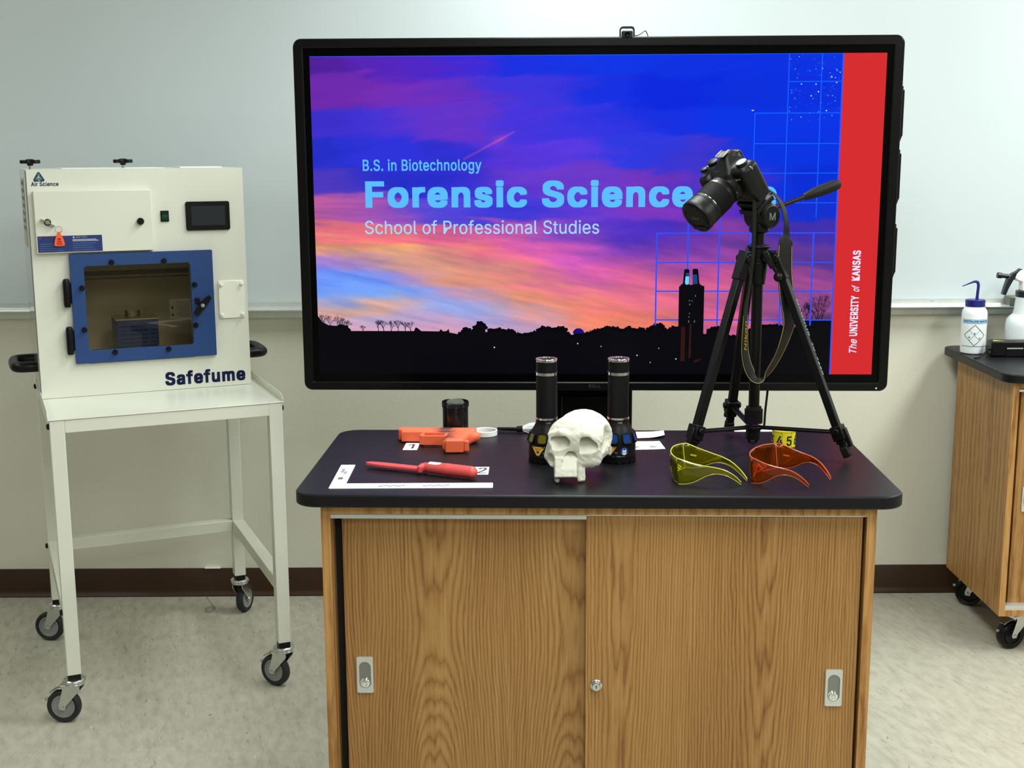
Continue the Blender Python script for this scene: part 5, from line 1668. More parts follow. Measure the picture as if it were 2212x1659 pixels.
q.flat([(0.250, 0.014), (0.300, 0.014), (0.300, 0.0155), (0.250, 0.0155)], z=Z_)
q.flat([(0.250, 0.018), (0.300, 0.018), (0.300, 0.0185), (0.250, 0.0185)], z=Z_)
for i in range(4):
    for j in range(2):
        q.flat([(0.008 + 0.007 * ((i + j) % 2) , 0.118 + i * 0.011), (0.008 + 0.007 * ((i + j) % 2) + 0.006, 0.118 + i * 0.011), (0.008 + 0.007 * ((i + j) % 2) + 0.006, 0.125 + i * 0.011), (0.008 + 0.007 * ((i + j) % 2), 0.125 + i * 0.011)], z=Z_ + 0.0001 * j) if (i + j) % 3 else None
q.flat([(0.009, 0.070), (0.019, 0.070), (0.019, 0.088), (0.009, 0.088)], z=Z_)
q.build('scale_print', pm('grey_scale_print', rgb(96, 100, 98), 0.5), rl, smooth=False)

# ---- jar of black powder
jar = thing('powder_jar', 'clear plastic jar half full of black fingerprint powder behind the pistol', 'jar', (-0.1365, 3.002, ZT), 0)
jp = [(0.0, 0.0005), (0.029, 0.0005), (0.0305, 0.002), (0.0305, 0.068), (0.0318, 0.069), (0.0325, 0.071), (0.0325, 0.081), (0.0312, 0.083), (0.0295, 0.082), (0.0292, 0.070), (0.0290, 0.003), (0, 0.0025)]
MB().lathe(jp, None, 48).build('glass', tinted('clear_jar_plastic', (0.72, 0.74, 0.75, 1), 0.05, gloss=0.35, body=0.03, bodycol=rgb(170, 180, 180)), jar)
MB().lathe([(0.0, 0.0028), (0.0286, 0.0032), (0.0286, 0.056), (0.0270, 0.057), (0.018, 0.054), (0.0, 0.052)], None, 40).build('powder', pm('black_powder', (0.008, 0.005, 0.006, 1), 0.7, bump=0.4, bscale=300), jar)
MB().lathe([(0.0288, 0.054), (0.0289, 0.069)], None, 40, caps=False).build('powder_film', tinted('powder_film', (0.22, 0.21, 0.22, 1), 0.4, 0.3, 0.94, (0.012, 0.011, 0.012, 1)), jar)
lid = MB()
lid.lathe([(0.0285, 0.0), (0.0295, 0.0005), (0.0295, 0.0115), (0.0285, 0.0125), (0.0270, 0.0125), (0.0262, 0.0115), (0.0262, 0.0), (0.0285, 0.0)], None, 48, caps=False)
lo_ = lid.build('jar_lid_ring', pm('white_lid_plastic', rgb(240, 240, 236), 0.4), None)
lo_.location = (-0.0655, 2.9985, ZT)
tag(lo_, 'white plastic screw ring lid lying between the powder jar and the brush', 'lid')

# ---- fingerprint brush with white fibres
br_a, br_b, br_c = Vector((-0.036, 3.030, 0.909)), Vector((0.012, 3.022, 0.909)), Vector((0.026, 3.020, 0.910))
brush = thing('powder_brush', 'fingerprint brush with black handle and white fluffy fibres beside the left flashlight', 'brush', (0, 3.02, ZT))
q = MB()
q.tube([br_a, br_a.lerp(br_b, 0.5), br_b], 0.004, 12, rr=[0.0035, 0.0042, 0.0048])
q.build('handle', M_black, brush, world=True)
q = MB()
q.cyl(br_b - Vector((0.001, 0, 0)), br_c, 0.0072, 0.0078)
q.build('ferrule', M_matte, brush, bevel=0.001, world=True)
q = MB()
for i in range(260):
    a, rr_ = random.uniform(0, 2 * PI), math.sqrt(random.random())
    s0 = br_c + Vector((-0.002, math.cos(a) * rr_ * 0.0055, math.sin(a) * rr_ * 0.0055))
    ln_ = random.uniform(0.026, 0.040)
    e_ = br_c + Vector((ln_, math.cos(a) * rr_ * 0.018, math.sin(a) * rr_ * 0.0155 + 0.004 - 0.004 * rr_))
    e_.z = max(e_.z, 0.9012)
    m_ = s0.lerp(e_, 0.5) + Vector((0, math.cos(a), math.sin(a))) * rr_ * 0.003
    m_.z = max(m_.z, 0.9014)
    q.tube([s0, m_, e_], 0.0005, 4, rr=[0.0006, 0.00055, 0.0003])
bo = q.build('bristles', pm('white_fibre', rgb(235, 238, 238), 0.5), brush, world=True)
bo['kind'] = 'stuff'

# ---- forensic light torches standing on their heads
M_lblk = pm('torch_black_anodised', (0.0032, 0.0032, 0.0038, 1), 0.42, spec=0.2)


def torch(label, x, y, rz, wincol, code, glass):
    t = thing('forensic_torch', label, 'flashlight', (x, y, ZT), rz, 'forensic torches behind the skull')
    q = MB()
    q.lathe([(0.0, 0.001), (0.037, 0.001), (0.0385, 0.003), (0.0385, 0.012), (0.0395, 0.013), (0.0395, 0.018), (0.0390, 0.020), (0.0390, 0.040), (0.0375, 0.055), (0.0335, 0.068), (0.0275, 0.078), (0.0240, 0.086), (0.0232, 0.092), (0.0232, 0.094)], None, 48)
    for i in range(16):
        a = 2 * PI * i / 16
        q.box(-0.0045, 0.0045, 0.0372, 0.0392, 0.0, 0.008, RZ(a))
    hd_ = q.build('head', M_lblk, t)
    for k_ in range(8):
        a = -PI / 2 + R(-20) + k_ * PI / 4
        wq = MB()
        wq.M = RZ(a + PI / 2) @ T(0, -0.0372, 0.0570) @ Matrix.Rotation(R(-17), 4, 'X') @ FRONT
        wq.ring(rrect(-0.0118, 0.0118, -0.0135, 0.0120, 0.006, 5), rrect(-0.0088, 0.0088, -0.0105, 0.0088, 0.0045, 5), -0.005, 0.0018)
        wf_ = wq.build('filter_window', M_lblk, hd_, bevel=0.0008)
        wq = MB()
        wq.M = RZ(a + PI / 2) @ T(0, -0.0372, 0.0570) @ Matrix.Rotation(R(-17), 4, 'X') @ FRONT
        wq.prism(rrect(-0.0090, 0.0090, -0.0107, 0.0090, 0.0045, 5), -0.004, 0.0003)
        wq.build('filter_glass', glass, wf_)
    q = MB()
    q.lathe([(0.0232, 0.094), (0.0240, 0.0945), (0.0240, 0.0985), (0.0232, 0.099)], None, 48)
    q.build('lower_ring', M_chrome, t)
    q = MB()
    q.lathe([(0.0230, 0.099), (0.0230, 0.192)], None, 48)
    q.build('barrel', pm('torch_barrel', (0.0032, 0.0032, 0.0042, 1), 0.5, spec=0.2, bump=0.15, bscale=900), t)
    q = MB()
    q.lathe([(0.0230, 0.192), (0.0239, 0.1925), (0.0239, 0.1985), (0.0230, 0.199)], None, 24)
    q.build('middle_ring', M_chrome, t)
    q = MB()
    q.lathe([(0.0230, 0.199), (0.0230, 0.2215)], None, 48)
    q.build('tail', M_lblk, t)
    q = MB()
    q.lathe([(0.0232, 0.2215), (0.0240, 0.222), (0.0240, 0.227), (0.0232, 0.2285), (0.0205, 0.2285), (0.0200, 0.2265)], None, 48)
    q.build('tail_ring', M_chrome, t)
    q = MB()
    q.lathe([(0.0203, 0.2262), (0.0203, 0.2266), (0, 0.2268)], None, 32)
    q.build('tail_switch', M_matte, t)
    # stickers wrapped round the head
    def wrap(parts, name, mats, r_, par):
        w2 = MB()
        for k2, poly in parts:
            w2.mat(k2)
            pts_, fs_ = poly
            w2.add([(math.sin(px / r_) * (r_ + pz), -math.cos(px / r_) * (r_ + pz), py) for px, py, pz in pts_], fs_)
        return w2.build(name, mats, par, smooth=False)
    def P3(pl, z=0.0):
        # fan of thin strips so the sticker follows the curve
        xs = [p[0] for p in pl]
        c_ = (sum(xs) / len(xs), sum(p[1] for p in pl) / len(pl))
        n_ = len(pl)
        pts_ = [(c_[0], c_[1], z)]
        for i in range(n_):
            a_, b2 = pl[i], pl[(i + 1) % n_]
            for s2 in range(4):
                pts_.append((a_[0] + (b2[0] - a_[0]) * s2 / 4, a_[1] + (b2[1] - a_[1]) * s2 / 4, z))
        m_ = len(pts_) - 1
        return pts_, [(0, 1 + i, 1 + (i + 1) % m_) for i in range(m_)]
    def TXT(s_, x, y, w, h, z=0.0003, bold=0.01):
        v_, f_ = text_geo(s_, bold, 0, 1)
        x0, x1 = v_[:, 0].min(), v_[:, 0].max()
        y0, y1 = v_[:, 1].min(), v_[:, 1].max()
        return [(x + (p[0] - x0) / (x1 - x0) * w, y + (p[1] - y0) / (y1 - y0) * h, z) for p in v_], f_
    RS = 0.0393
    wrap([(0, P3([(-0.0400, 0.0385), (-0.0235, 0.0150), (-0.0070, 0.0385)])), (1, P3([(-0.0365, 0.0367), (-0.0235, 0.0180), (-0.0105, 0.0367)], 0.0002)),
          (0, P3([(-0.0355, 0.0362), (-0.0235, 0.0189), (-0.0115, 0.0362)], 0.0003)), (1, P3([(-0.0285, 0.0292), (-0.0235, 0.0222), (-0.0185, 0.0292)], 0.0004)),
          (1, P3([(-0.0318, 0.0346), (-0.0152, 0.0346), (-0.0152, 0.0336), (-0.0318, 0.0336)], 0.0004)), (1, P3([(-0.0302, 0.0322), (-0.0168, 0.0322), (-0.0168, 0.0312), (-0.0302, 0.0312)], 0.0004))],
         'warning_sticker', [pm('amber_sticker', rgb(245, 196, 78), 0.4), pm('sticker_ink', rgb(72, 40, 16), 0.4)], RS, hd_)
    wrap([(0, P3([(0.0105 + 0.0085 * math.cos(2 * PI * i / 18), 0.0285 + 0.0090 * math.sin(2 * PI * i / 18)) for i in range(18)])),
          (1, P3([(0.0105 + 0.0044 * math.cos(2 * PI * i / 14), 0.0300 + 0.0058 * math.sin(2 * PI * i / 14)) for i in range(14)], 0.0002)),
          (0, P3([(0.0105 + 0.0034 * math.cos(2 * PI * i / 14), 0.0312 + 0.0046 * math.sin(2 * PI * i / 14)) for i in range(14)], 0.0003)),
          (1, P3([(0.0062, 0.0310), (0.0062, 0.0280), (0.0098, 0.0280), (0.0102, 0.0300), (0.0108, 0.0300), (0.0112, 0.0280), (0.0148, 0.0280), (0.0148, 0.0310)], 0.0004)),
          (1, P3([(0.0045, 0.0255), (0.0105, 0.0228), (0.0165, 0.0255), (0.0145, 0.0222), (0.0105, 0.0206), (0.0065, 0.0222)], 0.0003))],
         'goggles_sticker', [pm('blue_sticker', rgb(24, 56, 140), 0.4), M_paper], RS, hd_)
    wrap([(0, TXT(code, -0.0115, 0.0235, 0.0075, 0.0038)), (0, TXT('CRIME-LITE', -0.0060, 0.0162, 0.0175, 0.0024)), (1, P3([(-0.0220, 0.0185), (-0.0065, 0.0165), (-0.0065, 0.0155), (-0.0220, 0.0170)]))],
         'head_print', [pm('white_head_print', rgb(205, 210, 210), 0.5), pm('blue_line', rgb(40, 90, 140), 0.4)], RS + 0.0002, hd_)
    wrap([(0, TXT('LOCK', -0.0030, 0.0875, 0.0095, 0.0032))], 'neck_print', [pm('white_neck_print', rgb(225, 225, 225), 0.5)], 0.0240, hd_)
    return t


GY = tinted('yellow_filter', rgb(150, 140, 40), 0.06, body=0.8, bodycol=rgb(150, 142, 30))
GB = tinted('blue_filter', rgb(20, 90, 180), 0.06, body=0.8, bodycol=rgb(10, 84, 180))
torch('black forensic torch with yellow filter windows, left of the skull', 0.0755, 2.735, 0.06, None, 'SDS', GY)
torch('black forensic torch with blue filter windows, right of the skull', 0.2325, 2.735, 0.02, None, 'TOP', GB)

# ---- plaster skull
m_skull, nt, b = new_mat('plaster_cast')
b.inputs['Base Color'].default_value = rgb(206, 204, 189)
b.inputs['Roughness'].default_value = 0.65
b.inputs['Specular IOR Level'].default_value = 0.25
tcn = nt.nodes.new('ShaderNodeTexCoord')
n1 = nt.nodes.new('ShaderNodeTexNoise')
n1.inputs['Scale'].default_value = 130
n1.inputs['Detail'].default_value = 5
nt.links.new(tcn.outputs['Object'], n1.inputs['Vector'])
bp = nt.nodes.new('ShaderNodeBump')
bp.inputs['Strength'].default_value = 0.18
bp.inputs['Distance'].default_value = 0.003
nt.links.new(n1.outputs['Fac'], bp.inputs['Height'])
nt.links.new(bp.outputs[0], b.inputs['Normal'])


def poly2(x, z, pts):
    """signed distance to a convex polygon given clockwise from the front"""
    d = np.full(x.shape, -1e9)
    n = len(pts)
    for i in range(n):
        (x0, z0), (x1, z1) = pts[i], pts[(i + 1) % n]
        L_ = math.hypot(x1 - x0, z1 - z0)
        d = smax(d, ((x - x0) * -(z1 - z0) + (z - z0) * (x1 - x0)) / L_, 0.004)
    return d


def skull_f(x, y, z):
    # x right, y away from the viewer, z up; face turned slightly left
    d = s_ell((0.012, 0.050, 0.084), (0.0605, 0.074, 0.0545))(x, y, z)
    d = smin(d, s_ell((-0.012, 0.018, 0.094), (0.050, 0.034, 0.036))(x, y, z), 0.020)
    d = smin(d, s_box((-0.012, 0.010, 0.062), (0.052, 0.026, 0.034), 0.014)(x, y, z), 0.012)          # flat face
    for a, b_, r0, r1 in (((-0.0575, 0.004, 0.0965), (-0.036, -0.014, 0.1035), 0.0065, 0.0075), ((-0.036, -0.014, 0.1035), (-0.016, -0.013, 0.0955), 0.0075, 0.0070),
                          ((-0.016, -0.013, 0.0955), (0.012, -0.018, 0.1015), 0.0070, 0.0080), ((0.012, -0.018, 0.1015), (0.034, -0.008, 0.0915), 0.0080, 0.0070), ((0.034, -0.008, 0.0915), (0.0415, 0.002, 0.078), 0.0070, 0.0065)):
        d = smin(d, s_cap(a, b_, r0, r1)(x, y, z), 0.006)
    # cheeks and zygomatic arches
    d = smin(d, s_cap((-0.058, 0.010, 0.070), (-0.0625, 0.012, 0.050), 0.008, 0.009)(x, y, z), 0.010)
    d = smin(d, s_box((0.020, 0.012, 0.052), (0.026, 0.024, 0.018), 0.010)(x, y, z), 0.012)
    d = smin(d, s_cap((0.036, 0.018, 0.052), (0.061, 0.062, 0.052), 0.013, 0.010)(x, y, z), 0.012)
    d = smin(d, s_cap((0.060, 0.058, 0.046), (0.060, 0.074, 0.037), 0.011, 0.009)(x, y, z), 0.008)   # mastoid
    # muzzle block standing proud of the cheeks
    ca_, sa_ = math.cos(0.36), math.sin(0.36)
    d = smin(d, s_box((-0.0285, -0.010, 0.028), (0.0228, 0.024, 0.021), 0.003, rot=((1, 0, 0), (0, ca_, sa_), (0, -sa_, ca_)))(x, y, z), 0.004)
    # eye sockets: flat floors, deep under the brow and flush at the lower rim
    for pts, yt, zt_, sl in ((((-0.0605, 0.087), (-0.0585, 0.0935), (-0.031, 0.0995), (-0.0185, 0.088), (-0.0205, 0.0755), (-0.038, 0.0675), (-0.0545, 0.0690)), 0.005, 0.098, 0.66),
                             (((-0.0010, 0.086), (0.003, 0.0955), (0.017, 0.0985), (0.0375, 0.081), (0.0375, 0.068), (0.020, 0.0575), (0.001, 0.061)), 0.003, 0.098, 0.62)):
        cut = np.maximum(poly2(x, z, pts), y - (yt - sl * (zt_ - z)))
        d = smax(d, -cut, 0.0016)
    # nose opening, wider below, flush with the muzzle at the bottom
    ns = poly2(x, z, ((-0.0365, 0.026), (-0.0365, 0.048), (-0.0225, 0.0665), (-0.0085, 0.0640), (-0.0030, 0.047), (-0.0030, 0.026)))
    d = smax(d, -np.maximum(ns, y - (-0.003 - 0.93 * (0.066 - z))), 0.0014)
    # rough temple hollow and pits beside the cheeks
    d = smax(d, -s_ell((0.066, 0.012, 0.086), (0.017, 0.024, 0.030))(x, y, z), 0.008)
    d = smax(d, -s_ell((0.052, -0.004, 0.070), (0.008, 0.020, 0.010))(x, y, z), 0.006)
    d = smax(d, -s_ell((-0.078, 0.024, 0.085), (0.013, 0.022, 0.018))(x, y, z), 0.010)
    d = smax(d, -s_ell((-0.060, -0.012, 0.046), (0.008, 0.012, 0.012))(x, y, z), 0.006)
    # underside
    zc = np.where((x < -0.004) & (y < 0.026), 0.0095 + 0.002 * np.sin(x * 420), 0.0200 + 0.36 * np.maximum(x - 0.008, 0) + 0.004 * np.sin(x * 260 + y * 90))
    d = smax(d, zc - z, 0.0015)
    # tooth rows left hanging below the muzzle
    for a, b_, r0, r1 in (((-0.0462, -0.022, 0.014), (-0.0455, -0.022, 0.0058), 0.0050, 0.0048), ((-0.043, -0.008, 0.014), (-0.0425, -0.006, 0.0075), 0.005, 0.0045),
                          ((0.0005, -0.012, 0.034), (0.001, -0.016, 0.0060), 0.0052, 0.0055), ((0.0070, -0.008, 0.034), (0.0075, -0.012, 0.0062), 0.0055, 0.0055), ((0.006, -0.002, 0.026), (0.006, 0.000, 0.009), 0.0065, 0.0050)):
        d = smin(d, s_cap(a, b_, r0, r1)(x, y, z), 0.0025)
    rough = np.clip((x - 0.02) / 0.03, 0, 1) * np.clip((0.11 - z) / 0.03, 0, 1)
    n = np.sin(x * 210 + 2 * np.sin(z * 160 + y * 80)) * np.sin(y * 190 + 1.3 + np.sin(x * 220)) * np.sin(z * 230 + 0.7 + 2 * np.sin(x * 130))
    n2 = np.sin(x * 700 + y * 420 + 2 * np.sin(z * 300)) * np.sin(z * 640 + y * 300 + 2 * np.sin(x * 370))
    return d + n * (0.0005 + 0.0005 * rough) + n2 * (0.00015 + 0.0001 * rough)


P, F = surfnet(skull_f, (-0.085, -0.045, -0.004), (0.085, 0.136, 0.146), 180)
P[:, 2] = np.maximum(P[:, 2], 0.0004)
sk = MB().add(P, F).build('skull_cast', m_skull, None, angle=75)
sk.location = (0.1374, 2.560, ZT)
sk.rotation_euler = (0, 0, 0.0)
tag(sk, 'off-white plaster hominid skull cast at the front middle of the lab table', 'skull')

# ---- white fingerprint cards
for lb, pts_, curl, sm_ in (('white card with curled corner behind the other white card, right of the blue torch', ((0.270, 2.948), (0.362, 2.951), (0.368, 3.022), (0.262, 3.022)), 0.006, False),
                            ('white card with two grey smudges right of the blue torch', ((0.262, 2.832), (0.350, 2.834), (0.346, 2.918), (0.256, 2.918)), 0.001, True)):
    cdt = thing('print_card', lb, 'card', (pts_[0][0], pts_[0][1], ZT), 0, 'white cards right of the blue torch')
    q = MB()
    nx_, ny_ = 14, 8
    A_, B_, C_, D_ = [Vector((p[0] - pts_[0][0], p[1] - pts_[0][1], 0)) for p in pts_]
    vv = []
    for i in range(nx_ + 1):
        for j in range(ny_ + 1):
            s_, t_ = i / nx_, j / ny_
            p = A_.lerp(B_, s_).lerp(D_.lerp(C_, s_), t_)
            vv.append((p.x, p.y, 0.0006 + curl * max(0, s_ - 0.55) ** 2 * 4.9 * (1 - 0.5 * t_) + curl * 0.5 * max(0, 0.3 - t_) ** 2 * 8 * s_))
    ff = [(i * (ny_ + 1) + j, (i + 1) * (ny_ + 1) + j, (i + 1) * (ny_ + 1) + j + 1, i * (ny_ + 1) + j + 1) for i in range(nx_) for j in range(ny_)]
    q.add(vv, ff)
    co = q.build('card', M_paper, cdt)
    co.modifiers.new('thick', 'SOLIDIFY').thickness = 0.0004
    if sm_:
        q = MB()
        for (x, y) in ((0.022, 0.026), (0.062, 0.028)):
            q.flat([(x + 0.0085 * math.cos(2 * PI * i / 16), y + 0.0105 * math.sin(2 * PI * i / 16)) for i in range(16)], z=0.0012)
        q.build('smudge', pm('grey_smudge', rgb(150, 152, 156), 0.6, var=0.4, vscale=300), cdt)
st_ = MB()
st_.box(0.540, 0.648, 3.016, 3.040, ZT + 0.0003, ZT + 0.0009)
tag(st_.build('paper_strip', M_paper, None), 'white paper strip at the back edge of the lab table under the tripod hook', 'paper')

# ---- yellow numbered tape standing on edge
tp_ = thing('scale_tape', 'short coil of yellow numbered tape standing behind the orange glasses', 'tape', (0.6265, 2.868, ZT), 0.0)
M_yel = pm('yellow_tape', rgb(236, 216, 42), 0.42)
q = MB()
r_, h_ = 0.0265, 0.038
q.lathe([(r_, 0.0004), (r_, h_), (r_ - 0.0009, h_), (r_ - 0.0009, 0.0004)], None, 56, R(-215), R(105))
q.lathe([(r_ * 0.86, 0.0004), (r_ * 0.86, h_ - 0.001), (r_ * 0.86 - 0.0009, h_ - 0.001), (r_ * 0.86 - 0.0009, 0.0004)], None, 40, R(20), R(170))
q.build('strip', M_yel, tp_, smooth=True)
q = MB()


def tape_geo(v_, f_, xo, zo, sx, sz, r2):
    q.add([(math.sin((xo + p[0] * sx) / r2) * r2, -math.cos((xo + p[0] * sx) / r2) * r2, zo + p[1] * sz) for p in v_], f_)


r2 = r_ + 0.0003
for dig, xo in (('3', -0.046), ('4', -0.0226), ('5', 0.0010), ('6', 0.0222)):
    v_, f_ = text_geo(dig, 0.022, 0, 1)
    v_ = v_ - v_.min(0)
    tape_geo(v_ / v_[:, 1].max(), f_, xo, 0.0050, 0.0185, 0.0225, r2)
for xo in (-0.0333, -0.0100, 0.0135, 0.0370):
    tape_geo([(0, 0), (1, 0), (1, 1), (0, 1)], [(0, 1, 2, 3)], xo, 0.0004, 0.0006, h_ - 0.001, r2)
for k_ in range(-16, 20):
    tape_geo([(0, 0), (1, 0), (1, 1), (0, 1)], [(0, 1, 2, 3)], k_ * 0.00305, h_ - (0.0052 if k_ % 2 else 0.0035), 0.0007, 0.0035, r2)
q.build('scale_marks', pm('black_scale_marks', (0.012, 0.012, 0.01, 1), 0.5), tp_, smooth=False)


# ---- coloured safety glasses
def glasses(name, label, near_tip, near_c, far_c, far_tip, col, edge, glow, bulge, colb):
    g = thing('safety_glasses', label, 'glasses', (near_c[0], near_c[1], ZT), 0, 'coloured safety glasses')
    nc, fc_, nt_, ft = [Vector((*p, 0)) for p in (near_c, far_c, near_tip, far_tip)]
    mid = (nc + fc_) / 2
    ax = (fc_ - nc).normalized()
    out = Vector((-ax.y, ax.x, 0))
    if out.dot(mid - (nt_ + ft) / 2) < 0:
        out = -out
    # plan line from near tip round the lens front to far tip; s = height code
    path = []
    for (t_, e) in ((nt_, nc), (ft, fc_)):
        seg_ = []
        side = (e - mid).normalized()
        for k_ in range(15):
            s_ = k_ / 14
            p = t_.lerp(e, s_) + side * 0.010 * math.sin(PI * s_)
            seg_.append((p, s_))
        path.append(seg_)
    fr_ = []
    for k_ in range(1, 20):
        s_ = k_ / 20
        p = nc.lerp(fc_, s_) + out * bulge * (1 - abs(2 * s_ - 1) ** 2.6)
        fr_.append((p, s_))

    def hts(s_):       # temple: s 0 tip -> 1 lens corner: (bottom, top)
        kx = (0, 0.1, 0.25, 0.4, 0.55, 0.75, 0.9, 1)
        return (float(np.interp(s_, kx, (0.0004, 0.012, 0.0225, 0.026, 0.0215, 0.0065, 0.0012, 0.0006))),
                float(np.interp(s_, kx, (0.0065, 0.0205, 0.0325, 0.0380, 0.0405, 0.0450, 0.0500, 0.0535))))
    L_ = [(p, *hts(s_)) for p, s_ in path[0]]
    b1 = L_[-1][1]
    for p, s_ in fr_:
        nose = 0.020 * math.exp(-((s_ - 0.5) / 0.09) ** 2)
        drop = 0.004 * math.sin(2 * PI * s_) ** 2
        L_.append((p, 0.0006 + nose, 0.0535 + 0.0035 * math.sin(PI * s_)))
    L_ += [(p, *hts(s_)) for p, s_ in path[1][::-1]]
    n_ = len(L_)
    q = MB()
    NV_ = 7
    vs = []
    for i, (p, z0, z1) in enumerate(L_):
        for j in range(NV_):
            t_ = j / (NV_ - 1)
            z = z0 + (z1 - z0) * t_
            lean = 0.0
            if 15 <= i < n_ - 15:
                lean = 0.006 * t_ - 0.004 * (2 * t_ - 1) ** 2
            pp = p + out * lean
            vs.append((pp.x - nc.x, pp.y - nc.y, z))
    q.add(vs, [(i * NV_ + j, (i + 1) * NV_ + j, (i + 1) * NV_ + j + 1, i * NV_ + j + 1) for i in range(n_ - 1) for j in range(NV_ - 1)])
    le = q.build('lens_shield', col, g, angle=80)
    so_ = le.modifiers.new('thick', 'SOLIDIFY')
    so_.thickness = 0.0018
    so_.offset = 0
    # tube along the edges, its brighter colour imitating light piped through the lens
    q = MB()
    top_l = [vs[i * NV_ + NV_ - 1] for i in range(n_)]
    bot_l = [vs[i * NV_] for i in range(n_)]
    loop = top_l + bot_l[::-1]
    loop = [(p[0], p[1], max(p[2], 0.0012)) for p in loop]
    q.tube(loop, 0.00125, 6, True)
    q.build('rim', edge, g)
    q = MB()
    for i in (15, n_ - 16):
        a_, b_ = Vector(vs[i * NV_]), Vector(vs[i * NV_ + NV_ - 1])
        q.tube([a_ + Vector((0, 0, 0.001)), a_.lerp(b_, 0.5), b_], 0.0009, 6)
    # nose bridge piece and brow vents
    c_ = Vector(vs[(n_ // 2) * NV_])
    for sx in (-1, 1):
        q.tube([c_ + ax * 0.006 * sx - out * 0.002 + Vector((0, 0, 0.004)), c_ + ax * 0.010 * sx - out * 0.014 + Vector((0, 0, -0.004)), c_ + ax * 0.014 * sx - out * 0.004 + Vector((0, 0, -0.012))], 0.0016, 6)
    q.build('moulded_ribs', edge, g)
    # raised maker bar on the far side shield
    q = MB()
    i0 = n_ - 14
    a_, b_ = Vector(vs[i0 * NV_ + 3]), Vector(vs[(i0 + 2) * NV_ + 3])
    d_ = (b_ - a_).normalized()
    off_ = -d_.cross(Vector((0, 0, 1)))
    if off_.dot(mid - nc) > 0:
        pass
    a2 = a_ + Vector((0, 0, 0.004))
    q.bar(a2, a2 + d_ * 0.014, 0.0035, 0.0030)
    q.build('raised_mark', edge, g)
    return g


m_yg = tinted('yellow_lens', (0.82, 0.80, 0.14, 1), 0.03, body=0.075, bodycol=rgb(226, 222, 20))
m_ye = tinted('yellow_lens_edge_glow', (0.96, 0.96, 0.35, 1), 0.06, body=0.92, bodycol=rgb(255, 255, 110))  # paler than the lens: edge glow put into the colour
m_og = tinted('orange_lens', (0.88, 0.42, 0.06, 1), 0.03, body=0.10, bodycol=rgb(244, 112, 16))
m_oe = tinted('orange_lens_edge_glow', (0.98, 0.45, 0.2, 1), 0.06, body=0.92, bodycol=rgb(255, 138, 78))  # same painted edge glow, in orange
glasses('a', 'clear yellow safety glasses at the front of the lab table', (0.4655, 2.515), (0.3395, 2.5235), (0.3740, 2.664), (0.483, 2.545), m_yg, m_ye, None, 0.022, None)
glasses('b', 'clear orange safety glasses right of the yellow ones', (0.598, 2.493), (0.4900, 2.5285), (0.5730, 2.657), (0.657, 2.552), m_og, m_oe, None, 0.022, None)

# ================================================================ tripod
TX, TY = 0.548, 2.830
HD = Vector((0.554, 2.832, 1.430))                  # tilt axis of the pan head
cd_ = Vector((-0.69, -0.45, -0.59)).normalized()    # where the camera looks
ch_ = Vector((cd_.x, cd_.y, 0)).normalized()
cr_ = cd_.cross(Vector((0, 0, 1))).normalized()     # camera's right hand side (grip)
cup = cr_.cross(cd_).normalized()

tri_ = thing('tripod', 'black camera tripod standing on the right of the lab table', 'tripod', (TX, TY, ZT), 0)
M_tri = pm('tripod_black', (0.003, 0.003, 0.0034, 1), 0.36, spec=0.22)
FEET = [Vector((0.386, 2.722, 0)), Vector((0.736, 2.714, 0)), Vector((0.520, 2.992, 0))]
HUBZ = 1.338


def wmb():
    return MB()


q = wmb()
q.cyl((TX, TY, 0.985), (TX, TY, 1.402), 0.0122, seg=28)
q.build('centre_column', M_tri, tri_, world=True)
q = wmb()
q.lathe([(0.0215, 0), (0.023, 0.003), (0.023, 0.030), (0.020, 0.034), (0.018, 0.040)], T(TX, TY, HUBZ - 0.010), 32)
q.lathe([(0.024, 0.0), (0.026, 0.002), (0.026, 0.006), (0.022, 0.008)], T(TX, TY, HUBZ + 0.020), 32)
q.lathe([(0.016, -0.05), (0.019, -0.02), (0.0215, 0)], T(TX, TY, HUBZ - 0.010), 28)
for ft in FEET:
    o_ = (Vector((ft.x, ft.y, 0)) - Vector((TX, TY, 0))).normalized()
    q.bar(Vector((TX, TY, HUBZ + 0.006)) + o_ * 0.010, Vector((TX, TY, HUBZ + 0.002)) + o_ * 0.044, 0.026, 0.024)
q.build('shoulder', M_tri, tri_, bevel=0.002, world=True)
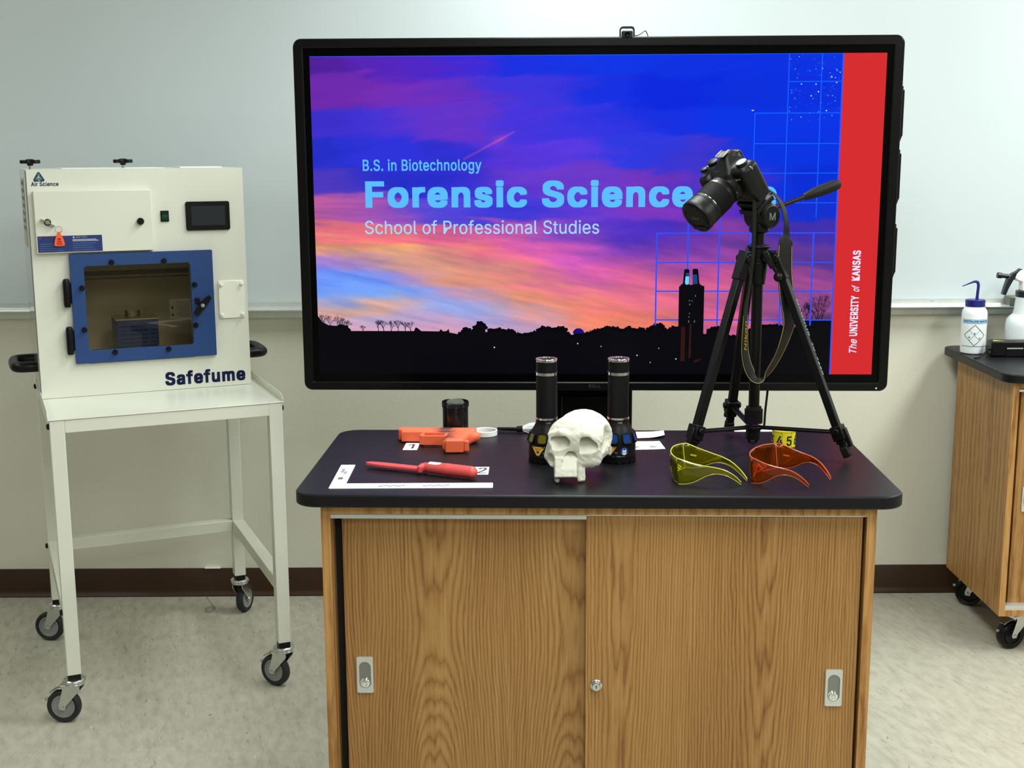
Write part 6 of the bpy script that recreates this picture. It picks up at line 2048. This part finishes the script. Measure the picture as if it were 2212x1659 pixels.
for i, ft in enumerate(FEET):
    o_ = (Vector((ft.x, ft.y, 0)) - Vector((TX, TY, 0))).normalized()
    side = Vector((-o_.y, o_.x, 0))
    a = Vector((TX, TY, HUBZ)) + o_ * 0.042
    foot = Vector((ft.x, ft.y, ZT + 0.004))
    dr_ = (foot - a).normalized()
    Lt = (foot - a).length
    clampc = a + dr_ * (Lt - (0.062 if i != 2 else 0.070))
    q = wmb()
    q.bar(a - dr_ * 0.008, clampc, 0.0195, 0.0165, hint=o_)
    for s_ in (-1, 1):
        q.bar(a + side * s_ * 0.0072 + o_ * 0.0072, clampc + side * s_ * 0.0072 + o_ * 0.0072, 0.0045, 0.0035, hint=o_)
    lg = q.build('leg', M_tri, tri_, bevel=0.0025, world=True)
    q = wmb()
    q.bar(a - dr_ * 0.016, a + dr_ * 0.050, 0.0255, 0.0215, hint=o_)
    q.cyl(a + side * 0.018, a - side * 0.018, 0.010)
    q.build('leg_sleeve', M_tri, lg, bevel=0.002, world=True)
    q = wmb()
    q.bar(clampc - dr_ * 0.016, clampc + dr_ * 0.016, 0.0300, 0.0260, hint=o_)
    q.bar(clampc + dr_ * 0.016, clampc + dr_ * 0.024, 0.0230, 0.0200, hint=o_)
    q.bar(clampc - dr_ * 0.012 + o_ * 0.014 + side * 0.004, clampc + dr_ * 0.030 + o_ * 0.016 + side * 0.004, 0.013, 0.009, hint=o_)
    q.cyl(clampc + side * 0.021 - dr_ * 0.004, clampc - side * 0.021 - dr_ * 0.004, 0.0075)
    q.build('leg_clamp', M_tri, lg, bevel=0.0018, world=True)
    q = wmb()
    q.bar(clampc, foot - dr_ * 0.022, 0.0175, 0.0140, hint=o_)
    q.build('lower_leg', M_tri, lg, bevel=0.002, world=True)
    q = wmb()
    q.bar(foot - dr_ * 0.030, foot + Vector((0, 0, 0.006)), 0.0205, 0.0175, hint=o_)
    q.build('rubber_foot', M_matte, lg, bevel=0.003, world=True)
    # spreader arm
    q = wmb()
    c0_ = Vector((TX, TY, 0.953)) + o_ * 0.012
    q.bar(c0_, clampc - o_ * 0.010, 0.0135, 0.0055)
    q.bar(c0_ + Vector((0, 0, 0.0035)), clampc - o_ * 0.010 + Vector((0, 0, 0.0035)), 0.0035, 0.004)
    q.build('spreader_arm', M_tri, tri_, bevel=0.001, world=True)
    if i == 1:
        # printed lettering down the outward face of the right leg
        fz = (o_ - dr_ * o_.dot(dr_)).normalized()
        fz = (fz * 0.35 - side * 0.94).normalized() if False else fz
        M_ = Matrix.Identity(4)
        vx = dr_
        vz = fz
        vy = vz.cross(vx)
        p_ = a + dr_ * 0.100 + fz * 0.0118
        M_ = Matrix(((vx.x, vy.x, vz.x, p_.x), (vx.y, vy.y, vz.y, p_.y), (vx.z, vy.z, vz.z, p_.z), (0, 0, 0, 1)))
        q = wmb()
        q.M = M_ @ T(0, -0.005, 0)
        q.text('MAGNUS', T(0, 0, 0), w=0.085, h=0.0085, bold=0.012)
        q.text('TV-7450', T(0.100, 0.001, 0), w=0.075, h=0.0055, bold=0.0)
        q.build('leg_lettering', pm('grey_white_print', rgb(205, 208, 205), 0.5), lg, world=True)
q = wmb()
q.lathe([(0.0195, 0), (0.0195, 0.008)], T(TX, TY, 0.948), 24)
q.lathe([(0.0165, -0.022), (0.0165, 0.0)], T(TX, TY, 0.948), 24)
q.build('spreader_hub', M_tri, tri_, bevel=0.001, world=True)
q = wmb()
n_ = 24
kn = []
for i in range(n_ * 2):
    a = PI * i / n_
    r_ = 0.0205 if i % 2 else 0.0190
    kn.append((r_ * math.cos(a), r_ * math.sin(a)))
q.prism(kn, 0.0, 0.032, T(TX, TY, 0.963))
q.lathe([(0.018, 0.032), (0.017, 0.038)], T(TX, TY, 0.963), 24)
q.build('column_collar', M_matte, tri_, world=True)
q = wmb()
q.tube([(TX - 0.004, TY, 0.934), (TX - 0.006, TY, 0.929)] + [(TX + 0.0098 * math.cos(a), TY, 0.9258 + 0.0098 * math.sin(a)) for a in [R(160 + 15 * k_) for k_ in range(15)]], 0.0029, 10)
q.build('weight_hook', M_black, tri_, world=True)
# crank on the shoulder
q = wmb()
cA = Vector((TX + 0.012, TY - 0.026, HUBZ + 0.000))
q.cyl((TX + 0.006, TY - 0.012, HUBZ + 0.002), (TX + 0.014, TY - 0.034, HUBZ + 0.002), 0.0105)
q.bar(cA + Vector((-0.006, -0.008, 0.016)), cA + Vector((0.014, -0.010, -0.020)), 0.013, 0.008, hint=(0, 1, 0))
q.bar(cA + Vector((0.012, -0.010, -0.016)), cA + Vector((0.026, -0.010, -0.034)), 0.008, 0.006, hint=(0, 1, 0))
ck = q.build('crank', M_tri, tri_, bevel=0.002, world=True)
q = wmb()
sp_ = [(0.0112 * math.sin(PI * i / 10) if 0 < i < 10 else 0, -0.0112 * math.cos(PI * i / 10)) for i in range(11)]
q.lathe(sp_, Matrix.Translation(cA + Vector((0.0265, -0.012, -0.040))), 20)
q.build('crank_knob', M_black, ck, world=True)
# pan head
hf_ = Vector((-ch_.y, ch_.x, 0))
q = wmb()
q.lathe([(0.015, 1.392), (0.021, 1.394), (0.0225, 1.400), (0.021, 1.412), (0.018, 1.425)], T(TX, TY, 0), 32)
q.cyl(HD - cr_ * 0.0285, HD + cr_ * 0.030, 0.0275, seg=36)
q.cyl(HD - cr_ * 0.0325, HD - cr_ * 0.0280, 0.0235, 0.0265, seg=36)
q.bar(HD, HD + cup * 0.024, 0.046, 0.044, hint=cr_)
ph = q.build('pan_head', M_tri, tri_, bevel=0.002, world=True)
q = wmb()
pc_ = HD + cup * 0.024
q.bar(pc_, pc_ + cup * 0.012, 0.060, 0.056, hint=cr_)
q.bar(pc_ + cup * 0.012, pc_ + cup * 0.030 + ch_ * 0.012, 0.044, 0.050, hint=cr_)
q.bar(pc_ + cup * 0.005 - cd_ * 0.030, pc_ + cup * 0.005 - cd_ * 0.048, 0.020, 0.007, hint=cup)
q.build('quick_release_plate', M_tri, ph, bevel=0.002, world=True)
q = wmb()
vz = -cr_
vy = Vector((0, 0, 1))
vx = vy.cross(vz).normalized()
p_ = HD - cr_ * 0.0328
q.M = Matrix(((vx.x, vy.x, vz.x, p_.x), (vx.y, vy.y, vz.y, p_.y), (vx.z, vy.z, vz.z, p_.z), (0, 0, 0, 1)))
q.text('M', T(0, -0.009, 0), w=0.018, h=0.0165, bold=0.012, align='C')
q.build('head_letter', pm('grey_letter', rgb(150, 155, 158), 0.5), ph, world=True)
hdv = (-ch_ + Vector((0, 0, 0.25))).normalized()
hA = HD + Vector((0.020, 0.010, 0.012))
q = wmb()
q.cyl(hA - hdv * 0.02, hA + hdv * 0.12, 0.0052, seg=16)
hr_ = q.build('pan_handle', M_tri, tri_, world=True)
q = wmb()
pr_ = [(0.0, 0.0055), (0.006, 0.0085), (0.03, 0.0112), (0.065, 0.0132), (0.095, 0.0132), (0.110, 0.0115), (0.116, 0.007)]
q.lathe([(b_, a_) for a_, b_ in pr_], Matrix.Translation(hA + hdv * 0.105) @ frame(hdv).to_4x4(), 24)
q.build('handle_grip', M_matte, hr_, world=True)

# ================================================================ camera
B0 = HD + cup * 0.104 + ch_ * 0.016 + cd_ * 0.015
cam3 = Matrix((cr_, cd_, cup)).transposed()
dc = thing('dslr_camera', 'black DSLR camera with zoom lens tilted down on the tripod', 'camera', B0, mat3=cam3)
dc.rotation_euler = cam3.to_euler()
dc.location = B0
M_cam = pm('camera_body_black', (0.0032, 0.0032, 0.0036, 1), 0.42, spec=0.25, bump=0.10, bscale=700)
M_camr = pm('camera_rubber', (0.003, 0.003, 0.0033, 1), 0.6, spec=0.2, bump=0.25, bscale=900)


def body_f(x, y, z):
    d = s_box((0, -0.010, -0.006), (0.066, 0.022, 0.044), 0.012)(x, y, z)
    d = smin(d, s_box((0.049, 0.012, -0.008), (0.017, 0.026, 0.040), 0.013)(x, y, z), 0.012)        # grip
    d = smin(d, s_box((-0.047, -0.004, 0.004), (0.018, 0.022, 0.036), 0.011)(x, y, z), 0.010)
    hump = s_box((0, -0.002, 0.045), (0.031, 0.031, 0.021), 0.010)(x, y, z)
    hump = smax(hump, (z - 0.050) * 0.75 + (y - 0.010) * 0.65, 0.006)
    hump = smax(hump, np.abs(x) * 0.80 + (z - 0.074) * 0.6, 0.008)
    d = smin(d, hump, 0.010)
    d = smin(d, s_cap((0, 0.008, 0.0), (0, 0.018, 0.0), 0.037)(x, y, z) * 1.0, 0.006)               # lens mount
    d = smin(d, s_box((0, -0.033, 0.040), (0.017, 0.012, 0.014), 0.005)(x, y, z), 0.006)            # eyepiece
    return d


P, F = surfnet(body_f, (-0.078, -0.055, -0.058), (0.078, 0.062, 0.078), 110)
MB().add(P, F).build('camera_body', M_cam, dc, angle=50)
q = MB()
q.box(-0.0115, 0.0115, -0.018, 0.004, 0.0655, 0.0672)
for s_ in (-1, 1):
    q.box(s_ * 0.0105 - 0.0018, s_ * 0.0105 + 0.0018, -0.018, 0.004, 0.0670, 0.0695)
q.build('hot_shoe', M_chrome, dc, bevel=0.0003)
q = MB()
q.lathe([(0.0125, 0.036), (0.0130, 0.0385), (0.0130, 0.046), (0.0125, 0.0475), (0.0095, 0.048), (0.0, 0.0483)], T(-0.047, -0.006, 0), 30)
dl_ = q.build('mode_dial', M_cam, dc)
q = MB()
q.lathe([(0.0118, 0.0480), (0.0092, 0.0486), (0.0060, 0.0486)], T(-0.047, -0.006, 0), 30)
q.build('dial_face', M_hub, dl_)
q = MB()
q.lathe([(0.0080, 0.040), (0.0080, 0.046), (0.006, 0.047), (0, 0.047)], T(0.050, 0.018, 0), 24)
q.lathe([(0.0120, 0.036), (0.0120, 0.0445), (0.010, 0.0455), (0, 0.0455)], T(0.050, -0.012, 0), 24)
q.build('shutter_button', M_cam, dc)
q = MB()
q.M = T(0, -0.0135, 0)
q.prism(rrect(-0.034, 0.034, -0.036, 0.022, 0.004), -0.0185, -0.014, Matrix(((1, 0, 0, 0), (0, 0, 1, 0), (0, 1, 0, 0), (0, 0, 0, 1))))
q.build('rear_screen', M_glass_border, dc)
q = MB()
q.box(-0.0672, -0.0645, -0.020, 0.006, -0.030, 0.018)
q.build('port_cover', M_camr, dc, bevel=0.001)
for s_ in (-1, 1):
    q = MB()
    q.tube([(s_ * 0.067 + 0.0045 * math.cos(2 * PI * i / 14), -0.006, 0.030 + 0.005 * math.sin(2 * PI * i / 14)) for i in range(14)], 0.0009, 6, True)
    q.build('strap_lug', M_zinc, dc)
q = MB()
q.box(-0.0665, -0.064, -0.014, -0.008, 0.022, 0.027)
q.box(-0.041, -0.036, 0.0185, 0.020, 0.016, 0.020)
q.box(-0.050, -0.046, 0.0175, 0.0195, 0.018, 0.021)
q.build('button', M_hub, dc)
YM = Matrix(((1, 0, 0, 0), (0, 0, -1, 0), (0, 1, 0, 0), (0, 0, 0, 1)))
LY = Matrix(((1, 0, 0, 0), (0, 0, 1, 0), (0, -1, 0, 0), (0, 0, 0, 1)))     # lathe z -> +y
q = MB()
q.M = LY
q.lathe([(0.0330, 0.016), (0.0345, 0.020), (0.0345, 0.036), (0.0352, 0.037), (0.0352, 0.047)], None, 56)
ln0 = q.build('lens', M_cam, dc)
q = MB()
q.M = LY
zr_ = [(0.0352, 0.048)]
for i in range(20):
    t_ = 0.049 + i * 0.0019
    zr_ += [(0.0368, t_), (0.0368, t_ + 0.0011), (0.0358, t_ + 0.0013), (0.0358, t_ + 0.0019)]
zr_ += [(0.0366, 0.0875), (0.0372, 0.090)]
q.lathe(zr_, None, 56)
q.build('zoom_ring', M_camr, ln0)
q = MB()
q.M = LY
q.lathe([(0.0372, 0.090), (0.0372, 0.096), (0.0364, 0.0965), (0.0364, 0.099), (0.0375, 0.0995), (0.0375, 0.113), (0.0385, 0.115), (0.0385, 0.125), (0.0375, 0.1275), (0.0345, 0.1275)], None, 56)
q.build('front_barrel', M_cam, ln0)
q = MB()
q.M = LY
q.lathe([(0.0346, 0.1262), (0.0346, 0.1285), (0.033, 0.1298), (0.0275, 0.1302), (0.0265, 0.1288), (0, 0.1288)], None, 56)
q.box(-0.020, 0.020, -0.0295, -0.022, 0.1286, 0.1312)
q.box(-0.020, 0.020, 0.022, 0.0295, 0.1286, 0.1312)
lcp = q.build('lens_cap', M_black, ln0)
q = MB()
q.M = T(0, 0.1294, -0.004) @ Matrix(((-1, 0, 0, 0), (0, 0, 1, 0), (0, 1, 0, 0), (0, 0, 0, 1)))
q.text('Nikon', T(0, 0, 0), w=0.022, h=0.0068, bold=0.012, align='C')
q.build('cap_lettering', pm('cap_print', rgb(150, 152, 150), 0.5), lcp)
q = MB()
q.M = T(0, 0.0285, 0.048) @ Matrix.Rotation(R(-42), 4, 'X') @ Matrix(((-1, 0, 0, 0), (0, 0, 1, 0), (0, 1, 0, 0), (0, 0, 0, 1)))
q.text('Nikon', T(0, -0.003, 0.0005), w=0.020, h=0.0055, bold=0.012, align='C')
q.build('maker_mark', pm('body_print', rgb(190, 192, 190), 0.5), dc)
q = MB()
q.M = LY
q.lathe([(0.03535, 0.0425), (0.03535, 0.046)], RZ(R(-108)), 16, 0, R(36))
q.build('gold_badge', pm('gold_badge', (0.75, 0.55, 0.22, 1), 0.3, 1.0), ln0)
q = MB()
q.M = LY
q.lathe([(0.03535, 0.026), (0.03535, 0.0275)], RZ(R(150)), 8, 0, R(10))
q.lathe([(0.03535, 0.023), (0.03535, 0.030)], RZ(R(166)), 8, 0, R(5))
q.lathe([(0.03735, 0.0895), (0.03735, 0.0915)], RZ(R(196)), 16, 0, R(16))
q.lathe([(0.03735, 0.0895), (0.03735, 0.0915)], RZ(R(220)), 16, 0, R(10))
q.lathe([(0.03735, 0.0895), (0.03735, 0.0915)], RZ(R(238)), 16, 0, R(8))
q.build('lens_markings', pm('lens_print', rgb(190, 192, 190), 0.5), ln0)
# hanging neck strap: centre line + half width + across direction
SP = [((0.5275, 2.750, 1.524), 0.005, (0.8, 0.5, 0)), ((0.520, 2.744, 1.469), 0.005, (0.85, 0.5, 0)), ((0.522, 2.752, 1.400), 0.005, (0.8, 0.5, 0.1)), ((0.522, 2.757, 1.339), 0.0055, (0.7, 0.6, 0)),
      ((0.517, 2.763, 1.275), 0.006, (0.6, 0.8, 0)), ((0.512, 2.766, 1.235), 0.012, (0.5, 0.86, 0)), ((0.511, 2.767, 1.180), 0.0185, (0.50, 0.86, 0)), ((0.512, 2.768, 1.140), 0.0195, (0.55, 0.83, 0)),
      ((0.519, 2.770, 1.106), 0.0195, (0.60, 0.80, 0)), ((0.534, 2.775, 1.080), 0.0195, (0.62, 0.78, 0)), ((0.553, 2.782, 1.074), 0.0195, (0.5, 0.85, 0.1)), ((0.574, 2.790, 1.094), 0.0195, (0.55, 0.80, -0.1)),
      ((0.595, 2.795, 1.131), 0.0195, (0.62, 0.77, -0.05)), ((0.611, 2.798, 1.177), 0.0190, (0.75, 0.65, -0.05)), ((0.6155, 2.800, 1.207), 0.0190, (0.85, 0.5, 0)), ((0.609, 2.800, 1.248), 0.0190, (0.9, 0.4, 0.05)),
      ((0.6025, 2.800, 1.300), 0.0185, (0.92, 0.38, 0)), ((0.6015, 2.802, 1.350), 0.0180, (0.92, 0.38, 0)), ((0.6025, 2.805, 1.376), 0.0165, (0.92, 0.38, 0)), ((0.6040, 2.808, 1.390), 0.0085, (0.92, 0.38, 0)),
      ((0.6035, 2.810, 1.416), 0.0060, (0.92, 0.38, 0)), ((0.598, 2.820, 1.446), 0.0058, (0.9, 0.42, 0)), ((0.583, 2.835, 1.474), 0.0055, (0.8, 0.5, -0.2)), ((0.560, 2.848, 1.492), 0.0055, (0.7, 0.6, -0.3)),
      ((0.520, 2.868, 1.515), 0.0055, (0.5, 0.8, -0.2)), ((0.482, 2.865, 1.530), 0.005, (0.5, 0.8, -0.2))]
rows = spline([(*c_, w_, *a_) for c_, w_, a_ in SP], 6)
q = MB()
vs, ed1, ed2 = [], [], []
for i, r_ in enumerate(rows):
    c_, w_, a_ = Vector(r_[:3]), r_[3], Vector(r_[4:7])
    p0 = Vector(rows[max(i - 1, 0)][:3])
    p1 = Vector(rows[min(i + 1, len(rows) - 1)][:3])
    t_ = (p1 - p0).normalized()
    a_ = (a_ - t_ * a_.dot(t_)).normalized()
    for k_ in (-1, -0.5, 0, 0.5, 1):
        vs.append(tuple(c_ + a_ * w_ * k_))
    if w_ > 0.011:
        ed1.append(tuple(c_ - a_ * w_ * 0.93))
        ed2.append(tuple(c_ + a_ * w_ * 0.93))
n_ = len(rows)
q.add(vs, [(i * 5 + k_, (i + 1) * 5 + k_, (i + 1) * 5 + k_ + 1, i * 5 + k_ + 1) for i in range(n_ - 1) for k_ in range(4)])
stp = q.build('neck_strap', pm('strap_webbing', (0.004, 0.004, 0.0043, 1), 0.5, spec=0.25, bump=0.2, bscale=1500), dc, world=True)
so_ = stp.modifiers.new('thick', 'SOLIDIFY')
so_.thickness = 0.0016
so_.offset = 0
q = MB()
q.tube(ed1[2:-7], 0.0010, 6)
q.tube(ed2[2:-7], 0.0010, 6)
q.build('strap_piping', pm('yellow_piping', rgb(214, 196, 96), 0.5), stp, world=True)
q = MB()
p_ = Vector((0.5115, 2.767, 1.168)) + Vector((0.86, -0.50, 0)) * 0.0016
vz = Vector((0.86, -0.50, 0)).normalized()
vx = Vector((0.0, 0, 1.0))
vy = vz.cross(vx)
q.M = Matrix(((vx.x, vy.x, vz.x, p_.x), (vx.y, vy.y, vz.y, p_.y), (vx.z, vy.z, vz.z, p_.z), (0, 0, 0, 1)))
q.text('Nikon', T(-0.030, -0.008, 0), w=0.066, h=0.014, bold=0.012, shear=0.2)
q.build('strap_lettering', pm('yellow_print', rgb(240, 205, 60), 0.5), stp, world=True)

# ================================================================ things on the right hand cabinet (top z = 0.902)
ZR = 0.9025
M_hdpe, nt, b = new_mat('translucent_white_bottle')
b.inputs['Base Color'].default_value = rgb(226, 232, 234)
b.inputs['Roughness'].default_value = 0.35
b.inputs['Subsurface Weight'].default_value = 0.25
b.inputs['Subsurface Radius'].default_value = (0.01, 0.01, 0.01)
wb_ = thing('wash_bottle', 'plastic wash bottle with blue cap and bent nozzle, marked distilled water, on the right cabinet', 'bottle', (1.543, 4.215, ZR), 0)
M_navyp = pm('navy_plastic', rgb(24, 30, 112), 0.35)
MB().lathe([(0.0, 0.002), (0.036, 0.0), (0.0395, 0.003), (0.0400, 0.008), (0.0405, 0.030), (0.0410, 0.132), (0.0385, 0.144), (0.0330, 0.152), (0.0305, 0.154), (0.0300, 0.160), (0, 0.160)], None, 48).build('bottle', M_hdpe, wb_)
q = MB()
cp_ = []
for i in range(72):
    a = 2 * PI * i / 72
    r_ = 0.0318 if i % 2 else 0.0312
    cp_.append((r_ * math.cos(a), r_ * math.sin(a)))
q.prism(cp_, 0.157, 0.178)
q.lathe([(0.0305, 0.178), (0.029, 0.1795), (0, 0.1797)], None, 40)
q.lathe([(0.0052, 0.179), (0.0052, 0.188)], T(0.005, 0, 0), 16)
q.build('cap', M_navyp, wb_)
q = MB()
pth = spline([(0.005, 0, 0.184), (0.006, 0, 0.205), (0.007, 0, 0.226), (0.003, 0, 0.237), (-0.006, 0, 0.2385), (-0.020, 0, 0.234), (-0.046, 0, 0.2235)], 6)
q.tube(pth, 0.004, 12, rr=[0.0048 - 0.0034 * max(0, (i / (len(pth) - 1) - 0.55) / 0.45) for i in range(len(pth))])
q.build('nozzle', M_navyp, wb_)


def wrapgeo(q, v_, f_, r_, rot=0.0):
    q.add([(math.sin(p[0] / r_ + rot) * r_, -math.cos(p[0] / r_ + rot) * r_, p[1]) for p in v_], f_)


def strip(q, x0, x1, z0, z1, r_, n=16, rot=0.0):
    v_ = [(x0 + (x1 - x0) * i / n, z) for i in range(n + 1) for z in (z0, z1)]
    wrapgeo(q, v_, [(2 * i, 2 * i + 2, 2 * i + 3, 2 * i + 1) for i in range(n)], r_, rot)


RW = 0.0412
q = MB()
strip(q, -0.056, 0.040, 0.1155, 0.1165, RW)
strip(q, -0.056, 0.040, 0.0260, 0.0275, RW)
q.mat(1)
strip(q, -0.056, 0.040, 0.1060, 0.1140, RW)
q.mat(2)
strip(q, -0.056, 0.040, 0.1025, 0.1040, RW)


def qseg(x0, z0, x1, z1, w, n=10):
    d_ = Vector((x1 - x0, z1 - z0)).normalized()
    nx, nz_ = -d_.y * w / 2, d_.x * w / 2
    v_ = []
    for i in range(n + 1):
        t_ = i / n
        x, z = x0 + (x1 - x0) * t_, z0 + (z1 - z0) * t_
        v_ += [(x - nx, z - nz_), (x + nx, z + nz_)]
    wrapgeo(q, v_, [(2 * i, 2 * i + 2, 2 * i + 3, 2 * i + 1) for i in range(n)], RW + 0.0002)


q.mat(3)
cx0, cz0, hw, hh = -0.0105, 0.064, 0.0350, 0.0345
for a_, b_ in (((0, 1), (1, 0)), ((1, 0), (0, -1)), ((0, -1), (-1, 0)), ((-1, 0), (0, 1))):
    qseg(cx0 + a_[0] * hw, cz0 + a_[1] * hh, cx0 + b_[0] * hw, cz0 + b_[1] * hh, 0.0016)
qseg(cx0 - hw / 2, cz0 + hh / 2, cx0 + hw / 2, cz0 - hh / 2, 0.0008)
qseg(cx0 - hw / 2, cz0 - hh / 2, cx0 + hw / 2, cz0 + hh / 2, 0.0008)
for dx, dz in ((0, 0.006), (-0.017, -0.007), (0.017, -0.010)):
    wrapgeo(q, [(cx0 + dx + 0.0022 * math.cos(2 * PI * i / 10), cz0 + dz + 0.0024 * math.sin(2 * PI * i / 10)) for i in range(10)], [tuple(range(10))], RW + 0.0003)
q.mat(2)
v_, f_ = text_geo('DISTILLED WATER', 0.012, 0, 1)
x0, x1 = v_[:, 0].min(), v_[:, 0].max()
wrapgeo(q, [(-0.050 + (p[0] - x0) / (x1 - x0) * 0.088, 0.1066 + p[1] * 0.0140) for p in v_], f_, RW + 0.0003)
q.build('label', [pm('label_line', rgb(60, 80, 110), 0.5), pm('label_band', rgb(122, 186, 226), 0.5), pm('label_blue', rgb(24, 84, 170), 0.5), pm('label_black', rgb(28, 30, 40), 0.5)], wb_, smooth=False)

sb = thing('spray_bottle', 'white spray bottle with black trigger at the right edge of the photo', 'bottle', (1.736, 4.248, ZR), 0)
MB().lathe([(0.0, 0.002), (0.066, 0.0), (0.071, 0.004), (0.072, 0.012), (0.0715, 0.085), (0.069, 0.106), (0.060, 0.118), (0.050, 0.127), (0.0475, 0.140), (0.045, 0.165), (0.043, 0.184), (0, 0.184)], None, 56).build('bottle', M_hdpe, sb)
MB().lathe([(0.0440, 0.184), (0.0455, 0.186), (0.0455, 0.203), (0.044, 0.204), (0.034, 0.2045)], None, 48).build('collar', M_navyp if False else pm('blue_black_plastic', rgb(16, 20, 34), 0.4), sb)
q = MB()
q.M = FRONT
q.prism([(-0.034, 0.204), (0.034, 0.204), (0.036, 0.222), (0.060, 0.226), (0.060, 0.250), (0.020, 0.268), (-0.040, 0.275), (-0.052, 0.262), (-0.058, 0.246), (-0.048, 0.238), (-0.034, 0.234)], -0.016, 0.016)
q.build('spray_head', pm('white_plastic', rgb(232, 234, 232), 0.35), sb, bevel=0.004)
M_trg = pm('trigger_blue_black', rgb(14, 18, 30), 0.35)
q = MB()
q.M = FRONT
q.prism([(-0.050, 0.270), (-0.040, 0.279), (-0.032, 0.276), (-0.046, 0.252), (-0.062, 0.240), (-0.074, 0.216), (-0.084, 0.190), (-0.094, 0.192), (-0.088, 0.218), (-0.080, 0.246), (-0.066, 0.262)][::-1], -0.012, 0.012)
tg_ = q.build('trigger', M_trg, sb, bevel=0.002)
q = MB()
q.cyl((-0.070, 0, 0.2520), (-0.108, 0, 0.2560), 0.0075)
q.cyl((-0.098, 0, 0.2550), (-0.113, 0, 0.2566), 0.0098)
q.build('spray_nozzle', M_trg, tg_, bevel=0.001)
q = MB()
v_, f_ = text_geo('70%', 0.02, 0, 1)
wrapgeo(q, [(-0.020 + p[0] * 0.020, 0.038 + p[1] * 0.016) for p in v_], f_, 0.0724, 0.15)
q.build('bottle_print', pm('grey_print_2', rgb(90, 92, 98), 0.5), sb)

pb = thing('power_supply', 'black power supply brick with yellow sticker in front of the spray bottle', 'power supply', (1.570, 4.118, ZR), 0)
q = MB()
q.prism([(0.0, 0.0), (0.26, 0.0), (0.26, 0.050), (0.0, 0.050)], 0.002, 0.052)
q.build('case', M_black, pb, bevel=0.005, seg=3)
q = MB()
q.box(0.048, 0.105, -0.0012, 0.0, 0.003, 0.032)
q.mat(1)
q.box(0.050, 0.103, -0.0016, -0.0011, 0.027, 0.031)
q.build('latch', [M_black, M_alu], pb)
q = MB()
q.flat([(0.006, 0.010), (0.048, 0.006), (0.016, 0.030)], z=0.0524)
q.build('warning_sticker', pm('yellow_sticker', rgb(224, 226, 70), 0.4), pb)
q = MB()
q.tube(spline([(0.002, 0.015, 0.024), (-0.010, 0.008, 0.022), (-0.028, -0.010, 0.013), (-0.042, -0.022, 0.006), (-0.052, -0.028, 0.0034), (-0.068, -0.034, 0.0030)], 6), 0.0028, 10)
q.build('cable', M_black, pb)

# ================================================================ cable tie on the floor
ct = MB()
M_tie = tinted('clear_nylon', (0.8, 0.82, 0.76, 1), 0.1, 0.8, 0.45, rgb(215, 215, 200))
ct.tube([(0.016 * math.cos(2 * PI * i / 24), 0.016 * math.sin(2 * PI * i / 24), 0.006 + 0.003 * math.sin(2 * PI * i / 24)) for i in range(24)], 0.0020, 6, True)
ct.box(0.006, 0.016, 0.008, 0.014, 0.003, 0.011)
ct.tube([(0.010, 0.012, 0.008), (-0.010, 0.050, 0.012), (-0.034, 0.085, 0.022)], 0.0016, 6)
cto = ct.build('cable_tie', M_tie, None)
cto.location = (-1.058, 4.235, 0.0005)
tag(cto, 'clear plastic cable tie lying on the floor under the cart', 'cable tie')
